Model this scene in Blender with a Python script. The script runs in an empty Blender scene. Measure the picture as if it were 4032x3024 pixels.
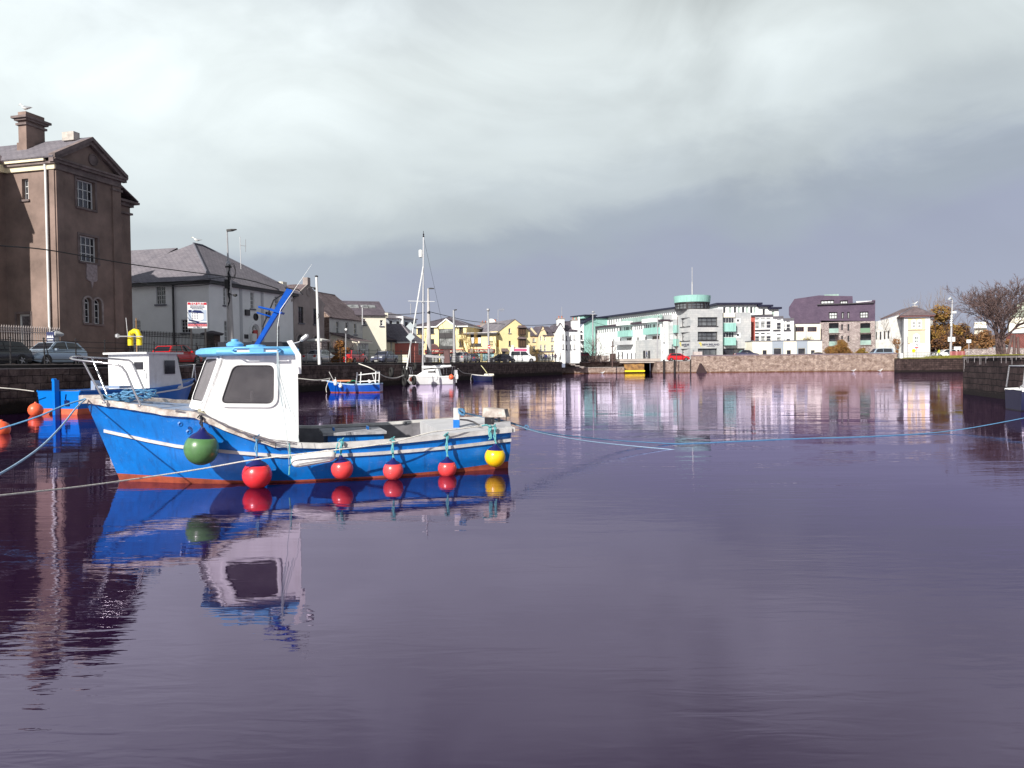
import bpy, bmesh, math, random
from mathutils import Vector, Matrix
from mathutils.geometry import tessellate_polygon
V = Vector; R = math.radians; PI = math.pi
random.seed(7)
SC = bpy.context.scene
COL = SC.collection

# ------------------------------------------------------------------ camera
F, CX, CY, H = 3050.0, 2016.0, 1512.0, 2.3      # focal length and centre in pixels of the 4032 px photo, eye height
PITCH, ROLL = math.atan(82 / 3050), 0.0102
_f = V((0, math.cos(PITCH), -math.sin(PITCH)))
_r0 = V((1, 0, 0)); _u0 = V((0, math.sin(PITCH), math.cos(PITCH)))
_r = _r0 * math.cos(ROLL) - _u0 * math.sin(ROLL)
_u = _u0 * math.cos(ROLL) + _r0 * math.sin(ROLL)
EYE = V((0, 0, H))
cd = bpy.data.cameras.new("camera"); cam = bpy.data.objects.new("camera", cd); COL.objects.link(cam)
cam.matrix_world = Matrix(((_r.x, _u.x, -_f.x, 0), (_r.y, _u.y, -_f.y, 0), (_r.z, _u.z, -_f.z, H), (0, 0, 0, 1)))
cd.sensor_width = 36; cd.lens = F / 4032 * 36; cd.clip_start = 0.1; cd.clip_end = 3000
SC.camera = cam
SC.view_settings.view_transform = 'Standard'; SC.view_settings.look = 'None'
SC.view_settings.exposure = 0.45; SC.view_settings.gamma = 1

# ------------------------------------------------------------------ sky and sun
SUN_DIR = V((-0.42, -0.757, 0.50)).normalized()   # towards the sun
elev = math.asin(SUN_DIR.z); azim = math.atan2(SUN_DIR.x, SUN_DIR.y)
w = bpy.data.worlds.new("World"); SC.world = w; w.use_nodes = True
nt = w.node_tree; N = nt.nodes; L = nt.links
for n in list(N): N.remove(n)
out = N.new("ShaderNodeOutputWorld"); bg = N.new("ShaderNodeBackground"); L.new(bg.outputs[0], out.inputs[0])
bg.inputs[1].default_value = 0.1
sky = N.new("ShaderNodeTexSky"); sky.sky_type = 'NISHITA'; sky.sun_disc = False
sky.sun_elevation = elev; sky.sun_rotation = azim
tc = N.new("ShaderNodeTexCoord"); sep = N.new("ShaderNodeSeparateXYZ"); L.new(tc.outputs['Generated'], sep.inputs[0])
def wm(op, a, b=None, c=None):
    m = N.new("ShaderNodeMath"); m.operation = op
    for i, v in enumerate((a, b, c)):
        if v is None: continue
        if isinstance(v, (int, float)): m.inputs[i].default_value = v
        else: L.new(v, m.inputs[i])
    return m.outputs[0]
mp = N.new("ShaderNodeMapping"); mp.inputs['Scale'].default_value = (1.0, 1.0, 2.0); L.new(tc.outputs['Generated'], mp.inputs[0])
n1 = N.new("ShaderNodeTexNoise"); n1.inputs['Scale'].default_value = 2.1; n1.inputs['Detail'].default_value = 7; n1.inputs['Roughness'].default_value = 0.5; n1.inputs['Distortion'].default_value = 0.4
L.new(mp.outputs[0], n1.inputs['Vector'])
n2 = N.new("ShaderNodeTexNoise"); n2.inputs['Scale'].default_value = 6.0; n2.inputs['Detail'].default_value = 8; n2.inputs['Roughness'].default_value = 0.55; n2.inputs['Distortion'].default_value = 0.5
L.new(mp.outputs[0], n2.inputs['Vector'])
e = wm('MULTIPLY_ADD', wm('SUBTRACT', n1.outputs[0], 0.5), 0.13, wm('ADD', sep.outputs[2], 0.025))
e = wm('MULTIPLY_ADD', wm('SUBTRACT', n2.outputs[0], 0.5), 0.10, e)
e = wm('MULTIPLY_ADD', sep.outputs[0], -0.13, e)
rp = N.new("ShaderNodeValToRGB"); L.new(e, rp.inputs[0]); cr = rp.color_ramp; cr.interpolation = 'EASE'
def lin(c): return tuple((x / 12.92 if x <= 0.04045 else ((x + 0.055) / 1.055) ** 2.4) for x in [v / 255 for v in c])
stops = [(0.0, (151, 156, 176)), (0.12, (149, 154, 173)), (0.17, (154, 162, 173)), (0.22, (177, 185, 189)), (0.29, (199, 207, 208)), (0.39, (215, 223, 223)), (0.60, (176, 183, 190)), (0.9, (135, 141, 158))]
cr.elements[0].position = 0; cr.elements[1].position = 0.9
for p, c in stops[1:-1]: cr.elements.new(p)
for el, (p, c) in zip(cr.elements, stops):
    el.position = p; el.color = tuple(x * 1.0 for x in lin(c)) + (1,)
ml = N.new("ShaderNodeVectorMath"); ml.operation = 'SCALE'; ml.inputs['Scale'].default_value = 8.8; L.new(rp.outputs[0], ml.inputs[0])
mx = N.new("ShaderNodeMixRGB"); mx.inputs[0].default_value = 0.95; L.new(sky.outputs[0], mx.inputs[1]); L.new(ml.outputs[0], mx.inputs[2])
# finer cloud shading
n3 = N.new("ShaderNodeTexNoise"); n3.inputs['Scale'].default_value = 3.4; n3.inputs['Detail'].default_value = 9; n3.inputs['Roughness'].default_value = 0.52; n3.inputs['Distortion'].default_value = 0.9
L.new(mp.outputs[0], n3.inputs['Vector'])
bm_ = wm('MINIMUM', wm('MAXIMUM', wm('MULTIPLY', wm('SUBTRACT', sep.outputs[2], 0.08), 5.0), 0.12), 1.7)
sh = wm('MULTIPLY_ADD', wm('MULTIPLY', wm('SUBTRACT', n3.outputs[0], 0.5), bm_), 0.55, 1.0)
m2 = N.new("ShaderNodeVectorMath"); m2.operation = 'SCALE'; L.new(mx.outputs[0], m2.inputs[0]); dk_ = wm('MULTIPLY', wm('MINIMUM', wm('MAXIMUM', wm('MULTIPLY', wm('SUBTRACT', sep.outputs[2], 0.36), 6.0), 0.0), 1.0), wm('MINIMUM', wm('MAXIMUM', wm('MULTIPLY_ADD', sep.outputs[0], 1.5, 0.32), 0.0), 0.68))
lf_ = wm('MINIMUM', wm('MAXIMUM', wm('MULTIPLY_ADD', sep.outputs[0], -0.45, -0.03), 0.0), 0.16)
L.new(wm('MULTIPLY', sh, wm('ADD', wm('SUBTRACT', 1.0, dk_), lf_)), m2.inputs['Scale'])
L.new(m2.outputs[0], bg.inputs[0])
sl = bpy.data.lights.new("sun", 'SUN'); sl.energy = 4.8; sl.angle = R(0.5); sl.color = (1.0, 0.95, 0.87)
sun = bpy.data.objects.new("sun", sl); COL.objects.link(sun); sun.rotation_euler = (-SUN_DIR).to_track_quat('-Z', 'Y').to_euler()
sun.location = (0, -20, 60)

# ------------------------------------------------------------------ pixel helpers
def ray(px, py): return _r * ((px - CX) / F) + _u * ((CY - py) / F) + _f
def at(px, py, Y):
    d = ray(px, py); return EYE + d * (Y / d.y)
def wat(px, py, z=0.0):
    d = ray(px, py); return EYE + d * ((z - H) / d.z)
def proj(P):
    d = P - EYE; c = d.dot(_f); return CX + F * d.dot(_r) / c, CY - F * d.dot(_u) / c
def interp(tab, x):
    if x <= tab[0][0]: return tab[0][1]
    for (a, b), (c, d) in zip(tab, tab[1:]):
        if x <= c: return b + (d - b) * (x - a) / (c - a)
    return tab[-1][1]

# ------------------------------------------------------------------ materials
MATS = {}
def mat(name, col, rough=0.6, metal=0.0, var=0.0, vs=3.0, bump=0.0, bs=20.0, spec=0.5, coat=0.0, col2=None, vd=5, stretch=None, emit=None):
    if name in MATS: return MATS[name]
    m = bpy.data.materials.new(name); m.use_nodes = True; t = m.node_tree; b = t.nodes['Principled BSDF']
    c = tuple(col) + (1,)
    b.inputs['Base Color'].default_value = c; b.inputs['Roughness'].default_value = rough; b.inputs['Metallic'].default_value = metal
    b.inputs['Specular IOR Level'].default_value = spec; b.inputs['Coat Weight'].default_value = coat; b.inputs['Coat Roughness'].default_value = 0.08
    if var > 0 or bump > 0:
        tc = t.nodes.new("ShaderNodeTexCoord"); mp = t.nodes.new("ShaderNodeMapping"); t.links.new(tc.outputs['Object'], mp.inputs[0])
        if stretch: mp.inputs['Scale'].default_value = stretch
    if var > 0:
        n = t.nodes.new("ShaderNodeTexNoise"); n.inputs['Scale'].default_value = vs; n.inputs['Detail'].default_value = vd; n.inputs['Roughness'].default_value = 0.62
        t.links.new(mp.outputs[0], n.inputs['Vector'])
        r = t.nodes.new("ShaderNodeValToRGB"); t.links.new(n.outputs[0], r.inputs[0])
        r.color_ramp.elements[0].position = 0.32; r.color_ramp.elements[1].position = 0.68
        c2 = col2 if col2 else tuple(x * (1 - var) for x in col)
        r.color_ramp.elements[0].color = tuple(c2) + (1,); r.color_ramp.elements[1].color = tuple(min(1, x * (1 + (0 if col2 else var * 0.4))) for x in col) + (1,)
        t.links.new(r.outputs[0], b.inputs['Base Color'])
    if bump > 0:
        n = t.nodes.new("ShaderNodeTexNoise"); n.inputs['Scale'].default_value = bs; n.inputs['Detail'].default_value = 4
        t.links.new(mp.outputs[0], n.inputs['Vector'])
        bp = t.nodes.new("ShaderNodeBump"); bp.inputs['Strength'].default_value = min(1, bump); bp.inputs['Distance'].default_value = 0.02
        t.links.new(n.outputs[0], bp.inputs['Height']); t.links.new(bp.outputs[0], b.inputs['Normal'])
    if emit: b.inputs['Emission Color'].default_value = tuple(emit) + (1,); b.inputs['Emission Strength'].default_value = 1
    MATS[name] = m; return m
def wear(m, col, sc=(9, 9, 9), lo=.62, hi=.70, k=1.0, detail=10, rough=.7):
    """chips, scuffs or runs of another colour over a paint"""
    t = m.node_tree; b = t.nodes['Principled BSDF']; tc = t.nodes.new("ShaderNodeTexCoord"); mp = t.nodes.new("ShaderNodeMapping"); mp.inputs['Scale'].default_value = sc; t.links.new(tc.outputs['Object'], mp.inputs[0])
    n = t.nodes.new("ShaderNodeTexNoise"); n.inputs['Scale'].default_value = 1; n.inputs['Detail'].default_value = detail; n.inputs['Roughness'].default_value = rough; t.links.new(mp.outputs[0], n.inputs['Vector'])
    r = t.nodes.new("ShaderNodeMapRange"); r.inputs['From Min'].default_value = lo; r.inputs['From Max'].default_value = hi; r.inputs['To Max'].default_value = k; t.links.new(n.outputs[0], r.inputs['Value'])
    x = t.nodes.new("ShaderNodeMixRGB"); t.links.new(r.outputs[0], x.inputs[0]); x.inputs[2].default_value = tuple(col) + (1,)
    bc = b.inputs['Base Color']
    if bc.links: t.links.new(bc.links[0].from_socket, x.inputs[1])
    else: x.inputs[1].default_value = bc.default_value
    t.links.new(x.outputs[0], bc); return m
def brick(name, c1, c2, mortar, bw, bh, ms=0.02, rough=0.85, stain=None, stain_s=0.6, bump=0.6, offs=0.5, sq=1.0, wobble=0.0, low=None):
    """courses of stone, slates or blocks laid out in metres on the UV map"""
    if name in MATS: return MATS[name]
    m = bpy.data.materials.new(name); m.use_nodes = True; t = m.node_tree; b = t.nodes['Principled BSDF']; b.inputs['Roughness'].default_value = rough
    b.inputs['Specular IOR Level'].default_value = 0.3
    tc = t.nodes.new("ShaderNodeTexCoord"); src = tc.outputs['UV']
    if wobble > 0:
        nz = t.nodes.new("ShaderNodeTexNoise"); nz.inputs['Scale'].default_value = 1.7; nz.inputs['Detail'].default_value = 4; t.links.new(src, nz.inputs['Vector'])
        sb = t.nodes.new("ShaderNodeVectorMath"); sb.operation = 'SUBTRACT'; sb.inputs[1].default_value = (0.5, 0.5, 0.5); t.links.new(nz.outputs['Color'], sb.inputs[0])
        ma = t.nodes.new("ShaderNodeVectorMath"); ma.operation = 'MULTIPLY_ADD'; ma.inputs[1].default_value = (wobble,) * 3; t.links.new(sb.outputs[0], ma.inputs[0]); t.links.new(src, ma.inputs[2]); src = ma.outputs[0]
    k = t.nodes.new("ShaderNodeTexBrick"); t.links.new(src, k.inputs['Vector'])
    k.inputs['Color1'].default_value = tuple(c1) + (1,); k.inputs['Color2'].default_value = tuple(c2) + (1,); k.inputs['Mortar'].default_value = tuple(mortar) + (1,)
    k.inputs['Scale'].default_value = 1; k.inputs['Brick Width'].default_value = bw; k.inputs['Row Height'].default_value = bh; k.inputs['Mortar Size'].default_value = ms
    k.inputs['Mortar Smooth'].default_value = 0.3; k.offset = offs; k.squash = sq; k.squash_frequency = 3
    cur = k.outputs['Color']
    n = t.nodes.new("ShaderNodeTexNoise"); n.inputs['Scale'].default_value = stain_s; n.inputs['Detail'].default_value = 8; n.inputs['Roughness'].default_value = 0.7; t.links.new(tc.outputs['Object'], n.inputs['Vector'])
    r = t.nodes.new("ShaderNodeValToRGB"); t.links.new(n.outputs[0], r.inputs[0]); r.color_ramp.elements[0].position = 0.35; r.color_ramp.elements[1].position = 0.65
    r.color_ramp.elements[0].color = tuple(stain or (0.45, 0.42, 0.42)) + (1,); r.color_ramp.elements[1].color = (1.15, 1.1, 1.08, 1)
    mu = t.nodes.new("ShaderNodeMixRGB"); mu.blend_type = 'MULTIPLY'; mu.inputs[0].default_value = 1; t.links.new(cur, mu.inputs[1]); t.links.new(r.outputs[0], mu.inputs[2]); cur = mu.outputs[0]
    if low:       # weed and wet growth on the stones near the waterline
        sp = t.nodes.new("ShaderNodeSeparateXYZ"); t.links.new(tc.outputs['UV'], sp.inputs[0])
        n3 = t.nodes.new("ShaderNodeTexNoise"); n3.inputs['Scale'].default_value = 2; n3.inputs['Detail'].default_value = 6; t.links.new(tc.outputs['Object'], n3.inputs['Vector'])
        ad = t.nodes.new("ShaderNodeMath"); ad.operation = 'MULTIPLY_ADD'; ad.inputs[1].default_value = 0.5; t.links.new(n3.outputs[0], ad.inputs[0]); t.links.new(sp.outputs[1], ad.inputs[2])
        mr = t.nodes.new("ShaderNodeMapRange"); mr.inputs['From Min'].default_value = low[1]; mr.inputs['From Max'].default_value = low[1] + 0.25; t.links.new(ad.outputs[0], mr.inputs['Value'])
        mm = t.nodes.new("ShaderNodeMixRGB"); t.links.new(mr.outputs[0], mm.inputs[0]); mm.inputs[1].default_value = tuple(low[0]) + (1,); t.links.new(cur, mm.inputs[2]); cur = mm.outputs[0]
    t.links.new(cur, b.inputs['Base Color'])
    if bump > 0:
        n4 = t.nodes.new("ShaderNodeTexNoise"); n4.inputs['Scale'].default_value = 14; n4.inputs['Detail'].default_value = 4; t.links.new(tc.outputs['Object'], n4.inputs['Vector'])
        sm = t.nodes.new("ShaderNodeMath"); sm.operation = 'MULTIPLY_ADD'; sm.inputs[1].default_value = -1.0; t.links.new(k.outputs['Fac'], sm.inputs[0]); t.links.new(n4.outputs[0], sm.inputs[2])
        bp = t.nodes.new("ShaderNodeBump"); bp.inputs['Strength'].default_value = bump; bp.inputs['Distance'].default_value = 0.05
        t.links.new(sm.outputs[0], bp.inputs['Height']); t.links.new(bp.outputs[0], b.inputs['Normal'])
    MATS[name] = m; return m
G = lambda v: (v, v, v)

# ------------------------------------------------------------------ mesh builder
class MB:
    def __init__(s): s.v = []; s.f = []; s.m = []
    def add(s, vs, fs, mi=0):
        o = len(s.v); s.v += [V(p) for p in vs]; s.f += [tuple(i + o for i in f) for f in fs]; s.m += [mi] * len(fs); return s
    def poly(s, pts, mi=0): return s.add(pts, [tuple(range(len(pts)))], mi)
    def box(s, c, sz, rz=0.0, mi=0, M=None):
        hx, hy, hz = sz[0] / 2, sz[1] / 2, sz[2] / 2; m = M if M is not None else Matrix.Rotation(rz, 3, 'Z'); c = V(c)
        p = [c + m @ V((x * hx, y * hy, z * hz)) for x in (-1, 1) for y in (-1, 1) for z in (-1, 1)]
        return s.add(p, [(0, 1, 3, 2), (4, 6, 7, 5), (0, 4, 5, 1), (2, 3, 7, 6), (0, 2, 6, 4), (1, 5, 7, 3)], mi)
    def obox(s, o, ax, ay, az, mi=0):
        o, ax, ay, az = V(o), V(ax), V(ay), V(az)
        p = [o, o + ax, o + ax + ay, o + ay]; p += [q + az for q in p]
        return s.add(p, [(0, 3, 2, 1), (4, 5, 6, 7), (0, 1, 5, 4), (1, 2, 6, 5), (2, 3, 7, 6), (3, 0, 4, 7)], mi)
    def loft(s, secs, closed=True, caps=True, mi=0, smooth=False):
        n = len(secs[0]); o = len(s.v)
        for q in secs: s.v += [V(p) for p in q]
        k = n if closed else n - 1
        for i in range(len(secs) - 1):
            for j in range(k):
                a = o + i * n + j; b = o + i * n + (j + 1) % n; s.f.append((a, b, b + n, a + n)); s.m.append(mi)
        if caps and closed:
            s.f.append(tuple(o + j for j in reversed(range(n)))); s.m.append(mi)
            s.f.append(tuple(o + (len(secs) - 1) * n + j for j in range(n))); s.m.append(mi)
        return s
    def tube(s, pts, r, n=6, mi=0, caps=True):
        pts = [V(p) for p in pts]; secs = []; up = None
        for i, p in enumerate(pts):
            a = pts[max(0, i - 1)]; b = pts[min(len(pts) - 1, i + 1)]; t = (b - a).normalized()
            if up is None or abs(up.dot(t)) > 0.98: up = V((0, 0, 1)) if abs(t.z) < 0.9 else V((1, 0, 0))
            x = t.cross(up).normalized(); y = x.cross(t).normalized(); up = y
            rr = r[i] if isinstance(r, (list, tuple)) else r
            secs.append([p + (x * math.cos(2 * PI * k / n) + y * math.sin(2 * PI * k / n)) * rr for k in range(n)])
        return s.loft(secs, True, caps, mi)
    def lathe(s, o, prof, n=20, axis=(0, 0, 1), mi=0):
        o = V(o); az = V(axis).normalized(); ax = az.orthogonal().normalized(); ay = az.cross(ax)
        secs = [[o + az * z + (ax * math.cos(2 * PI * k / n) + ay * math.sin(2 * PI * k / n)) * max(r, 1e-4) for k in range(n)] for r, z in prof]
        return s.loft(secs, True, True, mi)
    def prism(s, pts, d, mi=0):
        pts = [V(p) for p in pts]; d = V(d); n = len(pts)
        tris = tessellate_polygon([pts])
        s.add(pts, [tuple(t) for t in tris], mi); s.add([p + d for p in pts], [tuple(t) for t in tris], mi)
        return s.add(pts + [p + d for p in pts], [(i, (i + 1) % n, n + (i + 1) % n, n + i) for i in range(n)], mi)
    def holed(s, outer, holes, mi=0):
        loops = [[V(p) for p in outer]] + [[V(p) for p in h] for h in holes]
        flat = [p for l in loops for p in l]; return s.add(flat, [tuple(t) for t in tessellate_polygon(loops)], mi)

OFF = {}
def tag(o, label=None, cat=None, group=None, kind=None):
    if label: o['label'] = label
    if cat: o['category'] = cat
    if group: o['group'] = group
    if kind: o['kind'] = kind
    return o
def empty(name, loc, rz=0.0, label=None, cat=None, group=None, local=False):
    o = bpy.data.objects.new(name, None); COL.objects.link(o); o.location = loc; o.rotation_euler = (0, 0, rz); o.empty_display_size = 0.3
    OFF[o.name] = Matrix.Identity(4) if local else (Matrix.Translation(loc) @ Matrix.Rotation(rz, 4, 'Z')).inverted()
    return tag(o, label, cat, group)
def build(mb, name, mats, parent=None, origin=None, smooth=None, merge=True, fix=True):
    me = bpy.data.meshes.new(name)
    M = OFF[parent.name] if parent else Matrix.Translation(-V(origin or (0, 0, 0)))
    me.from_pydata([tuple(M @ v) for v in mb.v], [], mb.f)
    for m in (mats if isinstance(mats, (list, tuple)) else [mats]): me.materials.append(m)
    for p, mi in zip(me.polygons, mb.m): p.material_index = mi
    if fix:
        bm = bmesh.new(); bm.from_mesh(me)
        if merge: bmesh.ops.remove_doubles(bm, verts=bm.verts, dist=0.0005)
        bmesh.ops.recalc_face_normals(bm, faces=bm.faces)
        if smooth:
            for f in bm.faces: f.smooth = True
            for ed in bm.edges:
                if len(ed.link_faces) == 2 and ed.calc_face_angle(0) > R(smooth): ed.smooth = False
        bm.to_mesh(me); bm.free()
    uv = me.uv_layers.new(name="metres").data
    Mi = M.inverted()
    Zu = V((0, 0, 1)); wv = [Mi @ v.co for v in me.vertices]; R3 = Mi.to_3x3()
    for p in me.polygons:
        n = R3 @ p.normal
        if abs(n.z) > 0.97: a, b = V((1, 0, 0)), V((0, 1, 0))
        else: a = Zu.cross(n).normalized(); b = n.cross(a); b = b if b.z > 0 else -b
        for li in p.loop_indices:
            q = wv[me.loops[li].vertex_index]; uv[li].uv = (q.dot(a), q.dot(b))
    o = bpy.data.objects.new(name, me); COL.objects.link(o)
    if parent: o.parent = parent; OFF[o.name] = OFF[parent.name]
    else: o.location = origin or (0, 0, 0); OFF[o.name] = M
    return o
def copy_tree(o, parent=None):
    c = o.copy(); COL.objects.link(c); OFF[c.name] = OFF.get(o.name, Matrix.Identity(4))
    if parent: c.parent = parent
    for k in [x for x in o.children]: copy_tree(k, c)
    return c
def text(s, size, parent, M, m, name='lettering', ext=0.01, ox=0.0, sx=1.0):
    cu = bpy.data.curves.new(name, 'FONT'); cu.body = s; cu.size = size; cu.extrude = ext; cu.offset = ox; cu.align_x = 'CENTER'; cu.align_y = 'CENTER'; cu.resolution_u = 2
    t = bpy.data.objects.new('tmp', cu); COL.objects.link(t)
    me = bpy.data.meshes.new_from_object(t.evaluated_get(bpy.context.evaluated_depsgraph_get())); bpy.data.objects.remove(t)
    me.transform(Matrix.Diagonal((sx, 1, 1, 1))); me.transform(M)
    me.transform(OFF[parent.name]); me.materials.clear(); me.materials.append(m)
    o = bpy.data.objects.new(name, me); COL.objects.link(o); o.parent = parent; OFF[o.name] = OFF[parent.name]; return o

# ------------------------------------------------------------------ shared materials
M_white = mat('white_render', (0.83, 0.84, 0.84), 0.8, var=0.07, vs=0.8)
M_wgrey = mat('pale_grey_render', (0.50, 0.51, 0.53), 0.85, var=0.12, vs=0.7)
M_grey = mat('grey_render', (0.36, 0.31, 0.295), 0.9, var=0.3, vs=0.5)
M_grey2 = mat('light_grey_render', (0.60, 0.60, 0.57), 0.9, var=0.14, vs=0.8)
M_brown = mat('brown_grey_render', (0.245, 0.175, 0.15), 0.9, var=0.38, vs=0.55, bump=0.3, bs=6, vd=9)
M_brownl = mat('brown_cornice_stone', (0.20, 0.155, 0.15), 0.85, var=0.45, vs=1.6, vd=8)
M_yell = mat('pale_yellow_render', (0.84, 0.71, 0.38), 0.85, var=0.10, vs=0.5)
M_cream = mat('cream_render', (0.74, 0.66, 0.47), 0.85, var=0.1, vs=0.6)
M_cream2 = mat('light_cream_render', (0.78, 0.74, 0.62), 0.85, var=0.1, vs=0.6)
M_beige = mat('beige_render', (0.76, 0.62, 0.40), 0.85, var=0.08, vs=0.6)
M_pink = mat('terracotta_pink_render', (0.60, 0.20, 0.17), 0.85, var=0.12, vs=0.6)
M_teal = mat('verdigris_cladding', (0.29, 0.54, 0.49), 0.5, var=0.22, vs=1.2, stretch=(3, 3, 0.3))
M_red = mat('red_cladding', (0.36, 0.06, 0.04), 0.6, var=0.15)
M_dark = mat('dark_trim', (0.018, 0.016, 0.022), 0.5)
M_navytrim = mat('navy_roof_edge', (0.012, 0.012, 0.035), 0.5)
M_glass = mat('window_glass', (0.012, 0.012, 0.018), 0.06, spec=0.7, var=0.6, vs=0.9, col2=(0.06, 0.06, 0.07))
M_glassl = mat('curtained_glass', (0.30, 0.31, 0.31), 0.15, spec=0.6, var=0.75, vs=1.3)
M_glassg = mat('greenish_balcony_glass', (0.30, 0.42, 0.38), 0.1, spec=0.6, var=0.3, vs=0.8)
M_frame = mat('white_window_frame', (0.74, 0.75, 0.74), 0.5)
M_framed = mat('dark_window_frame', (0.02, 0.017, 0.02), 0.5)
M_sill = mat('slate_sill', (0.14, 0.14, 0.17), 0.8)
M_slate = brick('roof_slates', (0.115, 0.10, 0.125), (0.15, 0.13, 0.155), (0.05, 0.045, 0.055), 0.32, 0.2, 0.014, 0.75, stain=(0.7, 0.66, 0.68), bump=0.5)
M_slate2 = brick('brown_roof_slates', (0.17, 0.135, 0.145), (0.24, 0.20, 0.21), (0.07, 0.055, 0.06), 0.3, 0.2, 0.012, 0.8, stain=(0.55, 0.5, 0.5), bump=0.5)
M_slate3 = brick('grey_roof_slates', (0.18, 0.17, 0.195), (0.215, 0.205, 0.23), (0.09, 0.085, 0.1), 0.5, 0.26, 0.02, 0.7, stain=(0.8, 0.78, 0.8), bump=0.4)
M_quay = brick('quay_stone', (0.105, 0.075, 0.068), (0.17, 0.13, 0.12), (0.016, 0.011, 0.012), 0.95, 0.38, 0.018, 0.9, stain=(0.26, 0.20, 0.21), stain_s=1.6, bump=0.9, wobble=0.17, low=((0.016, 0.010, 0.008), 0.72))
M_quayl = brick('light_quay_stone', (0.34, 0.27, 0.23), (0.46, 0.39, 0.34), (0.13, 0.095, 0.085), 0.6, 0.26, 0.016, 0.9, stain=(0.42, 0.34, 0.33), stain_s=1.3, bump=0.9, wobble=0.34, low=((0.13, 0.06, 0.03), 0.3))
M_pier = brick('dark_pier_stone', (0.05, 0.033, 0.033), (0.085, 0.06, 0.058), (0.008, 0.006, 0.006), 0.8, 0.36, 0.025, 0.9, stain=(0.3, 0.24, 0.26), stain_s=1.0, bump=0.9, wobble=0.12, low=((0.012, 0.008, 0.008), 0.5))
M_rubble = brick('rubble_stone', (0.38, 0.33, 0.33), (0.52, 0.48, 0.46), (0.16, 0.13, 0.13), 0.45, 0.25, 0.03, 0.9, stain=(0.6, 0.55, 0.55), stain_s=1.5, bump=0.8, wobble=0.55)
M_ashlar = brick('grey_stone_cladding', (0.40, 0.42, 0.43), (0.46, 0.48, 0.48), (0.30, 0.31, 0.33), 1.2, 0.5, 0.015, 0.7, stain=(0.86, 0.86, 0.88), stain_s=0.5, bump=0.1)
M_purple = brick('purple_brick', (0.085, 0.062, 0.10), (0.10, 0.075, 0.115), (0.07, 0.055, 0.08), 0.4, 0.2, 0.01, 0.85, stain=(0.85, 0.82, 0.85), bump=0.2)
M_cope = mat('coping_stone', (0.30, 0.26, 0.245), 0.9, var=0.4, vs=2.5, bump=0.3)
M_road = mat('asphalt', (0.06, 0.058, 0.06), 0.9, var=0.25, vs=1.5)
M_pave = mat('paving', (0.20, 0.19, 0.19), 0.9, var=0.25, vs=1.5)
M_iron = mat('black_iron', (0.02, 0.018, 0.02), 0.5)
M_galv = mat('galvanised_steel', (0.42, 0.42, 0.44), 0.45, 0.4, var=0.15, vs=2)
M_steel = mat('stainless_steel', (0.62, 0.60, 0.62), 0.22, 0.9)
M_concrete = mat('concrete_pole', (0.50, 0.48, 0.48), 0.85, var=0.3, vs=1.5, stretch=(1, 1, 0.3))
M_bark = mat('bark', (0.125, 0.08, 0.075), 0.95, var=0.4, vs=4)
M_wire = mat('black_cable', (0.012, 0.012, 0.014), 0.6)

# ------------------------------------------------------------------ the setting: water, ground, quays
GZ = 2.45
Q0 = V((-25.5, 39.7)); QU = V((0.2608, 0.9654)).normalized(); QN = V((-QU.y, QU.x))   # the left quay: origin, along, inland
def qp(s, t, z=0.0):
    p = Q0 + QU * s + QN * t; return V((p.x, p.y, z))
QM = Q0 + QU * 88
def gpt(px, Y): p = at(px, 1420, Y); return V((p.x, p.y))
Qend = gpt(2212, 150)
QU2 = (Qend - QM).normalized(); QN2 = V((-QU2.y, QU2.x)); QLEN = 88 + (Qend - QM).length
def qq(s, t, z=0.0):      # along the quay edge, round its slight bend
    if s <= 88: return qp(s, t, z)
    p = QM + QU2 * (s - 88) + QN2 * t; return V((p.x, p.y, z))
FW1 = gpt(2213, 160); FW2 = gpt(2590, 160); FW3 = gpt(3532, 152); PC = gpt(3530, 135); PD = gpt(3797, 135); NP = gpt(3792, 50.4); NP2 = V((26.9, 41)); NP3 = V((26.5, -40))
shore = [Q0 - QU * 75, QM, Qend, Qend + (FW1 - Qend).normalized() * 6, FW1, FW2, FW3, PC, PD, NP, NP2, NP3]
land = [V((p.x, p.y, GZ)) for p in shore] + [V((400, -40, GZ)), V((900, 1200, GZ)), V((-900, 1200, GZ)), V((-400, -40, GZ))]
mb = MB(); mb.holed(land, [])
tag(build(mb, 'ground', M_pave), kind='structure')
# carriageway along the left quay
mb = MB(); mb.poly([qp(-70, 3.2, GZ + .004), qp(135, 3.2, GZ + .004), qp(135, 7.2, GZ + .004), qp(-70, 7.2, GZ + .004)])
tag(build(mb, 'road', M_road), kind='structure')
mb = MB(); mb.poly([qp(-70, 7.2, GZ), qp(135, 7.2, GZ), qp(135, 7.2, GZ + .12), qp(-70, 7.2, GZ + .12)]); mb.poly([qp(-70, 7.2, GZ + .12), qp(135, 7.2, GZ + .12), qp(135, 8.4, GZ + .12), qp(-70, 8.4, GZ + .12)])
tag(build(mb, 'pavement', M_pave), kind='structure')

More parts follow.
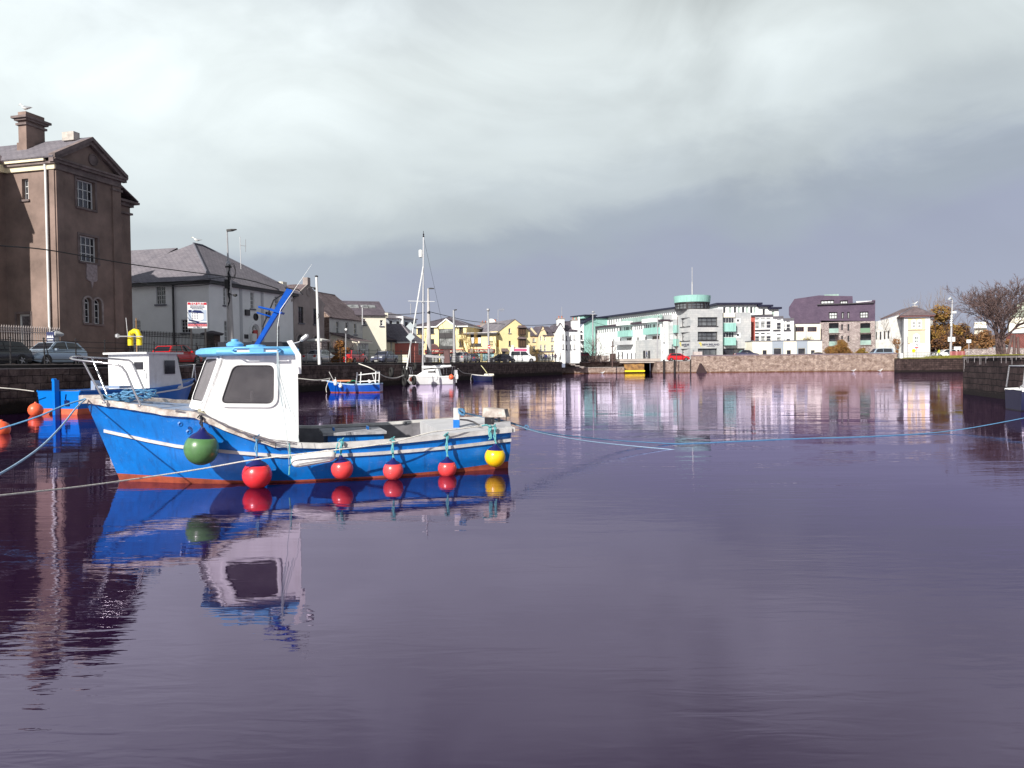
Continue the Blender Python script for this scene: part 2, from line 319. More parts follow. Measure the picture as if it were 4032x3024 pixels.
wm_ = bpy.data.materials.new('harbour_water'); wm_.use_nodes = True; t = wm_.node_tree; t.nodes.remove(t.nodes['Principled BSDF'])
w_dif = t.nodes.new("ShaderNodeBsdfDiffuse"); w_dif.inputs['Color'].default_value = (0.013, 0.003, 0.021, 1)      # peaty purple-brown water
w_gl = t.nodes.new("ShaderNodeBsdfGlossy"); w_gl.inputs['Color'].default_value = (0.88, 0.765, 1.0, 1); w_gl.inputs['Roughness'].default_value = 0.012
w_fr = t.nodes.new("ShaderNodeFresnel"); w_fr.inputs['IOR'].default_value = 1.78; w_mx = t.nodes.new("ShaderNodeMixShader")
t.links.new(w_fr.outputs[0], w_mx.inputs[0]); t.links.new(w_dif.outputs[0], w_mx.inputs[1]); t.links.new(w_gl.outputs[0], w_mx.inputs[2]); t.links.new(w_mx.outputs[0], t.nodes['Material Output'].inputs[0])
tcn = t.nodes.new("ShaderNodeTexCoord")
def noise(sc, detail, rough, mapsc, rot=0.0, dist=0.0):
    mp = t.nodes.new("ShaderNodeMapping"); mp.inputs['Scale'].default_value = mapsc; mp.inputs['Rotation'].default_value = (0, 0, rot); t.links.new(tcn.outputs['Object'], mp.inputs[0])
    n = t.nodes.new("ShaderNodeTexNoise"); n.inputs['Scale'].default_value = sc; n.inputs['Detail'].default_value = detail; n.inputs['Roughness'].default_value = rough; n.inputs['Distortion'].default_value = dist
    t.links.new(mp.outputs[0], n.inputs['Vector']); return n.outputs[0]
def tm(op, a, b=None, c=None):
    m = t.nodes.new("ShaderNodeMath"); m.operation = op
    for i, v in enumerate((a, b, c)):
        if v is None: continue
        if isinstance(v, (int, float)): m.inputs[i].default_value = v
        else: t.links.new(v, m.inputs[i])
    return m.outputs[0]
swell = noise(0.55, 1, 0.4, (0.5, 1.6, 1), 0.2)
rip = noise(2.6, 2, 0.5, (0.55, 2.2, 1), 0.28, 0.6)
fine = noise(9.0, 2, 0.5, (0.6, 2.0, 1), 0.15, 0.5)
patch = noise(0.22, 3, 0.55, (0.7, 1.0, 1), 0.5, 0.6)
pm = t.nodes.new("ShaderNodeMapRange"); pm.inputs['From Min'].default_value = 0.42; pm.inputs['From Max'].default_value = 0.66; pm.inputs['To Min'].default_value = 0.18; pm.inputs['To Max'].default_value = 1.0; t.links.new(patch, pm.inputs['Value'])
hgt = tm('MULTIPLY', swell, 0.009)
hgt = tm('ADD', hgt, tm('MULTIPLY', tm('MULTIPLY', rip, 0.0052), pm.outputs[0]))
hgt = tm('ADD', hgt, tm('MULTIPLY', tm('MULTIPLY', fine, 0.0009), pm.outputs[0]))
bp = t.nodes.new("ShaderNodeBump"); bp.inputs['Strength'].default_value = 1.0; bp.inputs['Distance'].default_value = 1.0; t.links.new(hgt, bp.inputs['Height']); t.links.new(bp.outputs[0], w_gl.inputs['Normal']); t.links.new(bp.outputs[0], w_fr.inputs['Normal'])
mb = MB(); mb.poly([(-250, -60, 0), (260, -60, 0), (260, 200, 0), (-250, 200, 0)])
tag(build(mb, 'water', wm_), kind='structure')

def wall_strip(name, label, p0, p1, z0, z1, m, th=0.6, cope=0.0, cope_m=None, proud=0.06, inward=1):
    p0 = V((p0.x, p0.y, 0)); p1 = V((p1.x, p1.y, 0)); u = (p1 - p0); n = V((-u.y, u.x, 0)).normalized() * inward
    root = empty(name, (p0 + p1) / 2 + V((0, 0, z0)), 0, label, 'wall')
    mb = MB(); mb.obox(p0 + V((0, 0, z0)), u, n * th, V((0, 0, z1 - z0 - cope)))
    build(mb, 'masonry', m, root)
    if cope > 0:
        mb = MB(); L_ = u.length; k = max(1, int(L_ / 1.6))
        for i in range(k):
            a = p0 + u * (i / k) + u.normalized() * 0.006; w_ = u / k - u.normalized() * 0.012; j = random.uniform(-.012, .012)
            mb.obox(a - n * (proud + j) + V((0, 0, z1 - cope)), w_, n * (th + proud), V((0, 0, cope + random.uniform(-.006, .006))))
        build(mb, 'coping', cope_m or M_cope, root, merge=False)
    return root
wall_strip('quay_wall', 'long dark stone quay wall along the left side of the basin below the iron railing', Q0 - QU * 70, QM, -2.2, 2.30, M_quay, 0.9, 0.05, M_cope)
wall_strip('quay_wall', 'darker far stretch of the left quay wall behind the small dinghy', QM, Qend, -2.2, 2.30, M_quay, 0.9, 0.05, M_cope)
# raised kerb beam behind the coping, the shadow gap painted as its dark face
for (sa, sb, f_, lab) in ((-70, 88, qp, 'raised kerb painted shadow-dark, running along the top of the left quay'), (88.02, QLEN - .1, qq, 'raised kerb painted shadow-dark on the far end of the left quay')):
    mb = MB(); a_, b_ = f_(sa, .42, 2.25), f_(sb, .42, 2.25); n_ = (V((QN.x, QN.y, 0)) if f_ is qp else V((QN2.x, QN2.y, 0)))
    mb.obox(a_, b_ - a_, n_ * .5, V((0, 0, .21))); o = build(mb, 'kerb', M_dark, origin=(a_ + b_) / 2); tag(o, lab, 'kerb')
    mb = MB(); a_, b_ = f_(sa, .40, 2.464), f_(sb, .40, 2.464); mb.obox(a_, b_ - a_, n_ * .6, V((0, 0, .05))); build(mb, 'kerb_top', M_cope, o)
# far side of the basin
def gz(px, py, Y): return at(px, py, Y).z
wall_strip('quay_wall', 'short dark return wall with worn steps at the far end of the left quay', Qend, Qend + (FW1 - Qend).normalized() * 6, -2, 2.3, M_quay, 0.6)
r_ = wall_strip('landing_wall', 'low pale stone landing below the bare bush in front of the white gabled house', FW1, gpt(2458, 160), -2, 1.3, M_quayl, 2.2, 0.14, M_cope)
r_ = wall_strip('landing_wall', 'pale grey upper landing step behind the low stone landing', gpt(2226, 162.4), gpt(2458, 162.4), 0.9, 2.42, M_quayl, 0.8, 0.12, M_concrete)
r_ = wall_strip('parapet_wall', 'grey rendered parapet between the tall pale pole and the magenta car', gpt(2232, 166), gpt(2398, 166), 2.3, 3.75, M_grey, 0.4, 0.1)
r_ = wall_strip('parapet_wall', 'dark ivy-grown stone wall beside the bare bush near the bridge', gpt(2402, 164.5), gpt(2425, 164.5), 2.3, 4.1, M_quay, 0.5, 0.0)
mb = MB(); a = gpt(2212, 158.6)
for k in range(5): mb.box((a.x + .45 + k * .9, a.y, 2.35 - k * .24), (.92, 1.4, .24))
tag(build(mb, 'steps', M_cope, origin=(a.x, a.y, 1.2)), 'stone steps going down to the landing at the end of the quay', 'steps')
# bridge over the lock entrance
br = empty('bridge', (gpt(2520, 160).x, 160, 1.5), 0, 'low concrete road bridge over the dark lock opening', 'bridge')
b0, b1 = gpt(2440, 160.2), gpt(2600, 160.2)
mb = MB(); mb.obox((b0.x, b0.y, 2.1), (b1.x - b0.x, 0, 0), (0, 9, 0), (0, 0, .85)); build(mb, 'deck_beam', mat('pale_concrete', (0.42, 0.37, 0.33), 0.9, var=0.25, vs=0.7), br)
mb = MB(); o0, o1 = gpt(2458, 160.6), gpt(2536, 160.6); mb.obox((o0.x, o0.y, -2), (o1.x - o0.x, 0, 0), (0, 2, 0), (0, 0, 4.08)); build(mb, 'abutment', mat('rusty_stone', (0.40, 0.22, 0.07), 0.9, var=0.6, vs=1.2, col2=(0.10, 0.05, 0.03)), br)
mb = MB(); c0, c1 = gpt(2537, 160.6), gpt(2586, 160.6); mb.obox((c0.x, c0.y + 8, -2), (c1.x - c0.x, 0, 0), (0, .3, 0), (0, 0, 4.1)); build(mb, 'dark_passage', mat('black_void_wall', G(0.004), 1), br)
mb = MB(); mb.box(((o0.x + o1.x) / 2, 159.9, .42), (o1.x - o0.x, .45, .34)); o = build(mb, 'floating_boom', mat('yellow_plastic', (0.80, 0.62, 0.01), 0.5), origin=((o0.x + o1.x) / 2, 159.9, .2)); tag(o, 'bright yellow floating boom at the waterline beneath the bridge', 'boom')
# lock pier with gate stones
wall_strip('lock_pier', 'pale blocky lock pier with timber fenders under the red car', gpt(2588, 157), gpt(2728, 157), -2, 2.42, M_quayl, 8, 0.14)
for px in (2614, 2656, 2724):
    p = gpt(px, 156.8); mb = MB(); mb.box((p.x, p.y, .7), (.35 if px < 2700 else .7, .3, 4.0)); o = build(mb, 'fender_pile', mat('wet_timber', (0.02, 0.014, 0.014), 0.8, var=0.3), origin=(p.x, p.y, -1.3))
    tag(o, {2614: 'dark timber fender pile left of the red car on the lock pier', 2656: 'dark timber fender pile on the lock pier under the thin pole', 2724: 'wide black timber fender at the right end of the lock pier'}[px], 'pile', 'fender piles on the lock pier')
p = gpt(2748, 158); mb = MB(); mb.box((p.x - .1, p.y, 3.3), (1.65, 1.4, 1.9)); o = build(mb, 'stone_pillar', mat('pale_stone_block', (0.50, 0.44, 0.42), 0.9, var=0.3, vs=1.5), origin=(p.x, p.y, 2.3)); tag(o, 'square pale stone pillar where the long far wall begins', 'pillar')
far = wall_strip('harbour_wall', 'long reddish rubble harbour wall in front of the modern offices and flats', gpt(2722, 156.5), FW3, -2, 3.55, M_quayl, 0.7, 0.22, mat('weathered_cope', (0.19, 0.15, 0.17), 0.9, var=0.35, vs=1.5))
p = gpt(2760, 156.2); mb = MB(); mb.loft([[(p.x - 1.1, p.y + .1, -.3), (p.x + 1.5, p.y + .1, -.3), (p.x + 1.3, p.y - .5, -.3), (p.x - .9, p.y - .5, -.3)], [(p.x - .25, p.y + .1, 1.9), (p.x + .1, p.y + .1, 1.9), (p.x + .1, p.y, 1.9), (p.x - .25, p.y, 1.9)]]); o = build(mb, 'weed_buttress', mat('dark_weed', (0.035, 0.018, 0.02), 0.9, var=0.4), origin=(p.x, p.y, 0)); tag(o, 'dark triangular weed-covered buttress on the far harbour wall', 'buttress')
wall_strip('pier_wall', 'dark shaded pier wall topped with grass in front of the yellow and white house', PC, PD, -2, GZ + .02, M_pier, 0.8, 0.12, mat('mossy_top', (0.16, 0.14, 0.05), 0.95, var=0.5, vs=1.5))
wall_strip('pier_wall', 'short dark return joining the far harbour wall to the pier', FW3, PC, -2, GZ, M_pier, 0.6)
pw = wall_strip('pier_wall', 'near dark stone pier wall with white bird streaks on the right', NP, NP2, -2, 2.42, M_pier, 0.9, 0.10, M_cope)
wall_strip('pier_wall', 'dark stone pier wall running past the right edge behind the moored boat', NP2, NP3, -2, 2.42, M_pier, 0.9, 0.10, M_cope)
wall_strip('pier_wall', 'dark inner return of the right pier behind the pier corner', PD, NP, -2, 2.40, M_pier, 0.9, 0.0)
mb = MB(); rs = random.Random(3); un = V((NP2.x - NP.x, NP2.y - NP.y, 0)).normalized(); LL = (V((NP2.x, NP2.y, 0)) - V((NP.x, NP.y, 0))).length
for i in range(30):
    s_ = (0.5 + rs.uniform(-.1, .1)) if i < 3 else rs.uniform(.3, LL + 5); l = rs.uniform(.1, .5) * (2.2 if i < 3 else 1); w_ = rs.uniform(.03, .1)
    P = V((NP.x, NP.y, 0)) + un * s_ + V((un.y, -un.x, 0)) * .066
    mb.obox(P + V((0, 0, 2.41 - l)), un * w_, V((un.y, -un.x, 0)) * .006, V((0, 0, l)))
build(mb, 'bird_streaks', mat('white_streak', (0.42, 0.38, 0.38), 0.9, var=0.6, vs=9), pw)
# grass verge on the right pier
def grass(name, label, c, sx, sy, n, z):
    mb = MB()
    for i in range(n):
        x, y = c[0] + random.uniform(-sx, sx), c[1] + random.uniform(-sy, sy); h = random.uniform(.06, .2); a = random.uniform(0, PI); dx, dy = math.cos(a) * .03, math.sin(a) * .03
        lx, ly = random.uniform(-.08, .08), random.uniform(-.08, .08)
        mb.poly([(x - dx, y - dy, z), (x + dx, y + dy, z), (x + lx, y + ly, z + h)])
    o = build(mb, name, mat('verge_grass', (0.20, 0.19, 0.02), 0.9, var=0.4, vs=1.0), fix=False); tag(o, label, 'grass', kind='stuff')
g0 = gpt(3960, 66); grass('grass', 'yellow-green grass verge under the bare tree on the right pier', (g0.x + .3, g0.y), 4.2, 6, 7000, 2.45)
g0 = gpt(3700, 136.5); grass('grass', 'thin mossy grass along the top of the dark pier wall', (g0.x, g0.y), 6, 1.0, 3500, 2.45)

# ------------------------------------------------------------------ buildings
class Fac:
    """a vertical facade plane: origin o (2D), unit direction u running left to right as seen from outside"""
    def __init__(s, o, u): s.o = V((o[0], o[1])); s.u = V((u[0], u[1])).normalized(); s.n = V((s.u.y, -s.u.x))
    def P(s, a, z, d=0.0): p = s.o + s.u * a - s.n * d; return V((p.x, p.y, z))
    def q(s, px, py):
        d = ray(px, py); n3 = V((s.n.x, s.n.y, 0)); o3 = V((s.o.x, s.o.y, 0)); t_ = (o3 - EYE).dot(n3) / d.dot(n3); P = EYE + d * t_
        return (V((P.x, P.y)) - s.o).dot(s.u), P.z
    def a(s, px): return s.q(px, 1430)[0]
    def z(s, px, py): return s.q(px, py)[1]
    def side(s, a, left=True, d=0.0):       # the facade turning the corner at a (seen from outside)
        o = s.o + s.u * a - s.n * d
        return Fac(o, -s.n) if not left else Fac(o, s.n)
def qfac(t): p = qp(0, t); return Fac((p.x, p.y), QU)
def pfac(px0, Y0, px1, Y1): a, b = gpt(px0, Y0), gpt(px1, Y1); return Fac(a, b - a)

class House:
    def __init__(s, name, label, fac, a0, a1, depth, cat='building', group=None, z0=GZ - .3):
        s.f, s.a0, s.a1, s.d, s.z0 = fac, a0, a1, depth, z0
        s.root = empty(name, fac.P((a0 + a1) / 2, GZ, depth / 2), 0, label, cat, group)
    def panel(s, fac, outline, holes, m, rev=0.14, name='wall'):
        """outline [(a,z)], holes [(a0,z0,a1,z1,arch)]; returns nothing, cuts the openings with reveals"""
        mb = MB(); hl = []
        for h in holes: hl.append(s.hole_pts(h))
        mb.holed([fac.P(a, z) for a, z in outline], [[fac.P(a, z) for a, z in h] for h in hl])
        for h in hl:
            n = len(h)
            for i in range(n):
                p, q = h[i], h[(i + 1) % n]; mb.poly([fac.P(*p), fac.P(*q), fac.P(q[0], q[1], rev), fac.P(p[0], p[1], rev)])
        return build(mb, name, m, s.root)
    @staticmethod
    def hole_pts(h):
        a0, z0, a1, z1 = h[:4]
        if len(h) > 4 and h[4]:
            r = (a1 - a0) / 2; c = (a0 + a1) / 2; zz = z1 - r
            return [(a0, z0), (a1, z0)] + [(c + r * math.cos(PI * k / 8), zz + r * math.sin(PI * k / 8)) for k in range(9)]
        return [(a0, z0), (a1, z0), (a1, z1), (a0, z1)]
    def window(s, fac, h, cols=2, rows=2, fm=None, gm=None, sill=M_sill, rev=0.14, fw=0.07, surround=None, name='window', label=None):
        pts = s.hole_pts(h); a0, z0, a1, z1 = h[:4]; arch = len(h) > 4 and h[4]
        mb = MB(); mb.poly([fac.P(a, z, rev) for a, z in pts]); o = build(mb, name, gm or M_glass, s.root)
        if label: o['label'] = label
        mb = MB(); f0 = rev - .05
        def bar(x0, y0, x1, y1): mb.obox(fac.P(x0, y0, f0 + .045), V((fac.u.x, fac.u.y, 0)) * (x1 - x0), V((fac.n.x, fac.n.y, 0)) * .045, V((0, 0, y1 - y0)))
        zt = z1 - (a1 - a0) / 2 if arch else z1
        bar(a0, z0, a0 + fw, zt); bar(a1 - fw, z0, a1, zt); bar(a0 + fw, z0, a1 - fw, z0 + fw)
        if arch:
            r = (a1 - a0) / 2; c = (a0 + a1) / 2
            for k in range(8):
                t0, t1 = PI * k / 8, PI * (k + 1) / 8; q = [(c + rr * math.cos(tt), zt + rr * math.sin(tt)) for rr, tt in ((r, t0), (r, t1), (r - fw, t1), (r - fw, t0))]
                mb.poly([fac.P(a, z, f0) for a, z in q])
            bar(a0 + fw, zt - fw / 2, a1 - fw, zt + fw / 2)
        else: bar(a0 + fw, z1 - fw, a1 - fw, z1)
        g = fw * 0.55
        for i in range(1, cols):
            x = a0 + (a1 - a0) * i / cols; bar(x - g / 2, z0 + fw, x + g / 2, (z1 - fw * 1.2) if not arch else z1 - fw)
        for j in range(1, rows):
            y = z0 + (zt - z0) * j / rows; gg = g if not (rows % 2 == 0 and j == rows // 2) else g * 1.6; bar(a0 + fw, y - gg / 2, a1 - fw, y + gg / 2)
        build(mb, 'frame', fm or M_frame, o, merge=False)
        if sill:
            mb = MB(); mb.obox(fac.P(a0 - .12, z0 - .14, 0.03), V((fac.u.x, fac.u.y, 0)) * (a1 - a0 + .24), V((fac.n.x, fac.n.y, 0)) * .15, V((0, 0, .14))); build(mb, 'sill', sill, o)
        if surround:
            mb = MB(); sw = 0.16
            for (x0, y0, x1, y1) in ((a0 - sw, z0 - .0, a0, z1 + sw), (a1, z0 - .0, a1 + sw, z1 + sw), (a0, z1, a1, z1 + sw)):
                mb.obox(fac.P(x0, y0, 0.0), V((fac.u.x, fac.u.y, 0)) * (x1 - x0), V((fac.n.x, fac.n.y, 0)) * .05, V((0, 0, y1 - y0)))
            build(mb, 'surround', surround, o, merge=False)
        return o
    def shell(s, m, ze, outline=None, wins=(), sidem=None, rev=.14, left=True, gable=None):
        """front with openings, two sides and the back; wins: dicts {px: rect or h: hole,...}"""
        f = s.f; holes = []
        for wd in wins:
            h = wd['h'] if 'h' in wd else s.pxh(f, wd['px'], wd.get('arch'))
            wd['_h'] = h; holes.append(h)
        out_ = outline or [(s.a0, s.z0), (s.a1, s.z0), (s.a1, ze), (s.a0, ze)]
        s.panel(f, out_, holes, m, rev)
        for wd in wins:
            kw = {k: v for k, v in wd.items() if k not in ('px', 'h', '_h', 'arch')}
            s.window(f, wd['_h'], rev=rev, **kw)
        mb = MB(); z0 = s.z0
        for a in ((s.a0, s.a1) if left else (s.a1,)):
            q = [f.P(a, z0), f.P(a, z0, s.d), f.P(a, ze, s.d)]
            if gable: q.append(f.P(a, gable, s.d / 2))
            mb.poly(q + [f.P(a, ze)])
        mb.poly([f.P(s.a0, z0, s.d), f.P(s.a1, z0, s.d), f.P(s.a1, ze, s.d), f.P(s.a0, ze, s.d)])
        build(mb, 'side_wall', sidem or m, s.root)
    @staticmethod
    def pxh(f, r, arch=False):
        x0, y0, x1, y1 = r; xc = (x0 + x1) / 2; return (f.a(x0), f.z(xc, y1), f.a(x1), f.z(xc, y0), arch)
    def slab(s, pts, th, m, name='roof', parent=None):      # roof slope of real thickness
        n = (V(pts[1]) - V(pts[0])).cross(V(pts[2]) - V(pts[0])).normalized(); n = n if n.z > 0 else -n
        mb = MB(); mb.prism([V(p) for p in pts], n * th); return build(mb, name, m, parent or s.root)
    def gable_side(s, ze, zr, m, oh=.3, th=.12, a0=None, a1=None, d=None, name='roof', ridge=True, d0=0.0, end=0.08):
        f = s.f; a0 = s.a0 if a0 is None else a0; a1 = s.a1 if a1 is None else a1; d = s.d if d is None else d; c = d0 + d / 2; k = (zr - ze) / (d / 2)
        for sd in (1, -1):
            pts = [f.P(a0 - end, ze - k * oh, c - sd * (d / 2 + oh)), f.P(a1 + end, ze - k * oh, c - sd * (d / 2 + oh)), f.P(a1 + end, zr, c), f.P(a0 - end, zr, c)]
            s.slab(pts, th, m, name)
        if ridge:
            mb = MB(); mb.tube([f.P(a0 - end, zr + th, c), f.P(a1 + end, zr + th, c)], .09, 6); build(mb, 'ridge_tiles', M_slate2 if m is M_slate2 else M_sill, s.root)
    def gable_front(s, a0, a1, ze, za, m, oh=.25, th=.12, d=None, front=.2, verge=None, ze1=None):
        f = s.f; d = d or s.d; ac = (a0 + a1) / 2; ze1 = ze if ze1 is None else ze1; k = (za - ze) / (ac - a0)
        for sd in (-1, 1):
            e_ = (a0 - oh) if sd < 0 else (a1 + oh); z_ = ze - k * oh
            s.slab([f.P(e_, z_, -front), f.P(ac, za, -front), f.P(ac, za, d), f.P(e_, z_, d)], th, m)
            if verge:
                n = V((sd * k, 0, 1)).normalized()
                mb = MB(); q = [f.P(e_, z_ - .12, -front - .04), f.P(ac, za - .12, -front - .04), f.P(ac, za + th + .05, -front - .04), f.P(e_, z_ + th + .05, -front - .04)]
                mb.prism(q, V((-f.n.x, -f.n.y, 0)) * .12); build(mb, 'bargeboard', verge, s.root)
    def hip(s, ze, zr, m, oh=.4, th=.14, inset=None, a0=None, a1=None, d=None, fascia=M_dark, d0=0.0):
        f = s.f; a0 = (s.a0 if a0 is None else a0) - oh; a1 = (s.a1 if a1 is None else a1) + oh; d = (s.d if d is None else d); dn = d0 - oh; df = d0 + d + oh; c = (dn + df) / 2; ins = inset or (df - dn) / 2
        ins = min(ins, (a1 - a0) / 2); r0, r1 = a0 + ins, a1 - ins
        mb = MB(); A, B, C, D = f.P(a0, ze, dn), f.P(a1, ze, dn), f.P(a1, ze, df), f.P(a0, ze, df); E_, F_ = f.P(r0, zr, c), f.P(r1, zr, c)
        mb.poly([A, B, F_, E_]); mb.poly([B, C, F_]); mb.poly([C, D, E_, F_]); mb.poly([D, A, E_]); mb.poly([A, D, C, B]); build(mb, 'roof', m, s.root)
        if fascia:
            mb = MB(); up = V((0, 0, .26)); i_ = .1
            mb.obox(f.P(a0 + i_, ze - .28, dn + i_), f.P(a1 - i_, 0, 0) - f.P(a0 + i_, 0, 0), f.P(0, 0, df - i_) - f.P(0, 0, dn + i_), up); build(mb, 'gutter', fascia, s.root)
        mb = MB()
        for p, q in ((A, E_), (B, F_), (E_, F_)):
            if (q - p).length > .3: mb.tube([p + V((0, 0, .05)), q + V((0, 0, .05))], .09, 6)
        build(mb, 'hip_tiles', M_sill, s.root, merge=False)
    def block(s, f, a0, a1, z0, z1, d0, d1, m, name, parent=None):
        mb = MB(); mb.obox(f.P(a0, z0, d0), f.P(a1, 0, 0) - f.P(a0, 0, 0), f.P(0, 0, d1) - f.P(0, 0, d0), V((0, 0, z1 - z0))); return build(mb, name, m, parent or s.root)
    def chimney(s, a, d, z0, z1, w_, dp, m, pots=2, potm=None, f=None):
        f = f or s.f; o = s.block(f, a - w_ / 2, a + w_ / 2, z0, z1, d - dp / 2, d + dp / 2, m, 'chimney')
        s.block(f, a - w_ / 2 - .1, a + w_ / 2 + .1, z1 - .22, z1 - .02, d - dp / 2 - .1, d + dp / 2 + .1, M_cope, 'chimney_cap', o)
        for k in range(pots):
            aa = a + (k - (pots - 1) / 2) * (w_ / max(pots, 1)) * .9; mb = MB(); mb.lathe(f.P(aa, z1, d), [(.14, 0), (.12, .35), (.16, .38), (.16, .45)], 8); build(mb, 'chimney_pot', potm or mat('clay_pot', (.38, .13, .08), .8), o)
        return o
def rects(xs, ys, w_, h_): return [(x, y, x + w_, y + h_) for y in ys for x in xs]

# --- 1. tall brown building with the pediment, far left
f = qfac(8.6); A0, A1 = f.a(235), f.a(487); ze = f.z(235, 640)
h = House('stone_tower_building', 'tall brown-grey rendered building with a pediment, medallion and twin arched windows, at the far left', f, A0, A1, 16)
wr = h.pxh(f, (318, 716, 390, 824)); wr2 = h.pxh(f, (324, 933, 395, 1034)); aw1 = h.pxh(f, (335, 1172, 366, 1272), True); aw2 = h.pxh(f, (373, 1177, 405, 1276), True)
pz = f.z(372, 562)
AC = (A0 + A1) / 2
h.panel(f, [(A0, h.z0), (A1, h.z0), (A1, ze), (AC, ze + (pz - ze) * .98), (A0, ze)], [wr, wr2, aw1, aw2], M_brown, .3)
for q in (wr, wr2): h.window(f, q, 4, 3, rev=.3, sill=M_brownl, surround=M_brownl, fw=.09)
for q in (aw1, aw2): h.window(f, q, 2, 3, rev=.3, sill=M_brownl, fw=.08)
for q in (aw1, aw2):      # raised arched architraves
    c = (q[0] + q[2]) / 2; r = (q[2] - q[0]) / 2; mb = MB(); zt = q[3] - r
    for k in range(10):
        t0, t1 = PI * k / 10, PI * (k + 1) / 10
        mb.prism([f.P(c + rr * math.cos(tt), zt + rr * math.sin(tt), 0) for rr, tt in ((r, t0), (r + .13, t0), (r + .13, t1), (r, t1))], V((f.n.x, f.n.y, 0)) * .08)
    for x0 in (c - r - .13, c + r): mb.obox(f.P(x0, q[1], 0), V((f.u.x, f.u.y, 0)) * .13, V((f.n.x, f.n.y, 0)) * .08, V((0, 0, zt - q[1])))
    build(mb, 'architrave', mat('light_worn_stone', (0.34, 0.29, 0.28), .85, var=.4, vs=3), h.root, merge=False)
# pilasters, entablature and raking cornice
for (x0, x1) in ((A0, f.a(262)), (f.a(455), A1)): h.block(f, x0 if x0 == A0 else x0, x1, h.z0, ze - .55, -.10, .05, M_brown, 'pilaster')
h.block(f, f.a(452), A1 + .12, ze - .9, ze - .75, -.2, .05, M_brownl, 'pilaster_cap')
h.block(f, A0 - .12, A1 + .12, ze - .55, ze - .40, -.18, .1, M_brownl, 'cornice'); h.block(f, A0 - .05, A1 + .05, ze - .40, ze - .12, -.12, .1, M_brownl, 'cornice'); h.block(f, A0 - .25, A1 + .28, ze - .12, ze + .06, -.34, .1, M_brownl, 'cornice'); h.block(f, A0 - .35, A1 + .38, ze + .06, ze + .2, -.45, .1, M_brownl, 'cornice')
for sd in (-1, 1):
    e_ = A0 - .4 if sd < 0 else A1 + .42
    for (dz0, dz1, fr) in ((-.05, .22, .45), (-.32, -.05, .3)):
        mb = MB(); mb.prism([f.P(e_, ze + .2 + dz0, -fr), f.P(AC, pz + dz0, -fr), f.P(AC, pz + dz1, -fr), f.P(e_, ze + .2 + dz1, -fr)], V((-f.n.x, -f.n.y, 0)) * (fr + .08)); build(mb, 'raking_cornice', M_brownl, h.root)
mc = f.q(365, 630); mb = MB(); mb.lathe(f.P(mc[0], mc[1], .02), [(.42, 0), (.42, .10), (.36, .12), (.34, .06), (.05, .06)], 24, axis=(f.n.x, f.n.y, 0)); build(mb, 'medallion', M_brownl, h.root, smooth=40)
# plaque like a worn shield
q0 = h.pxh(f, (348, 1042, 388, 1108)); c = (q0[0] + q0[2]) / 2
mb = MB(); mb.prism([f.P(a, z) for a, z in ((q0[0], q0[3]), (q0[0] - .03, q0[1] + .1), (q0[0] + .15, q0[1]), (c - .1, q0[1] - .05), (c, q0[1] - .5), (c + .1, q0[1] - .05), (q0[2] - .1, q0[1]), (q0[2], q0[1] + .15), (q0[2], q0[3]))], V((f.n.x, f.n.y, 0)) * .1); build(mb, 'plaque', mat('plaque_stone', (.36, .30, .31), .85, var=.35, vs=6), h.root)
# sunlit narrow left face of the projecting bay
lf = Fac(f.P(A0, 0)[:2], (f.n.x, f.n.y)); dp = -lf.a(37)      # its a runs from -dp to 0 at the corner
lw = h.pxh(lf, (105, 702, 130, 785)); dr = (lf.a(72), GZ - .2, lf.a(124), lf.z(98, 1236))
h.panel(lf, [(-dp, h.z0), (0, h.z0), (0, ze), (-dp, ze)], [lw, dr], M_brown, .3)
h.window(lf, lw, 2, 3, rev=.3, sill=M_brownl, surround=None)
dw = h.window(lf, dr, 1, 1, rev=.3, sill=None, gm=mat('carved_door', (.16, .14, .15), .7, var=.7, vs=6), fw=.14, surround=M_brownl, name='door')
h.block(lf, -.42, 0, h.z0, ze - .55, -.08, .02, M_brown, 'pilaster')
h.block(lf, -dp, .12, ze - .55, ze - .2, -.15, .05, M_cream, 'cornice'); h.block(lf, -dp, .30, ze - .2, ze - .05, -.3, .05, M_brownl, 'cornice'); h.block(lf, -dp, -.5, ze - .02, ze + .13, -.42, -.2, mat('cream_gutter', (.75, .66, .48), .6), 'gutter')
mb = MB(); mb.tube([lf.P(-.62, ze - .1, -.2), lf.P(-.62, ze - .5, -.15), lf.P(-.62, GZ, -.15)], .085, 8); build(mb, 'downpipe', M_frame, h.root, smooth=50)
# roof running back over the bay and the long wing
f2 = Fac(f.P(A0, 0, dp)[:2], f.u)     # front plane of the long wing
h.slab([f.P(A0 - .4, ze + .15, -.3), f.P(AC, pz + .1, -.3), f.P(AC, pz + .1, dp + 6), f.P(A0 - .4, ze + .15, dp + 6)], .12, M_slate3); h.slab([f.P(A1 + .4, ze + .15, -.3), f.P(AC, pz + .1, -.3), f.P(AC, pz + .1, dp + 6), f.P(A1 + .4, ze + .15, dp + 6)], .12, M_slate3)
h.block(f, AC - .75, AC - .2, pz - .1, pz + .5, .5, 1.5, mat('pale_finial', (.5, .46, .42), .9, var=.3), 'finial')
mb = MB(); mb.poly([f.P(A1, h.z0), f.P(A1, h.z0, 14), f.P(A1, ze, 14), f.P(A1, ze)]); mb.obox(f.P(A0 - 8.2, h.z0, dp), f.P(A0, 0, 0) - f.P(A0 - 8.2, 0, 0), f.P(0, 0, 14) - f.P(0, 0, 0), V((0, 0, ze - h.z0))); build(mb, 'side_wall', M_brown, h.root)
h.block(f2, -8.2, 0, ze - .55, ze - .05, -.3, .1, M_cream, 'cornice')
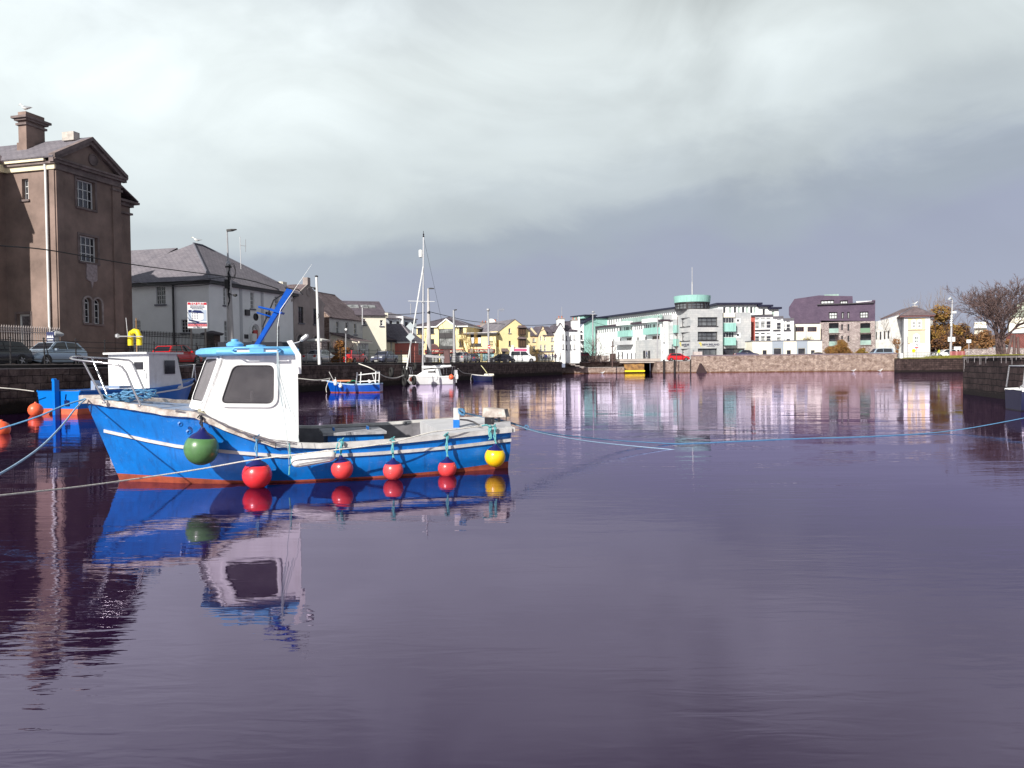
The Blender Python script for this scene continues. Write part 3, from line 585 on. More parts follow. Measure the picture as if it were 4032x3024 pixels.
for sd, m_ in ((0, 9),):
    h.slab([f2.P(-8.2, ze, -.4), f2.P(0.4, ze, -.4), f2.P(0.4, ze + 4.6, 7), f2.P(-8.2, ze + 4.6, 7)], .15, M_slate2); h.slab([f2.P(-8.2, ze, 14), f2.P(2, ze, 14), f2.P(2, ze + 4.6, 7), f2.P(-8.2, ze + 4.6, 7)], .15, M_slate2)
sk = [f2.P(-2.9, 0, 0)]
k_ = 4.6 / 7.4
def rp2(a, d): return f2.P(a, ze + .18 + (d + .4) * k_, d)
mb = MB(); mb.prism([rp2(-2.6, 1.5), rp2(-1.9, 1.5), rp2(-1.9, 3.6), rp2(-2.6, 3.6)], V((0, 0, .08))); build(mb, 'skylight', mat('bright_skylight', (.7, .75, .75), .2), h.root)
# chimney stack standing on the bay
ca, cb = f.a(0), 0
def stack(px0, pxm, px1, ytop, ybot):
    # left narrow face px0..pxm faces the camera, wide face pxm..px1 faces the water
    cf = Fac(f.P(A0 + 0.2, 0, dp - 0.4)[:2], f.u); aL = cf.a(pxm); aR = cf.a(px1)
    lf_ = Fac(cf.P(aL, 0)[:2], (cf.n.x, cf.n.y)); d_ = -lf_.a(px0)
    z1 = cf.z(pxm, ytop); z0 = ze - .2
    o = h.block(cf, aL, aR, z0, z1, 0, d_, M_brown, 'chimney')
    h.block(cf, aL - .12, aR + .12, z1 - .95, z1 - .8, -.12, d_ + .12, M_brownl, 'chimney_band', o)
    h.block(cf, aL - .32, aR + .32, z1 - .5, z1 - .34, -.32, d_ + .32, M_brownl, 'chimney_cap', o); h.block(cf, aL - .18, aR + .18, z1 - .64, z1 - .5, -.18, d_ + .18, M_brownl, 'chimney_cap', o)
    h.block(cf, aL - .08, aR + .08, z0, z0 + 2.2, -.08, d_ + .08, M_brown, 'chimney_base', o)
    return cf, aL, aR, z1, d_
cf, aL, aR, z1, d_ = stack(97, 128, 200, 447, 610)
GULL1 = cf.P(aL + .3, z1, d_ / 2)
# set-back end bay behind the right corner
e0 = A1; ef = Fac(f.P(0, 0, 1.0)[:2], f.u); e1 = ef.a(526); ez = ef.z(526, 806)
h.block(ef, e0 - .2, e1, h.z0, ez, 0, 10, M_brown, 'rear_bay'); h.block(ef, e0 - .2, e1 + .15, ez - .9, ez - .75, -.15, 10, M_brownl, 'cornice'); h.block(ef, e0 - .2, e1 + .2, ez - .3, ez - .05, -.2, 10, M_brownl, 'cornice'); h.block(ef, e0 - .2, e1 + .5, ez - .05, ez + .12, -.5, 10, M_brownl, 'cornice')
h.slab([ef.P(e0 - .2, ez + 1.6, 3), ef.P(e1 + .45, ez + .15, 3), ef.P(e1 + .45, ez + .15, -.4), ef.P(e0 - .2, ez + 1.6, -.4)], .1, M_slate2)

# --- 2. white house with the hipped slate roof
f = qfac(9.0); A0, A1 = f.a(828), f.a(1158); ze = f.z(828, 1106)
h = House('white_harbour_house', 'large two-storey white house with a grey hipped roof, red door and fanlight', f, A0, A1, 12.6)
W = [dict(px=(884, 1132, 897, 1202), cols=2, rows=4, surround=None), dict(px=(990, 1150, 1006, 1216), cols=3, rows=4), dict(px=(1086, 1167, 1103, 1226), cols=3, rows=4), dict(px=(886, 1263, 901, 1345), cols=2, rows=4), dict(px=(1090, 1285, 1104, 1345), cols=3, rows=4)]
dh = (f.a(992), GZ - .1, f.a(1021), f.z(1006, 1278), True)
W.append(dict(h=dh, cols=1, rows=1, sill=None, name='door', gm=mat('black_fanlight', (.02, .02, .02), .3), fw=.10, label='red front door under a fanlight'))
h.shell(M_white, ze, wins=W, sidem=M_white, rev=.16, left=False)
mb = MB(); zd = f.z(1006, 1300); mb.obox(f.P(dh[0] + .45, GZ, .10), f.P(dh[2] - .1, 0, 0) - f.P(dh[0] + .45, 0, 0), V((f.n.x, f.n.y, 0)) * .06, V((0, 0, zd - GZ))); build(mb, 'door_leaf', mat('red_door', (.45, .02, .015), .4), h.root)
c = (dh[0] + dh[2]) / 2; r = (dh[2] - dh[0]) / 2; zt = dh[3] - r; mb = MB()
for k in range(1, 6): t_ = PI * k / 6; mb.tube([f.P(c, zt, .08), f.P(c + r * math.cos(t_), zt + r * math.sin(t_), .08)], .035, 4)
build(mb, 'fanlight_bars', M_frame, h.root)
mb = MB()
for k in range(12):
    t0, t1 = PI * k / 12, PI * (k + 1) / 12; mb.prism([f.P(c + rr * math.cos(tt), zt + rr * math.sin(tt), 0) for rr, tt in ((r + .05, t0), (r + .32, t0), (r + .32, t1), (r + .05, t1))], V((f.n.x, f.n.y, 0)) * .1)
for x0 in (c - r - .32, c + r + .05): mb.obox(f.P(x0, GZ, 0), V((f.u.x, f.u.y, 0)) * .27, V((f.n.x, f.n.y, 0)) * .1, V((0, 0, zt - GZ)))
build(mb, 'door_surround', M_white, h.root, merge=False)
for px in (952, 1036): h.block(f, f.a(px) - .18, f.a(px) + .18, h.z0, ze - .3, -.07, .02, M_wgrey, 'pilaster')
for px, py in ((971, 1231), (1053, 1240)): a, z = f.q(px, py); h.block(f, a - .32, a + .32, z - .28, z + .28, -.18, 0, M_dark, 'wall_lamp')
a, z = f.q(1006, 1248); mb = MB(); mb.lathe(f.P(a, z, 0), [(.36, 0), (.36, .1), (.26, .12), (.26, .03)], 16, axis=(f.n.x, f.n.y, 0)); mb.v and build(mb, 'round_vent', M_dark, h.root)
a, z = f.q(969, 1325); h.block(f, a - .3, a + .3, z - .2, z + .2, -.06, 0, M_dark, 'name_plate')
a, z = f.q(989, 1330); h.block(f, a - .35, a + .35, z - .35, z + .4, -.4, -.2, M_frame, 'notice_box')
lf = Fac(f.P(A0, 0)[:2], (f.n.x, f.n.y))
lw1 = h.pxh(lf, (620, 1127, 657, 1198)); lw2 = h.pxh(lf, (716, 1258, 752, 1310)); lw3 = h.pxh(lf, (533, 1262, 556, 1304)); LD = lf.a(529)
h.panel(lf, [(LD - 6, h.z0), (0, h.z0), (0, ze), (LD - 6, ze)], [lw1, lw2, lw3], M_white, .16)
h.window(lf, lw1, 4, 4, rev=.16, fw=.05); h.window(lf, lw2, 3, 4, rev=.16, fw=.05); h.window(lf, lw3, 3, 3, rev=.16, gm=M_glassl)
a = lf.a(690); mb = MB(); mb.tube([lf.P(a, ze - .3, -.1), lf.P(a, GZ, -.1)], .09, 8); build(mb, 'downpipe', M_dark, h.root)
h.hip(ze, f.z(764, 955) * 0 + ze + 4.5, M_slate3, oh=.55)
# rear wing roof, a little lower
cf_ = Fac(f.P(A0, 0, 12.6)[:2], (f.n.x, f.n.y))
mb = MB(); wd_ = 12.8; q = lambda a, z, d: f.P(A0 + a, z, d)
A_, B_, C_, D_ = q(-.55, ze, 10), q(wd_, ze, 10), q(wd_, ze, 24), q(-.55, ze, 24); E_, F_ = q(6.1, ze + 4.15, 8), q(6.1, ze + 4.15, 18.3)
mb.poly([A_, D_, F_, E_]); mb.poly([B_, E_, F_, C_]); mb.poly([C_, F_, D_]); build(mb, 'roof', M_slate3, h.root)
h.block(f, A0, A0 + wd_ - .3, h.z0, ze, 12.7, 23.6, M_wgrey, 'rear_wing')
h.block(f, A0 - .5, A0 + 3, ze - .28, ze - .02, 12.4, 24, M_dark, 'gutter')
a, z = f.q(1148, 1120); h.block(f, a - .4, a + .4, z - .6, z + .3, .8, 1.5, M_cream2, 'vent_cowl')
P_ = f.P(f.a(946), 0, 8); zb = ze + 2.0
mb = MB(); X0 = at(948, 1020, P_.y + 2); X1 = at(945, 932, P_.y + 2); mb.tube([X0 - V((0, 0, 1)), X1], .035, 5)
for px0, py0, px1, py1 in ((946, 966, 969, 969), (967, 942, 967, 992)): mb.tube([at(px0, py0, P_.y + 2), at(px1, py1, P_.y + 2)], .025, 4)
build(mb, 'roof_aerial', M_galv, h.root)
GULL2 = f.P(A1 - 7.2, ze + 4.62, 6.3)

# --- 3. grey gabled schoolhouse
f = qfac(8.9); A0, A1 = f.a(1161), f.a(1279)
ze = f.z(1270, 1196); za = f.z(1219, 1122); AC = (A0 + A1) / 2
h = House('grey_gabled_building', 'narrow grey rendered building with a coped street gable and arched doorways', f, A0, A1, 12)
W = [dict(px=(1178, 1208, 1198, 1272), cols=2, rows=3, fm=M_framed), dict(px=(1237, 1216, 1255, 1277), cols=2, rows=3, fm=M_framed)]
W += [dict(px=(1172, 1318, 1196, 1432), arch=True, cols=1, rows=1, fm=M_framed, sill=None, name='door', gm=mat('dark_arched_door', (.015, .013, .02), .5)), dict(px=(1237, 1323, 1256, 1432), arch=True, cols=1, rows=1, fm=M_framed, sill=None, name='door', gm=mat('dark_arched_door', (.015, .013, .02), .5))]
h.shell(M_grey, ze, outline=[(A0, h.z0), (A1, h.z0), (A1, ze), (AC, za), (A0, ze)], wins=W)
h.gable_front(A0, A1, ze, za, M_slate2, oh=.3, front=-.1, verge=mat('pale_coping', (.38, .34, .32), .9, var=.3, vs=3))
h.block(f, AC - .3, AC + .3, za, za + .8, 0, .6, M_grey, 'finial')
for x in (f.a(1184), f.a(1246)):
    mb = MB(); r = .75; zt = f.z(1184, 1318) - .75
    for k in range(10):
        t0, t1 = PI * k / 10, PI * (k + 1) / 10; mb.prism([f.P(x + rr * math.cos(tt), zt + rr * math.sin(tt), 0) for rr, tt in ((r + .1, t0), (r + .3, t0), (r + .3, t1), (r + .1, t1))], V((f.n.x, f.n.y, 0)) * .08)
    build(mb, 'arch_hood', M_grey, h.root, merge=False)
a, z = f.q(1215, 1150); mb = MB(); mb.lathe(f.P(a, z, 0), [(.5, 0), (.5, .06), (.36, .08), (.34, .02)], 16, axis=(f.n.x, f.n.y, 0)); build(mb, 'medallion', M_grey, h.root)

# --- 4. grey terrace house with the lean-to porch
f = qfac(9.6); A0, A1 = f.a(1299), f.a(1432); ze = f.z(1299, 1245)
h = House('terrace_house', 'pale grey terraced house with three sash windows and a brown slate roof', f, A0, A1, 8)
h.shell(M_grey2, ze, wins=[dict(px=(1326, 1264, 1337, 1312), cols=1, rows=2), dict(px=(1362, 1268, 1374, 1316), cols=1, rows=2), dict(px=(1396, 1273, 1406, 1317), cols=1, rows=2)], sidem=M_quayl, gable=ze + 3.2)
h.gable_side(ze, ze + 3.2, M_slate2, oh=.3)
pf = qfac(6.2); B0, B1 = pf.a(1408), pf.a(1452); pz = pf.z(1408, 1347)
h.panel(pf, [(B0, h.z0), (B1, h.z0), (B1, pz), (B0, pz)], [h.pxh(pf, (1412, 1353, 1443, 1400))], M_grey2, .1)
h.window(pf, h.pxh(pf, (1412, 1353, 1443, 1400)), 3, 2, rev=.1, sill=None, gm=M_glassl)
plf = Fac(pf.P(B0, 0)[:2], (pf.n.x, pf.n.y)); h.panel(plf, [(-3.4, h.z0), (0, h.z0), (0, pz), (-3.4, pz + 1.0)], [], M_cream2)
h.slab([pf.P(B0 - .3, pz, -.35), pf.P(B1 + .3, pz, -.35), pf.P(B1 + .3, pz + 1.1, 3.5), pf.P(B0 - .3, pz + 1.1, 3.5)], .14, M_slate2, 'porch_roof')
h.block(pf, B0 - .35, B1 + .35, pz - .12, pz + .1, -.45, -.3, M_cream2, 'fascia')
h.block(pf, B0 - 8, B0 - .1, h.z0, GZ + 1.3, 1.5, 1.9, mat('brown_garden_wall', (.28, .13, .07), .9, var=.4), 'garden_wall')

# --- 5. tall cream house with rooflights behind the terrace
f = pfac(1352, 99, 1522, 101); A0, A1 = 0, f.a(1522); ze = f.z(1440, 1240)
h = House('cream_house', 'tall cream house behind the terrace with four rooflights and a white chimney', f, A0, A1, 9)
h.shell(M_cream2, ze, wins=[dict(px=(1432, 1255, 1443, 1278), cols=1, rows=2), dict(px=(1499, 1260, 1511, 1283), cols=1, rows=2)], gable=f.z(1440, 1188))
zr = f.z(1440, 1186) + .2; h.gable_side(ze, zr, M_slate, oh=.3)
for px in (1383, 1411, 1448, 1478):
    kk = (zr - ze) / 4.5; d_ = 2.0; a = f.a(px + 3); mb = MB(); mb.prism([f.P(a - .45, ze + kk * d_ + .14, d_), f.P(a + .45, ze + kk * d_ + .14, d_), f.P(a + .45, ze + kk * (d_ + .9) + .14, d_ + .9), f.P(a - .45, ze + kk * (d_ + .9) + .14, d_ + .9)], V((0, 0, .12))); build(mb, 'rooflight', M_glassl, h.root)
h.chimney(f.a(1340) + .3, 3.5, ze, f.z(1340, 1186), 1.6, 1.4, M_white, 2)
h.block(f, A1 - .1, A1 + .25, ze - .3, ze + .3, -.2, 9, M_cream2, 'gable_coping')

# --- 6. cream bungalow on the quay with the stone chimney
f = qfac(8.4); A0, A1 = f.a(1503), f.a(1556); ze = f.z(1503, 1337)
h = House('cream_bungalow', 'single-storey cream house on the quay with a hipped slate roof and stone chimney', f, A0, A1, 9)
h.shell(M_cream, ze, wins=[dict(px=(1511, 1342, 1520, 1400), cols=1, rows=2, sill=None), dict(px=(1539, 1344, 1546, 1398), cols=1, rows=2, sill=None)])
lf = Fac(f.P(A0, 0)[:2], (f.n.x, f.n.y)); h.hip(ze, f.z(1480, 1292) + 0.4, M_slate2, oh=.35, fascia=M_dark)
a = (A0 + 2.2); h.chimney(a, 5.5, ze + .5, f.z(1475, 1268), 1.1, 1.5, M_quay, 0)

# --- 7. pink bungalow
f = qfac(8.4); A0, A1 = f.a(1557), f.a(1622); ze = f.z(1557, 1346)
h = House('pink_bungalow', 'terracotta pink single-storey house with white-framed windows and a grey slate roof', f, A0, A1, 9)
h.shell(M_pink, ze, wins=[dict(px=(1565, 1352, 1581, 1398), cols=2, rows=2, sill=None, fw=.14), dict(px=(1584, 1352, 1594, 1410), cols=1, rows=1, sill=None), dict(px=(1601, 1352, 1617, 1410), cols=3, rows=1, sill=None, name='door')], gable=ze + 3.4)
h.gable_side(ze, ze + 3.4, M_slate3, oh=.3)
pf = qfac(5.6); B0, B1 = pf.a(1634), pf.a(1664); h.block(pf, B0, B1, h.z0, ze, 0, 8, M_pink, 'front_wing')
wq = h.pxh(pf, (1648, 1352, 1660, 1398)); h.window(pf, wq, 2, 2, rev=-.02, sill=None)
mb = MB(); a0, a1 = B0 - .3, B1 + .3; Aq, Bq, Cq, Dq = pf.P(a0, ze, -.3), pf.P(a1, ze, -.3), pf.P(a1, ze, 8.3), pf.P(a0, ze, 8.3); m_ = (a0 + a1) / 2; Eq, Fq = pf.P(m_, ze + 2.6, 2.5), pf.P(m_, ze + 2.6, 8.3)
mb.poly([Aq, Bq, Eq]); mb.poly([Bq, Cq, Fq, Eq]); mb.poly([Dq, Aq, Eq, Fq]); mb.poly([Aq, Dq, Cq, Bq]); build(mb, 'wing_roof', M_slate3, h.root)
h.block(pf, a0, a1, ze - .2, ze - .02, -.32, 8, M_frame, 'fascia')

# --- 8. pale blue-white block behind the bungalows
f = pfac(1521, 118, 1645, 122); A0, A1 = 0, f.a(1642); ze = f.z(1560, 1255)
h = House('pale_blue_building', 'pale blue-white two-storey building behind the bungalows with small square windows', f, A0, A1, 14)
h.shell(mat('pale_blue_render', (.60, .66, .70), .85, var=.1), ze, wins=[dict(px=p, cols=2, rows=1, fm=M_framed) for p in ((1535, 1263, 1547, 1282), (1563, 1265, 1575, 1284), (1597, 1268, 1608, 1284), (1621, 1270, 1632, 1286), (1563, 1306, 1576, 1320), (1535, 1304, 1547, 1319))], gable=f.z(1560, 1222))
h.gable_side(ze, f.z(1560, 1222), M_slate3, oh=.3)
h.block(f, f.a(1581), f.a(1584), h.z0, ze + .4, -.5, 3, M_white, 'buttress')

# --- 9. yellow public house
f = pfac(1637, 150, 1840, 148); A0, A1 = 0, f.a(1838); ze = f.z(1700, 1284)
h = House('yellow_pub', 'pale yellow two-storey pub with a central gabled glazed bay and dark red shopfront', f, A0, A1, 13)
WY = [dict(px=p, cols=3, rows=1, fm=M_framed, sill=M_framed) for p in ((1646, 1287, 1668, 1315), (1694, 1286, 1711, 1313), (1809, 1286, 1825, 1314), (1650, 1335, 1669, 1364), (1694, 1335, 1711, 1364), (1809, 1335, 1825, 1364))]
bay = h.pxh(f, (1733, 1286, 1787, 1372)); sh1 = h.pxh(f, (1676, 1391, 1728, 1426)); sh2 = h.pxh(f, (1733, 1391, 1822, 1426))
WY.append(dict(h=sh1, cols=3, rows=1, fm=M_framed, sill=None, gm=M_glassl, name='shop_window')); WY.append(dict(h=sh2, cols=6, rows=1, fm=M_framed, sill=None, gm=M_glassl, name='shop_window'))
h.shell(M_yell, ze, wins=WY)
h.hip(ze, f.z(1750, 1241), M_slate, oh=.5, fascia=M_frame, inset=7)
c0, c1 = f.a(1727), f.a(1798); cz = f.z(1760, 1258)
h.panel(Fac(f.P(0, 0, -.6)[:2], f.u), [(c0 + .3, ze - .6), (c1 - .3, ze - .6), (c1 - .3, ze), ((c0 + c1) / 2, cz - .1), (c0 + .3, ze)], [], M_yell)
h.gable_front(c0, c1, ze - .1, cz, M_slate, oh=.2, front=.75, d=6, verge=M_frame)
bf = Fac(f.P(0, 0, -.55)[:2], f.u)
z_a, z_b, z_c, z_d = bf.z(1760, 1287), bf.z(1760, 1312), bf.z(1760, 1331), bf.z(1760, 1364)
for (zz0, zz1, gm_) in ((z_b, z_a, M_glassl), (z_d, z_c, M_glassl)):
    h.window(bf, (bay[0], zz0, bay[2], zz1), 7, 1, fm=M_framed, gm=gm_, sill=None, rev=.1, name='bay_window')
h.block(bf, bay[0], bay[2], z_c, z_b, -.03, .5, M_framed, 'bay_panel'); h.block(bf, bay[0], bay[2], bf.z(1760, 1374), z_d, -.03, .5, M_framed, 'bay_panel')
h.block(bf, bay[0] - .05, bay[0], bf.z(1760, 1374), z_a, 0, .5, M_framed, 'bay_side'); h.block(bf, bay[2], bay[2] + .05, bf.z(1760, 1374), z_a, 0, .5, M_framed, 'bay_side')
z0_, z1_ = f.z(1760, 1390), f.z(1760, 1376); o = h.block(f, f.a(1674), f.a(1826), z0_, z1_, -.3, 0, mat('black_red_fascia', (.06, .012, .015), .5), 'sign_board')
for zz in (z0_, z1_ - .1): h.block(f, f.a(1674), f.a(1826), zz, zz + .1, -.34, -.3, mat('red_line', (.45, .02, .02), .5), 'trim', o)
M_let = mat('cream_lettering', (.80, .70, .55), .5)
def ftext(s_, fac, px, py, size, m, parent, d=-.36, sx=1.0, ox=0.0):
    a, z = fac.q(px, py); P = fac.P(a, z, d); M = Matrix(((fac.u.x, 0, fac.n.x, P.x), (fac.u.y, 0, fac.n.y, P.y), (0, 1, 0, P.z), (0, 0, 0, 1))); return text(s_, size, parent, M, m, ext=.01, sx=sx, ox=ox)
ftext("on n/auna x", f, 1800, 1382, .75, M_let, o, sx=.95); ftext("no n.no", f, 1708, 1382, .7, M_let, o)
a, z = f.q(1709, 1374); mb = MB(); mb.lathe(f.P(a, z, 0), [(1.0, 0), (1.0, .3), (.8, .32)], 20, axis=(f.n.x, f.n.y, 0)); build(mb, 'arched_sign', mat('black_red_fascia', (.06, .012, .015), .5), h.root)

# --- 10. low link block with posters and the second shopfront
f = pfac(1839, 147.6, 1956, 146); A0, A1 = 0, f.a(1953); zt = f.z(1900, 1312)
h = House('link_shop', 'low yellow shop with three upstairs posters between the two yellow buildings', f, A0, A1, 8)
W = [dict(px=(1853, 1318, 1896, 1362), cols=3, rows=2, fm=M_framed, sill=M_framed, gm=M_dark), dict(px=(1849, 1390, 1892, 1422), cols=2, rows=1, fm=M_framed, sill=None, name='shop_window', gm=mat('cyan_posters_glass', (.38, .60, .66), .2, var=.5, vs=1.2)), dict(px=(1899, 1390, 1946, 1422), cols=3, rows=1, fm=M_framed, sill=None, name='shop_window', gm=mat('cyan_posters_glass', (.38, .60, .66), .2))]
h.shell(M_yell, zt, wins=W)
h.block(f, A0 - .4, A1 + .4, zt - .3, zt, -.6, 8, M_dark, 'roof'); h.block(f, A0 - .4, A1 + .4, zt, zt + .15, -.65, 8, M_concrete, 'roof_edge')
for i, (px, m_) in enumerate(((1863, M_frame), (1876, mat('orange_poster', (.75, .42, .05), .5)), (1889, M_frame))):
    a0_, z0_, a1_, z1_, _ = h.pxh(f, (px - 5.5, 1329, px + 5.5, 1352)); h.block(f, a0_, a1_, z0_, z1_, .0, .03, m_, 'poster')
z0_, z1_ = f.z(1900, 1388), f.z(1900, 1374); o = h.block(f, f.a(1846), f.a(1949), z0_, z1_, -.3, 0, mat('black_red_fascia', (.06, .012, .015), .5), 'sign_board')
for zz in (z0_, z1_ - .1): h.block(f, f.a(1846), f.a(1949), zz, zz + .1, -.34, -.3, mat('red_line', (.45, .02, .02), .5), 'trim', o)
ftext("m(.w/na", f, 1898, 1380, .95, M_let, o)
for px in (1859, 1937): a, z = f.q(px, 1380); mb = MB(); mb.lathe(f.P(a, z, -.3), [(.42, 0), (.42, .04), (.36, .05)], 14, axis=(f.n.x, f.n.y, 0)); build(mb, 'oval_badge', M_cope, o)
for k in range(4): a, z = f.q(1930, 1344 + k * 6); h.block(f, a - .5, a + .6, z - .07, z + .07, -.05, 0, M_dark, 'wall_slat')

# --- 11. yellow gable building with box bays
f = pfac(1967, 147, 2088, 149.3); A0, A1 = 0, f.a(2088); AC = f.a(2029); za = f.z(2029, 1258); ze = f.z(1967, 1304); ze2 = f.z(2087, 1299)
h = House('yellow_gable_house', 'pale yellow three-storey gable with boxed windows beside the white and pink shopfront', f, A0, A1, 16)
b1, b2 = h.pxh(f, (2043, 1293, 2065, 1318)), h.pxh(f, (2043, 1337, 2065, 1366))
W = [dict(px=(2004, 1293, 2012, 1312), cols=1, rows=1, fm=M_grey2), dict(px=(2004, 1342, 2012, 1361), cols=1, rows=1, fm=M_framed), dict(px=(1977, 1382, 1990, 1400), cols=2, rows=1, fm=M_framed)]
h.shell(M_yell, min(ze, ze2), outline=[(A0, h.z0), (A1, h.z0), (A1, ze), (AC, za), (A0, ze)], wins=W)
h.gable_front(A0, A1, ze, za, M_slate3, oh=.2, front=.1)
for b_ in (b1, b2):
    o = h.block(f, b_[0] - .15, b_[2] + .15, b_[1] - .1, b_[3] + .1, -.55, 0, mat('brown_window_box', (.09, .05, .03), .6), 'box_window'); bf = Fac(f.P(0, 0, -.56)[:2], f.u); h.window(bf, b_[:4], 2, 1, fm=M_framed, sill=None, rev=.02, gm=M_glassl)
    mb = MB(); e_ = .35; zz = b_[3] + .1; mb.loft([[f.P(b_[0] - e_, zz, 0), f.P(b_[2] + e_, zz, 0), f.P(b_[2] + e_, zz, -.9), f.P(b_[0] - e_, zz, -.9)], [f.P(b_[0], zz + .5, 0), f.P(b_[2], zz + .5, 0), f.P(b_[2], zz + .5, -.1), f.P(b_[0], zz + .5, -.1)]]); build(mb, 'canopy', M_slate2, h.root)
b_ = h.pxh(f, (1974, 1384, 1994, 1384)); mb = MB(); zz = b_[1]; mb.loft([[f.P(b_[0], zz, 0), f.P(b_[2] + .3, zz, 0), f.P(b_[2] + .3, zz, -1.1), f.P(b_[0], zz, -1.1)], [f.P(b_[0], zz + .6, 0), f.P(b_[2] + .2, zz + .6, 0), f.P(b_[2] + .2, zz + .6, -.1), f.P(b_[0], zz + .6, -.1)]]); build(mb, 'door_canopy', M_slate2, h.root)
sf = Fac(f.P(0, 0, -.5)[:2], f.u); s0, s1 = sf.a(2014), sf.a(2084); sz = sf.z(2050, 1369)
o = h.block(sf, s0, s1, h.z0, sz, .1, .5, M_frame, 'shopfront'); h.window(sf, (s0 + .9, sf.z(2050, 1424), s1 - .9, sf.z(2050, 1392)), 6, 1, sill=None, rev=.06, name='shop_window')
h.block(sf, s0 + .5, s1 - .5, sf.z(2050, 1386), sf.z(2050, 1374), -.05, .1, mat('pink_sign', (.62, .10, .25), .5), 'sign_board', o)
for a in (s0, s1 - .5): h.block(sf, a, a + .5, h.z0, sz + .5, -.1, .1, M_frame, 'column', o)
ow = h.pxh(Fac(f.P(0, 0)[:2], f.u), (1952, 1338, 1964, 1366))
lf = Fac(f.P(A0, 0)[:2], (f.n.x, f.n.y)); 
h.block(f, -.9, 0, h.z0, ze, .1, 15, M_yell, 'side_bay'); h.block(f, -.75, -.1, f.z(1958, 1366), f.z(1958, 1340), .06, .2, mat('ochre_recess', (.55, .25, .01), .8), 'ochre_recess')

# grey stone gable with chimneys behind
f = pfac(1874, 168, 1960, 168); h = House('stone_gable_terrace', 'grey stone terrace with stubby chimneys seen behind the low shop roof', f, 0, f.a(1962), 12)
h.shell(M_grey, f.z(1900, 1316), gable=f.z(1900, 1290)); h.gable_side(f.z(1900, 1316), f.z(1900, 1290), M_slate3, oh=.2)
for px, y, w_ in ((1882, 1286, 1.3), (1917, 1267, 2.9), (1943, 1262, 1.4)): h.chimney(f.a(px), 4, GZ + 4, f.z(px, y), w_, 1.4, M_grey, 4)
a, z = f.q(1934, 1275); mb = MB(); P_ = f.P(a, z, -2); mb.lathe(P_, [(.05, 0), (.6, .12), (.95, .35), (.97, .35), (.6, .08), (.05, -.05)], 20, axis=(.1, -1, .1)); mb.tube([P_ + V((0, .1, 0)), P_ + V((.8, 1.4, -1))], .08, 6); build(mb, 'satellite_dish', M_frame, h.root, smooth=40)

# --- 12/13. beige buildings
f = pfac(2087, 158, 2128, 159); ze = f.z(2105, 1323)
h = House('beige_house', 'small beige house with a plain grey roof right of the yellow gable', f, 0, f.a(2127), 9)
h.shell(M_beige, ze, wins=[dict(px=(2098, 1332, 2108, 1346), cols=2, rows=2), dict(px=(2098, 1361, 2109, 1382), cols=2, rows=2)], gable=f.z(2105, 1291)); h.gable_side(ze, f.z(2105, 1291), M_slate, oh=.2)
f = pfac(2121, 157, 2192, 158); A1 = f.a(2189); g1 = f.a(2156); ze = f.z(2170, 1321); za = f.z(2138, 1284)
h = House('beige_gabled_building', 'beige ecclesiastical-looking building with a steep front gable and tall narrow windows', f, 0, A1, 10)
gw = [h.pxh(f, p, True) for p in ((2128, 1322, 2134, 1342), (2144, 1322, 2150, 1342), (2127, 1357, 2135, 1383), (2143, 1357, 2151, 1383))]
W = [dict(h=g, cols=1, rows=2, gm=M_glassl, sill=None) for g in gw] + [dict(px=(2171, 1328, 2181, 1343), cols=2, rows=2), dict(px=(2171, 1358, 2181, 1379), cols=2, rows=2), dict(px=(2125, 1396, 2186, 1420), cols=5, rows=1, sill=None, name='shop_window', gm=M_glassl, fw=.3)]
h.shell(M_beige, ze, outline=[(0, h.z0), (A1, h.z0), (A1, ze), (g1, ze), (g1 / 2, za), (0, ze)], wins=W, gable=f.z(2170, 1284))
h.gable_side(ze, f.z(2170, 1284), M_slate, oh=.2, a0=g1 * .5); h.gable_front(0, g1, ze, za, M_slate, oh=.1, front=.05, d=6)
h.block(f, 0, A1, f.z(2150, 1386), f.z(2150, 1382), -.2, 0, M_sill, 'cornice')

# --- 14. white gable with tall chimney
f = pfac(2188, 156, 2226, 156.2); A1 = f.a(2226); ze = f.z(2207, 1308); za = f.z(2207, 1272)
h = House('white_gable_house', 'bright white gable house with a big chimney at the bend of the street', f, 0, A1, 22)
W = [dict(px=(2216, 1316, 2220, 1337), cols=1, rows=1, fm=M_framed), dict(px=(2216, 1355, 2220, 1375), cols=1, rows=1, fm=M_framed)]
c_ = f.a(2207); h.shell(M_white, ze, outline=[(0, h.z0), (A1, h.z0), (A1, ze), (f.a(2219), f.z(2219, 1286)), (f.a(2197), f.z(2197, 1284)), (0, ze)], wins=W)
h.chimney(f.a(2211), 1, f.z(2211, 1292), f.z(2211, 1252), 1.35, 1.8, M_white, 2)
f2 = pfac(2226, 158, 2284, 159); B1 = f2.a(2282); z2 = f2.z(2226, 1304)
W2 = [h.pxh(f2, p) for p in ((2229, 1322, 2233, 1341), (2245, 1320, 2249, 1339), (2260, 1318, 2263, 1337), (2229, 1358, 2233, 1377), (2245, 1357, 2249, 1376), (2260, 1356, 2263, 1375))]
h.panel(f2, [(0, h.z0), (B1, h.z0), (B1, z2), (0, z2)], W2, M_white)
for q in W2: h.window(f2, q, 1, 1, fm=M_framed)
mb = MB(); mb.poly([f2.P(0, h.z0, 0), f2.P(0, z2, 0), f2.P(0, z2 + 2.1, 3.5), f2.P(0, z2, 7), f2.P(0, h.z0, 7)]); build(mb, 'side_wall', M_white, h.root)
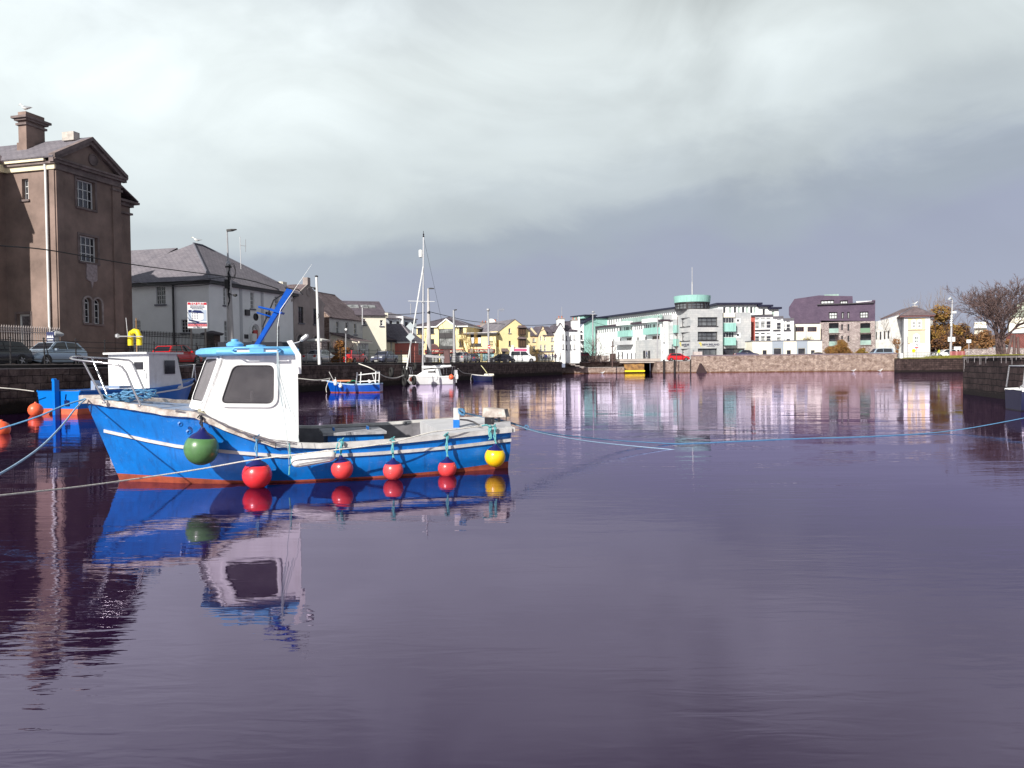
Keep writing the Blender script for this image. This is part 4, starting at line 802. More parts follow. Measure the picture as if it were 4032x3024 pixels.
h.slab([f2.P(-.1, z2, -.2), f2.P(B1, z2, -.2), f2.P(B1, z2 + 2.1, 3.5), f2.P(-.1, z2 + 2.1, 3.5)], .15, M_slate); h.slab([f2.P(-.1, z2, 7), f2.P(B1, z2, 7), f2.P(B1, z2 + 2.1, 3.5), f2.P(-.1, z2 + 2.1, 3.5)], .15, M_slate)
h.slab([f.P(-.1, ze, -.1), f.P(c_, za, -.1), f.P(c_, za, 12), f.P(-.1, ze, 12)], .15, M_slate); h.slab([f.P(A1, ze, -.02), f.P(c_, za, -.02), f.P(c_, za, 12), f.P(A1, ze, 12)], .15, M_slate)
h.chimney(f2.a(2306), 3, z2, f2.z(2306, 1258), 1.4, 1.4, M_white, 2)

# --- 15/16. teal-gabled long apartment block
f = pfac(2330, 205, 2615, 171); A0, A1 = f.a(2330), f.a(2614)
z1 = f.z(2500, 1277); 
h = House('long_apartment_block', 'long white apartment block with teal balconies and a dark roof line', f, A0, A1, 1.2)
W = []
lo = [2443, 2455, 2467, 2478]
rows_ = []
def zr_(px, fr): # interpolate rows between ground and lower roof
    g = f.z(px, 1432) ; return g
zl = f.z(2480, 1281)
def wrow(pxs, wpx, za_, zb_, **k):
    return [dict(h=(f.a(x), za_, f.a(x + wpx), zb_), **k) for x in pxs]
zz = lambda px, py: f.z(px, py)
zU0, zU1 = zz(2500, 1300), zz(2500, 1283)
W += wrow([2349, 2357, 2365, 2373, 2382, 2391, 2400, 2409, 2418, 2430, 2441, 2458, 2474, 2499, 2507, 2516, 2524, 2535, 2544, 2552, 2560, 2607, 2611], 4.6, zU0, zU1, cols=1, rows=1, sill=None, fm=M_frame, fw=.03)
W += wrow([2465, 2483], 8, zU0 - .6, zU1, cols=2, rows=1, sill=None, gm=M_framed); W += wrow([2572, 2590], 8, zU0 - .6, zU1, cols=2, rows=1, sill=None, gm=mat('brown_recess', (.10, .06, .05), .6))
zM0, zM1 = zz(2512, 1354), zz(2512, 1327)
W += wrow([2413, 2440], 6, zM0, zM1, cols=2, rows=1, sill=M_sill); W += wrow([2468], 20, zM0, zM1, cols=3, rows=1, sill=None, gm=mat('brown_recess', (.10, .06, .05), .6)); W += wrow([2507], 10, zM0, zM1, cols=3, rows=1); W += wrow([2539], 8, zM0, zM1, cols=2, rows=1); W += wrow([2568], 30, zM0 + .2, zM1, cols=4, rows=1, sill=None, gm=mat('brown_recess', (.10, .06, .05), .6)); W += wrow([2612], 4, zM0, zM1, cols=1, rows=2)
zG0, zG1 = zz(2490, 1416), zz(2490, 1390)
W += wrow([2432, 2447], 6, zG0, zG1 + .4, cols=1, rows=1, sill=None); W += wrow([2468, 2483, 2499, 2515], 5.4, zG0, zG1, cols=1, rows=1, sill=None, fw=.03); W += wrow([2606], 9, zG0, zG1 + .4, cols=2, rows=2, sill=None)
zroof = zz(2500, 1277)
h.shell(M_white, zroof, wins=W, rev=.08)
h.block(f, A0 - .3, A1, zroof, zroof + .45, -.7, 2.5, mat('purple_brown_roof', (.05, .03, .045), .6), 'roof')
up = Fac(f.P(0, 0, 3.0)[:2], f.u); zt_ = up.z(2640, 1212); u0 = up.a(2352); u1 = up.a(2664)
UW = [(up.a(x), zroof + .9, up.a(x + 4.2), zt_ - 1.0) for x in list(range(2362, 2440, 9)) + list(range(2446, 2560, 8)) + list(range(2566, 2656, 8))]
h.panel(up, [(u0, zroof), (u1, zroof), (u1, zt_ - .4), (u0, zt_ - .4)], UW, M_white, .07, 'penthouse_wall')
for i, q in enumerate(UW): h.window(up, q, 1, 1, rev=.07, sill=None, gm=(M_glassg if i % 5 == 3 else M_glass), fw=.03)
h.block(up, u0 - .5, u1 + .5, zt_ - .4, zt_, -.9, 4, M_navytrim, 'upper_roof')
h.block(f, f.a(2450), f.a(2610), zroof + .5, zroof + 1.6, -.1, -.02, M_glassg, 'glass_balustrade')
for (x0, x1, y0, y1) in ((2450, 2493, 1302, 1326), (2552, 2602, 1291, 1317)):
    a0_, a1_ = f.a(x0), f.a(x1); b0_, b1_ = f.z((x0 + x1) / 2, y1), f.z((x0 + x1) / 2, y0); h.block(f, a0_, a1_, b0_, b1_, -1.3, -.05, M_teal, 'balcony')
    h.block(f, a0_, a1_, zroof - .05, zroof + .8, -1.6, .2, M_white, 'roof_canopy')
h.block(f, f.a(2440), f.a(2496), f.z(2470, 1358), f.z(2470, 1342), -1.6, -.05, M_wgrey, 'terrace_parapet')
h.block(f, f.a(2526), f.a(2604), h.z0, f.z(2565, 1338), -1.6, -.05, M_ashlar, 'stone_porch')
pf_ = Fac(f.P(0, 0, -1.62)[:2], f.u)
for x in (2533, 2552): h.window(pf_, (pf_.a(x), GZ, pf_.a(x + 8), pf_.z(x, 1381)), 1, 1, fm=M_framed, sill=None, rev=.02, name='door')
# teal gable end and roof-top box
tf = pfac(2299, 200, 2397, 203); mbz = lambda y, x=2345: tf.z(x, y)
h.panel(tf, [(0, h.z0), (tf.a(2345) * 1.0, h.z0), (tf.a(2345), mbz(1252)), (tf.a(2330), mbz(1258)), (tf.a(2300), mbz(1274))], [], M_teal, name='teal_gable')
h.panel(Fac(tf.P(0, 0, -.02)[:2], tf.u), [(tf.a(2345), mbz(1290)), (tf.a(2396), mbz(1290)), (tf.a(2396), mbz(1253)), (tf.a(2345), mbz(1252))], [], M_teal, name='teal_gable')
h.slab([tf.P(tf.a(2297), mbz(1276), -.5), tf.P(tf.a(2345), mbz(1249), -.5), tf.P(tf.a(2345), mbz(1249), 8), tf.P(tf.a(2297), mbz(1276), 8)], .4, M_navytrim); h.block(tf, tf.a(2345), tf.a(2400), mbz(1252), mbz(1248), -.5, 8, M_navytrim, 'upper_roof')
h.block(tf, tf.a(2315), tf.a(2352), mbz(1252), mbz(1242), 2, 8, M_teal, 'rooftop_box'); h.block(tf, tf.a(2311), tf.a(2361), mbz(1242), mbz(1238), 1, 9, M_navytrim, 'upper_roof')
# white strip with balconies between
f = pfac(2283, 186, 2300, 186); h = House('narrow_white_flats', 'narrow white block with dark balconies squeezed beside the teal gable', f, 0, f.a(2299), 6)
h.shell(M_white, f.z(2290, 1290), outline=[(0, h.z0), (f.a(2299), h.z0), (f.a(2299), f.z(2299, 1275)), (0, f.z(2283, 1296))], wins=[dict(px=(2287, 1302, 2294, 1308), cols=1, rows=1, fm=M_framed), dict(px=(2287, 1318, 2295, 1335), cols=1, rows=2, fm=M_framed)])
for y in (1343, 1370): h.block(f, .1, f.a(2299), f.z(2290, y + 5), f.z(2290, y), -1.0, 0, M_dark, 'balcony')

# --- 17. round-towered office
lf = pfac(2664, 172, 2720, 165.5); ff = pfac(2720, 165.5, 2847, 166.5)
zt = ff.z(2780, 1217)
h = House('office_building', 'grey stone corner office with a round teal-topped glass lantern and a tall rooftop mast', ff, 0, ff.a(2846), 14)
WF = [dict(px=(2748, 1249, 2826, 1284), cols=4, rows=2), dict(px=(2748, 1306, 2826, 1340), cols=4, rows=2), dict(px=(2748, 1372, 2824, 1402), cols=3, rows=1)]
for wd in WF: wd.update(fm=M_framed, sill=M_dark, gm=mat('office_glass', (.05, .055, .065), .08, spec=.8, var=.9, vs=.55, col2=(.16, .17, .18)), fw=.16)
h.shell(M_ashlar, zt, wins=WF, rev=.5)
LW = [h.pxh(lf, p) for p in ((2680, 1251, 2717, 1286), (2680, 1308, 2717, 1342), (2680, 1373, 2716, 1402))]
L1 = lf.a(2720); h.panel(lf, [(0, h.z0), (L1, h.z0), (L1, zt), (0, zt)], LW, M_ashlar, .5)
for q in LW: h.window(lf, q, 3, 2, rev=.5, fm=M_framed, sill=M_dark, gm=WF[0]['gm'], fw=.16)
c = ff.P(ff.a(2756), zt, 4.4); rr = 69 / F * c.y
mb = MB(); mb.lathe((c.x, c.y, zt - .1), [(rr * .93, 0), (rr * .93, ff.z(2756, 1184) - zt + .3)], 28); o = build(mb, 'lantern_glazing', WF[0]['gm'], h.root, smooth=30)
mb = MB(); ztb, ztt = ff.z(2756, 1186), ff.z(2756, 1160); mb.lathe((c.x, c.y, ztb), [(rr * 1.0, 0), (rr * 1.04, ztt - ztb), (rr * .98, ztt - ztb + .05)], 40); build(mb, 'teal_drum', M_teal, h.root, smooth=50)
mb = MB(); mb.lathe((c.x, c.y, ztb - .3), [(rr * .99, 0), (rr * .99, .28)], 28); mb.lathe((c.x, c.y, zt), [(rr * .97, 0), (rr * .97, .25)], 28); mb.lathe((c.x, c.y, (zt + ztb) / 2 - .05), [(rr * .945, 0), (rr * .945, .1)], 28)
for k in range(24):
    t_ = 2 * PI * k / 24; mb.box((c.x + rr * .94 * math.cos(t_), c.y + rr * .94 * math.sin(t_), (zt + ztb) / 2), (.12, .12 if k % 4 else .45, ztb - zt), t_)
build(mb, 'lantern_mullions', M_framed, h.root, merge=False)
mb = MB(); mt = at(2753, 1052, c.y - 1).z; mb.tube([(c.x - .2, c.y - 1, ztt), (c.x - .2, c.y - 1, ztt + 3)], .16, 8); mb.tube([(c.x - .2, c.y - 1, ztt + 3), (c.x - .2, c.y - 1, mt)], .08, 6); build(mb, 'mast', M_galv, h.root)
# left grey wing
wf = pfac(2617, 171.5, 2665, 171.9); w1 = wf.a(2666); zw = wf.z(2640, 1240)
WW = [h.pxh(wf, p) for p in ((2637, 1261, 2650, 1280), (2637, 1315, 2650, 1333), (2634, 1374, 2661, 1402))]
h.panel(wf, [(0, h.z0), (w1, h.z0), (w1, zw), (0, zw)], WW, M_ashlar, .2)
for q in WW: h.window(wf, q, 2 if q is WW[2] else 1, 1, rev=.2, sill=None, fm=(M_framed if q is WW[2] else M_frame), fw=.3 if q is not WW[2] else .1)
h.block(wf, 0, w1, h.z0, zw, .5, 8, M_ashlar, 'wing'); h.block(wf, wf.a(2648), w1, wf.z(2650, 1258), zw + .2, -.2, .4, M_white, 'white_corner')
for (y0, y1) in ((1281, 1311), (1335, 1363)): h.block(wf, wf.a(2650), w1 - .05, wf.z(2655, y1), wf.z(2655, y0), -1.0, -.05, M_teal, 'balcony')
# right: balconies and grey bay
rf = pfac(2846, 167.5, 2956, 168); r1 = rf.a(2956); rm = rf.a(2893); zr = rf.z(2920, 1230); zr2 = rf.z(2870, 1238)
RW = [h.pxh(rf, p) for p in ((2897, 1252, 2916, 1272), (2897, 1309, 2916, 1329), (2847, 1372, 2932, 1400))]
h.panel(rf, [(0, h.z0), (r1, h.z0), (r1, zr), (rm, zr), (rm, zr2), (0, zr2)], RW, M_ashlar, .3)
for q in RW: h.window(rf, q, 4 if q is RW[2] else 1, 1, rev=.3 if q is RW[2] else .1, sill=None, fm=(M_framed if q is RW[2] else M_frame), fw=.3 if q is not RW[2] else .12)
h.block(rf, 0, r1, h.z0, zr2, .6, 10, M_ashlar, 'wing')
for q in ((2847, 1251, 2890, 1272), (2847, 1308, 2890, 1329)):
    qw = h.pxh(rf, q); h.window(rf, qw[:4], 4, 1, rev=-.02, sill=None, fm=M_frame, gm=M_glass)
for (y0, y1) in ((1273, 1306), (1330, 1360)): h.block(rf, rf.a(2848), rf.a(2891), rf.z(2870, y1), rf.z(2870, y0), -1.1, -.05, M_teal, 'balcony')
h.block(rf, rf.a(2846), rf.a(2893), rf.z(2870, 1250), zr2 + .3, -.3, .3, M_cream2, 'white_bay')
M_navyt = mat('navy_lettering', (.01, .01, .05), .5)
ftext("NEW IRELAND", ff, 2798, 1357, .56, M_navyt, h.root, d=-.03, sx=1.05, ox=.012); ftext("ASSURANCE", ff, 2798, 1364, .27, M_navyt, h.root, d=-.03, sx=1.2)
ftext("NEW IRELAND", lf, 2699, 1358, .55, M_navyt, h.root, d=-.03, sx=.98, ox=.012); ftext("ASSURANCE", lf, 2699, 1365, .27, M_navyt, h.root, d=-.03, sx=1.15)
for fc, px in ((ff, 2755), (lf, 2678)):
    a, z = fc.q(px, 1357); mb = MB()
    for k in range(6): t_ = k * PI / 6 - .6; mb.prism([fc.P(a + x * .8 * math.cos(t_) - y * math.sin(t_), z + x * math.sin(t_) + y * math.cos(t_), 0) for x, y in ((.2, -.1), (.95 - .08 * k, 0), (.2, .1))], V((fc.n.x, fc.n.y, 0)) * .04)
    build(mb, 'sunburst_logo', mat('yellow_logo', (.65, .55, .05), .5), h.root)

# penthouse flats behind
f = pfac(2828, 186, 3070, 187); 
h = House('penthouse_flats', 'white penthouse flats with stepped dark flat roofs behind the office', f, 0, f.a(3066), 10, z0=8)
A = [f.a(x) for x in (2828, 2990, 3032, 3066)]; Z = [f.z(x, y) for x, y in ((2900, 1200), (3010, 1208), (3050, 1217))]
W = []
for i, px in enumerate((2848, 2872, 2890, 2906, 2922, 2938, 2954, 2968, 3003, 3040)):
    zz_ = Z[0] if px < 2990 else (Z[1] if px < 3030 else Z[2]); W.append(dict(h=(f.a(px), zz_ - 2.1, f.a(px + (9 if i % 2 else 11)), zz_ - .5), cols=1 + i % 2, rows=1, sill=None, gm=M_glassg if i % 2 else M_glass))
zb_ = f.z(2900, 1245)
for i in range(3): h.block(f, A[i], A[i + 1], 8, Z[i], .3, 9, M_white, 'wing'); h.block(f, A[i] - .6, A[i + 1] + .5, Z[i], Z[i] + .45, -.8, 9.4, M_navytrim, 'roof')
h.panel(f, [(A[0], 8), (A[3], 8), (A[3], Z[2]), (A[2], Z[2]), (A[2], Z[1]), (A[1], Z[1]), (A[1], Z[0]), (A[0], Z[0])], [w_['h'] for w_ in W], M_white, .2)
for wd in W: h.window(f, wd['h'], wd['cols'], wd['rows'], rev=.2, sill=None, gm=wd['gm'])

# --- 18. white and red gridded flats with low white front
f = pfac(2957, 171, 3128, 168.3)
h = House('gridded_flats', 'white flats with tall gridded windows and a dark red end wall', f, 0, f.a(3126), 9)
h.block(f, 0, f.a(2973), h.z0, f.z(2965, 1246), .05, 9, M_red, 'red_wall'); h.block(f, 0, f.a(3045), f.z(3000, 1245), f.z(3000, 1239), -.4, 9, mat('grey_roof_edge', (.08, .075, .09), .6), 'roof')
for (x0, x1, yt, ws) in ((2973, 3044, 1246, ((2973, 2990), (2995, 3013), (3017, 3036))), (3045, 3085, 1252, ((3050, 3055), (3058, 3076))), (3085, 3126, 1260, ((3087, 3092), (3096, 3112)))):
    z_ = f.z((x0 + x1) / 2, yt); holes = []
    for (p, q) in ws:
        for (ya, yb) in ((1252, 1259), (1265, 1293), (1310, 1317), (1323, 1345)): holes.append((f.a(p), f.z((x0 + x1) / 2, yb + (yt - 1246) * .7), f.a(q), f.z((x0 + x1) / 2, ya + (yt - 1246) * .8)))
    h.panel(f, [(f.a(x0), h.z0), (f.a(x1), h.z0), (f.a(x1), z_), (f.a(x0), z_)], holes, M_white, .2)
    for q in holes: h.window(f, q, 1, 2 if q[3] - q[1] > 1 else 1, rev=.2, sill=None, gm=M_glassl if random.random() < .5 else M_glass)
    h.block(f, f.a(x0), f.a(x1) - .02, h.z0, z_ - .05, .5, 9, M_white, 'wing')
    h.block(f, f.a(x0) - .1, f.a(x1), z_, z_ + .4, -.4, 9, mat('grey_roof_edge', (.08, .075, .09), .6), 'roof')
    h.block(f, f.a(x0), f.a(x1) - .6, f.z(x0, 1304), f.z(x0, 1298), -.25, 0, M_dark, 'sun_shade')
f = pfac(2963, 163, 3238, 163); zt = f.z(3050, 1343)
h = House('low_white_terrace', 'low single-storey white and grey panelled terrace behind the far harbour wall', f, 0, f.a(3237), 6)
W = [dict(px=p, cols=c, rows=1, fm=M_framed, sill=None) for p, c in (((3003, 1379, 3019, 1402), 1), ((3047, 1372, 3076, 1402), 3), ((3098, 1379, 3114, 1402), 1), ((3143, 1372, 3170, 1402), 3), ((3193, 1379, 3208, 1402), 1))]
h.shell(M_cream2, zt, wins=W, rev=.15)
for (x0, x1) in ((3040, 3046.5), (3076.5, 3085), (3136, 3142.5), (3170.5, 3180)): h.block(f, f.a(x0), f.a(x1), h.z0, zt, -.04, .02, mat('grey_blue_panel', (.30, .34, .40), .8), 'grey_panel')
for (x0, x1) in ((3046.5, 3076.5), (3142.5, 3170.5)): h.block(f, f.a(x0), f.a(x1), f.z(x0, 1371), zt, -.04, .02, mat('grey_blue_panel', (.30, .34, .40), .8), 'grey_panel')
h.block(f, -.1, f.a(3237) + .1, zt, zt + .15, -.15, 6, M_sill, 'roof_edge')
# cream arched-window link
f = pfac(3124, 171, 3232, 171); h = House('arched_link_building', 'cream link building with two wide arched windows below the purple block', f, 0, f.a(3231), 8)
W = [dict(px=p, cols=4, rows=1, fm=mat('maroon_frame', (.14, .03, .03), .5), sill=None) for p in ((3132, 1287, 3166, 1306), (3180, 1287, 3216, 1306))]
h.shell(M_cream2, f.z(3180, 1276), wins=W); h.block(f, f.a(3168), f.a(3177), h.z0, f.z(3170, 1286), -.15, 0, M_wgrey, 'pier')

# --- 20. dark purple block
f = pfac(3104, 176, 3449, 169)
h = House('purple_apartment_block', 'bulky dark purple block over rough grey stone with deep balconies', f, f.a(3105), f.a(3447), 14)
q = lambda x, y: f.q(x, y)
out = [q(3126, 1275), q(3232, 1273), q(3232, 1262), q(3446, 1264), q(3446, 1184), q(3358, 1193), q(3357, 1166), q(3224, 1163), q(3128, 1177), q(3106, 1210), q(3106, 1240)]
W1 = [h.pxh(f, p) for p in ((3263, 1229, 3297, 1264 - .5), (3385, 1227, 3419, 1262), (3313, 1229, 3322, 1258), (3336, 1228, 3345, 1256), (3231, 1182, 3284, 1197), (3307, 1183, 3338, 1197))]
zmx = max(z for a, z in out[:4]) + .25; W1 = [(a, max(b, zmx), c, d) for a, b, c, d, _ in W1]
h.panel(f, out, W1, M_purple, .4)
for i, w_ in enumerate(W1): h.window(f, w_, 3 if i in (0, 1, 5) else (4 if i == 4 else 1), 2 if i < 2 else 1, rev=.4, sill=None, fm=M_framed, gm=mat('bright_blinds', (.62, .66, .66), .3, var=.3, vs=1), fw=.2)
mb = MB()
for (x0, y0), (x1, y1) in zip(out, out[1:] + out[:1]): mb.poly([f.P(x0, y0), f.P(x1, y1), f.P(x1, y1, 13), f.P(x0, y0, 13)])
build(mb, 'outer_wall', M_purple, h.root)
h.block(f, f.a(3218), f.a(3440), f.z(3300, 1199), f.z(3300, 1196), -.5, 0, M_dark, 'ledge')
h.block(f, f.a(3244), f.a(3302), f.z(3270, 1165), f.z(3270, 1155), 3, 9, M_glassg, 'rooflight'); h.block(f, f.a(3372), f.a(3434), f.z(3400, 1193), f.z(3400, 1183), 2, 8, M_white, 'penthouse')
h.block(f, f.a(3434), f.a(3446), f.z(3440, 1195), f.z(3440, 1181), 0, 8, M_purple, 'stair_head')
sf = Fac(f.P(0, 0, -.6)[:2], f.u); s0, s1 = sf.a(3228), sf.a(3445); zs = sf.z(3300, 1268)
SW = [h.pxh(sf, p)[:4] for p in ((3264, 1272, 3302, 1311), (3264, 1318, 3302, 1362), (3387, 1272, 3426, 1310), (3387, 1316, 3430, 1358), (3312, 1277, 3319, 1300), (3337, 1276, 3344, 1303), (3312, 1322, 3319, 1345), (3337, 1322, 3344, 1345))]
h.panel(sf, [(s0, h.z0), (s1, h.z0), (s1, zs), (s0, zs)], SW, M_rubble, 1.6, 'stone_wall')
for i, w_ in enumerate(SW): h.window(sf, w_, 3 if i < 4 else 1, 1, rev=1.6 if i < 4 else .5, sill=None, fm=M_framed, fw=.1)
mb = MB(); mb.poly([sf.P(s0, zs), sf.P(s1, zs), sf.P(s1, zs, .7), sf.P(s0, zs, .7)]); mb.poly([sf.P(s1, h.z0), sf.P(s1, zs), sf.P(s1, zs, 10), sf.P(s1, h.z0, 10)]); mb.poly([sf.P(s0, h.z0), sf.P(s0, zs), sf.P(s0, zs, 5), sf.P(s0, h.z0, 5)]); build(mb, 'stone_return', M_rubble, h.root)
for i in range(4): w_ = SW[i]; h.block(sf, w_[0] + .02, w_[2] - .02, w_[1], w_[1] + 1.0, .02, .1, M_glassg if i != 2 else mat('green_glass_balcony', (.16, .26, .18), .2), 'balustrade'); h.block(sf, w_[0] - .2, w_[2] + .2, w_[1] - .15, w_[1], -.3, 1.4, M_brownl, 'balcony_slab')
f = pfac(3088, 190, 3106, 190); 

# --- 21. white-stone building right of it
f = pfac(3444, 170, 3548, 164); h = House('whitewashed_stone_building', 'whitewashed stone building with a curved slate roof and tall dark windows', f, 0, f.a(3547), 10)
W = [dict(px=p, cols=1, rows=3, fm=M_framed, sill=None) for p in ((3448, 1307, 3453, 1337), (3463, 1306, 3470, 1338), (3479, 1304, 3486, 1336), (3494, 1302, 3501, 1334))]
zl_, zr_2 = f.z(3460, 1264), f.z(3540, 1240)
h.shell(mat('whitewashed_stone', (.66, .66, .64), .9, var=.28, vs=1.3), zl_, outline=[(0, h.z0), (f.a(3547), h.z0), (f.a(3547), zr_2), (f.a(3520), f.z(3520, 1246)), (f.a(3490), f.z(3490, 1256)), (f.a(3456), zl_), (f.a(3455), f.z(3455, 1296)), (0, f.z(3448, 1296))], wins=W)
h.slab([f.P(f.a(3470), zl_ + .2, -.2), f.P(f.a(3547), zr_2 + .2, -.2), f.P(f.a(3547), zr_2 + 1.6, 4), f.P(f.a(3500), zl_ + 2.2, 4)], .3, M_slate2)
h.chimney(f.a(3478), 5, zl_ - 1, f.z(3478, 1238), .9, .9, M_white, 1)
h.block(f, f.a(3446), f.a(3500), f.z(3460, 1262), f.z(3460, 1256), 4, 9, M_sill, 'rear_roof')

# --- 22. yellow and white square house on the pier
f = pfac(3559, 158, 3662, 156.2); A1 = f.a(3661); zt = f.z(3610, 1242)
h = House('yellow_white_house', 'small square yellow and white house with arched windows, brown hipped roof and stone base', f, 0, A1, 9)
W = [dict(px=(3590, 1259, 3604, 1292), arch=True, cols=2, rows=2, sill=M_frame, fw=.13), dict(px=(3613, 1259, 3627, 1292), arch=True, cols=2, rows=2, sill=M_frame, fw=.13), dict(px=(3599, 1317, 3617, 1350), arch=True, cols=2, rows=2, sill=M_frame, fw=.16), dict(px=(3571, 1324, 3583, 1357), cols=2, rows=2, fm=M_framed, sill=None, name='door')]
h.shell(M_white, zt, wins=W, sidem=M_wgrey)
# yellow fields laid proud of the white corners, leaving the openings clear
def field(y0, y1, holes):
    mb = MB(); mb.holed([f.P(*f.q(x, y), d=-.02) for x, y in ((3574, y1), (3644, y1), (3644, y0), (3574, y0))], [[f.P(a, z, -.02) for a, z in h.hole_pts(q)] for q in holes]); build(mb, 'yellow_field', mat('warm_yellow_render', (.84, .66, .36), .8, var=.06), h.root, fix=False)
def grow(px, g=1.6): x0, y0, x1, y1 = px; return h.pxh(f, (x0 - g, y0 - g, x1 + g, y1 + g), True)
field(1253, 1298, [grow((3590, 1259, 3604, 1292), 2.0), grow((3613, 1259, 3627, 1292), 2.0)])
q_ = h.pxh(f, (3595, 1313, 3621, 1351), True); mb = MB()
field(1302, 1352, [q_])
h.block(f, f.a(3573), f.a(3645), f.z(3600, 1301), f.z(3600, 1298.4), -.12, 0, M_sill, 'string_course')
h.block(f, -.05, A1 + .05, h.z0, f.z(3610, 1354), -.14, 0, M_grey2, 'stone_plinth') 
h.hip(zt, f.z(3600, 1201), M_slate2, oh=.9, fascia=mat('brown_fascia', (.12, .04, .04), .6))
h.chimney((A1) / 2, 4.5, f.z(3600, 1216), f.z(3600, 1199), .9, .9, M_cream2, 0)
GULL3 = f.P(A1 / 2, f.z(3600, 1199), 4.5)
lf = Fac(f.P(0, 0)[:2], (f.n.x, f.n.y))

# --- right background
f = Fac(gpt(3972, 190), (.85, -.53)); h = House('green_roofed_hall', 'pale hall with a light green curved roof behind the bare tree', f, 0, f.a(4045), 20)
h.shell(M_cream2, f.z(4000, 1246), wins=[dict(px=(4002 + 9 * i, 1249, 4007 + 9 * i, 1258), cols=1, rows=1, sill=None) for i in range(4)]); g0_, g1_ = f.a(3982), f.a(4110); mb = MB(); cc = (g0_ + g1_) / 2; zz0 = f.z(4000, 1246); hh = f.z(4000, 1188) - zz0
mb.loft([[f.P(cc + (g1_ - g0_) / 2 * math.cos(PI * k / 14), zz0 + hh * math.sin(PI * k / 14), d_) for k in range(15)] for d_ in (-.5, 20)], closed=True); build(mb, 'roof', mat('light_green_roof', (.46, .52, .42), .6, var=.1), h.root, smooth=40)
f = Fac(gpt(3960, 176), (.85, -.53)); h = House('maroon_brick_building', 'low maroon brick building behind the bare tree trunks', f, 0, f.a(4060), 10)
h.shell(brick('maroon_brick', (.20, .07, .065), (.24, .09, .08), (.12, .06, .06), .5, .3, .03), f.z(4000, 1312)); h.block(f, f.a(3985), f.a(4060), f.z(4010, 1312), f.z(4010, 1298), -.3, 10, M_wgrey, 'roof_band')
f = Fac(gpt(3836, 200), (.85, -.53)); h = House('distant_pale_house', 'distant pale flat-roofed house above the brown thicket', f, 0, f.a(3882), 8)
h.shell(M_cream2, f.z(3860, 1268)); h.block(f, f.a(3834), f.a(3884), f.z(3860, 1292), f.z(3860, 1286), -1, 0, M_white, 'terrace')
f = pfac(3802, 145, 4050, 140); wr_ = empty('roadside_wall', f.P(f.a(3900), GZ), 0, 'long low grey stone roadside wall behind the right pier', 'wall'); mb = MB(); mb.obox(f.P(0, GZ, 0), f.P(f.a(4060), 0, 0) - f.P(0, 0, 0), V((0, .4, 0)), V((0, 0, 1.5))); build(mb, 'masonry', M_rubble, wr_); mb = MB(); mb.obox(f.P(0, GZ + 1.5, -.05), f.P(f.a(4060), 0, 0) - f.P(0, 0, 0), V((0, .5, 0)), V((0, 0, .12))); build(mb, 'coping', M_cope, wr_)

# ------------------------------------------------------------------ the blue fishing boat in front
BA = R(17.7); BO = V((-7.94, 15.62, 0)); BX = V((math.cos(BA), math.sin(BA), 0)); BY = V((-math.sin(BA), math.cos(BA), 0))
def bw_(s, y, z=0.0): p = BO + BX * s + BY * y; return V((p.x, p.y, z))      # y > 0 is the far side
def b_solve(px, y, z=1.0):       # s so that the point shows in column px
    lo, hi = -2.0, 10.0
    for _ in range(40):
        m = (lo + hi) / 2
        if proj(bw_(m, y, z))[0] < px: lo = m
        else: hi = m
    return (lo + hi) / 2
def b_pt(px, py, y):             # point of the photo on the fore-and-aft plane y
    s = b_solve(px, y); 
    for _ in range(3):
        P = bw_(s, y); z = at(px, py, P.y).z; s = b_solve(px, y, z)
    return s, at(px, py, bw_(s, y).y).z
T_sheer = [(334, 1573), (540, 1601), (661, 1622), (760, 1630), (815, 1641), (901, 1686), (987, 1722), (1073, 1746), (1176, 1754), (1326, 1750), (1552, 1735), (1778, 1712), (2027, 1688)]
T_rail = [(395, 1690), (407, 1695), (601, 1738), (730, 1762), (901, 1779), (1116, 1795), (1326, 1794), (1552, 1780), (1778, 1760), (2025, 1730)]
T_boot = [(440, 1860), (452, 1863), (858, 1889), (1100, 1897), (1245, 1893), (1507, 1874), (1778, 1850), (2003, 1816)]
VS = [0, .03, .07, .12, .18, .25, .33, .42, .52, .62, .72, .82, .91, 1.0]
tb_s = [(0, .07), (.03, .30), (.07, .56), (.12, .85), (.18, 1.1), (.25, 1.36), (.4, 1.66), (.6, 1.70), (.8, 1.52), (1, 1.2)]
tb_w = [(0, .02), (.03, .16), (.07, .36), (.12, .62), (.18, .92), (.25, 1.18), (.4, 1.46), (.6, 1.56), (.8, 1.40), (1, 1.08)]
LW_ = 7.88
def s_top(v): return -.60 + v * (7.93 + .60)
def s_bot(v): return 0.0 + v * LW_
def row(tab, fz, v):             # near-side point of a longitudinal line at station v; fz = rough height share
    z = 1.0
    for _ in range(8):
        k = fz if fz is not None else 0
        s = s_bot(v) + (s_top(v) - s_bot(v)) * k; b = interp(tb_w, v) + (interp(tb_s, v) - interp(tb_w, v)) * k
        P = bw_(s, -b, z); px = proj(P)[0]; z = at(px, interp(tab, px), P.y).z
    return s, b, z
def hull_rows():
    R_ = {'sheer': [], 'rail': [], 'boot': [], 'wl': [], 'keel': []}
    for v in VS:
        R_['sheer'].append(row(T_sheer, 1.0, v))
        zs = R_['sheer'][-1][2]
        s, b, z = row(T_rail, .55, v); k = min(.8, max(.3, z / zs)); s, b, z = row(T_rail, k, v); R_['rail'].append((s, b, min(z, zs - .12)))
        s, b, z = row(T_boot, .1, v); R_['boot'].append((s, b, max(.04, z)))
        R_['wl'].append((s_bot(v), interp(tb_w, v), -.02)); R_['keel'].append((s_bot(v) + .25 * (1 - v), interp(tb_w, v) * .35, -.6))
    return R_
HR = hull_rows(); TILT = .10
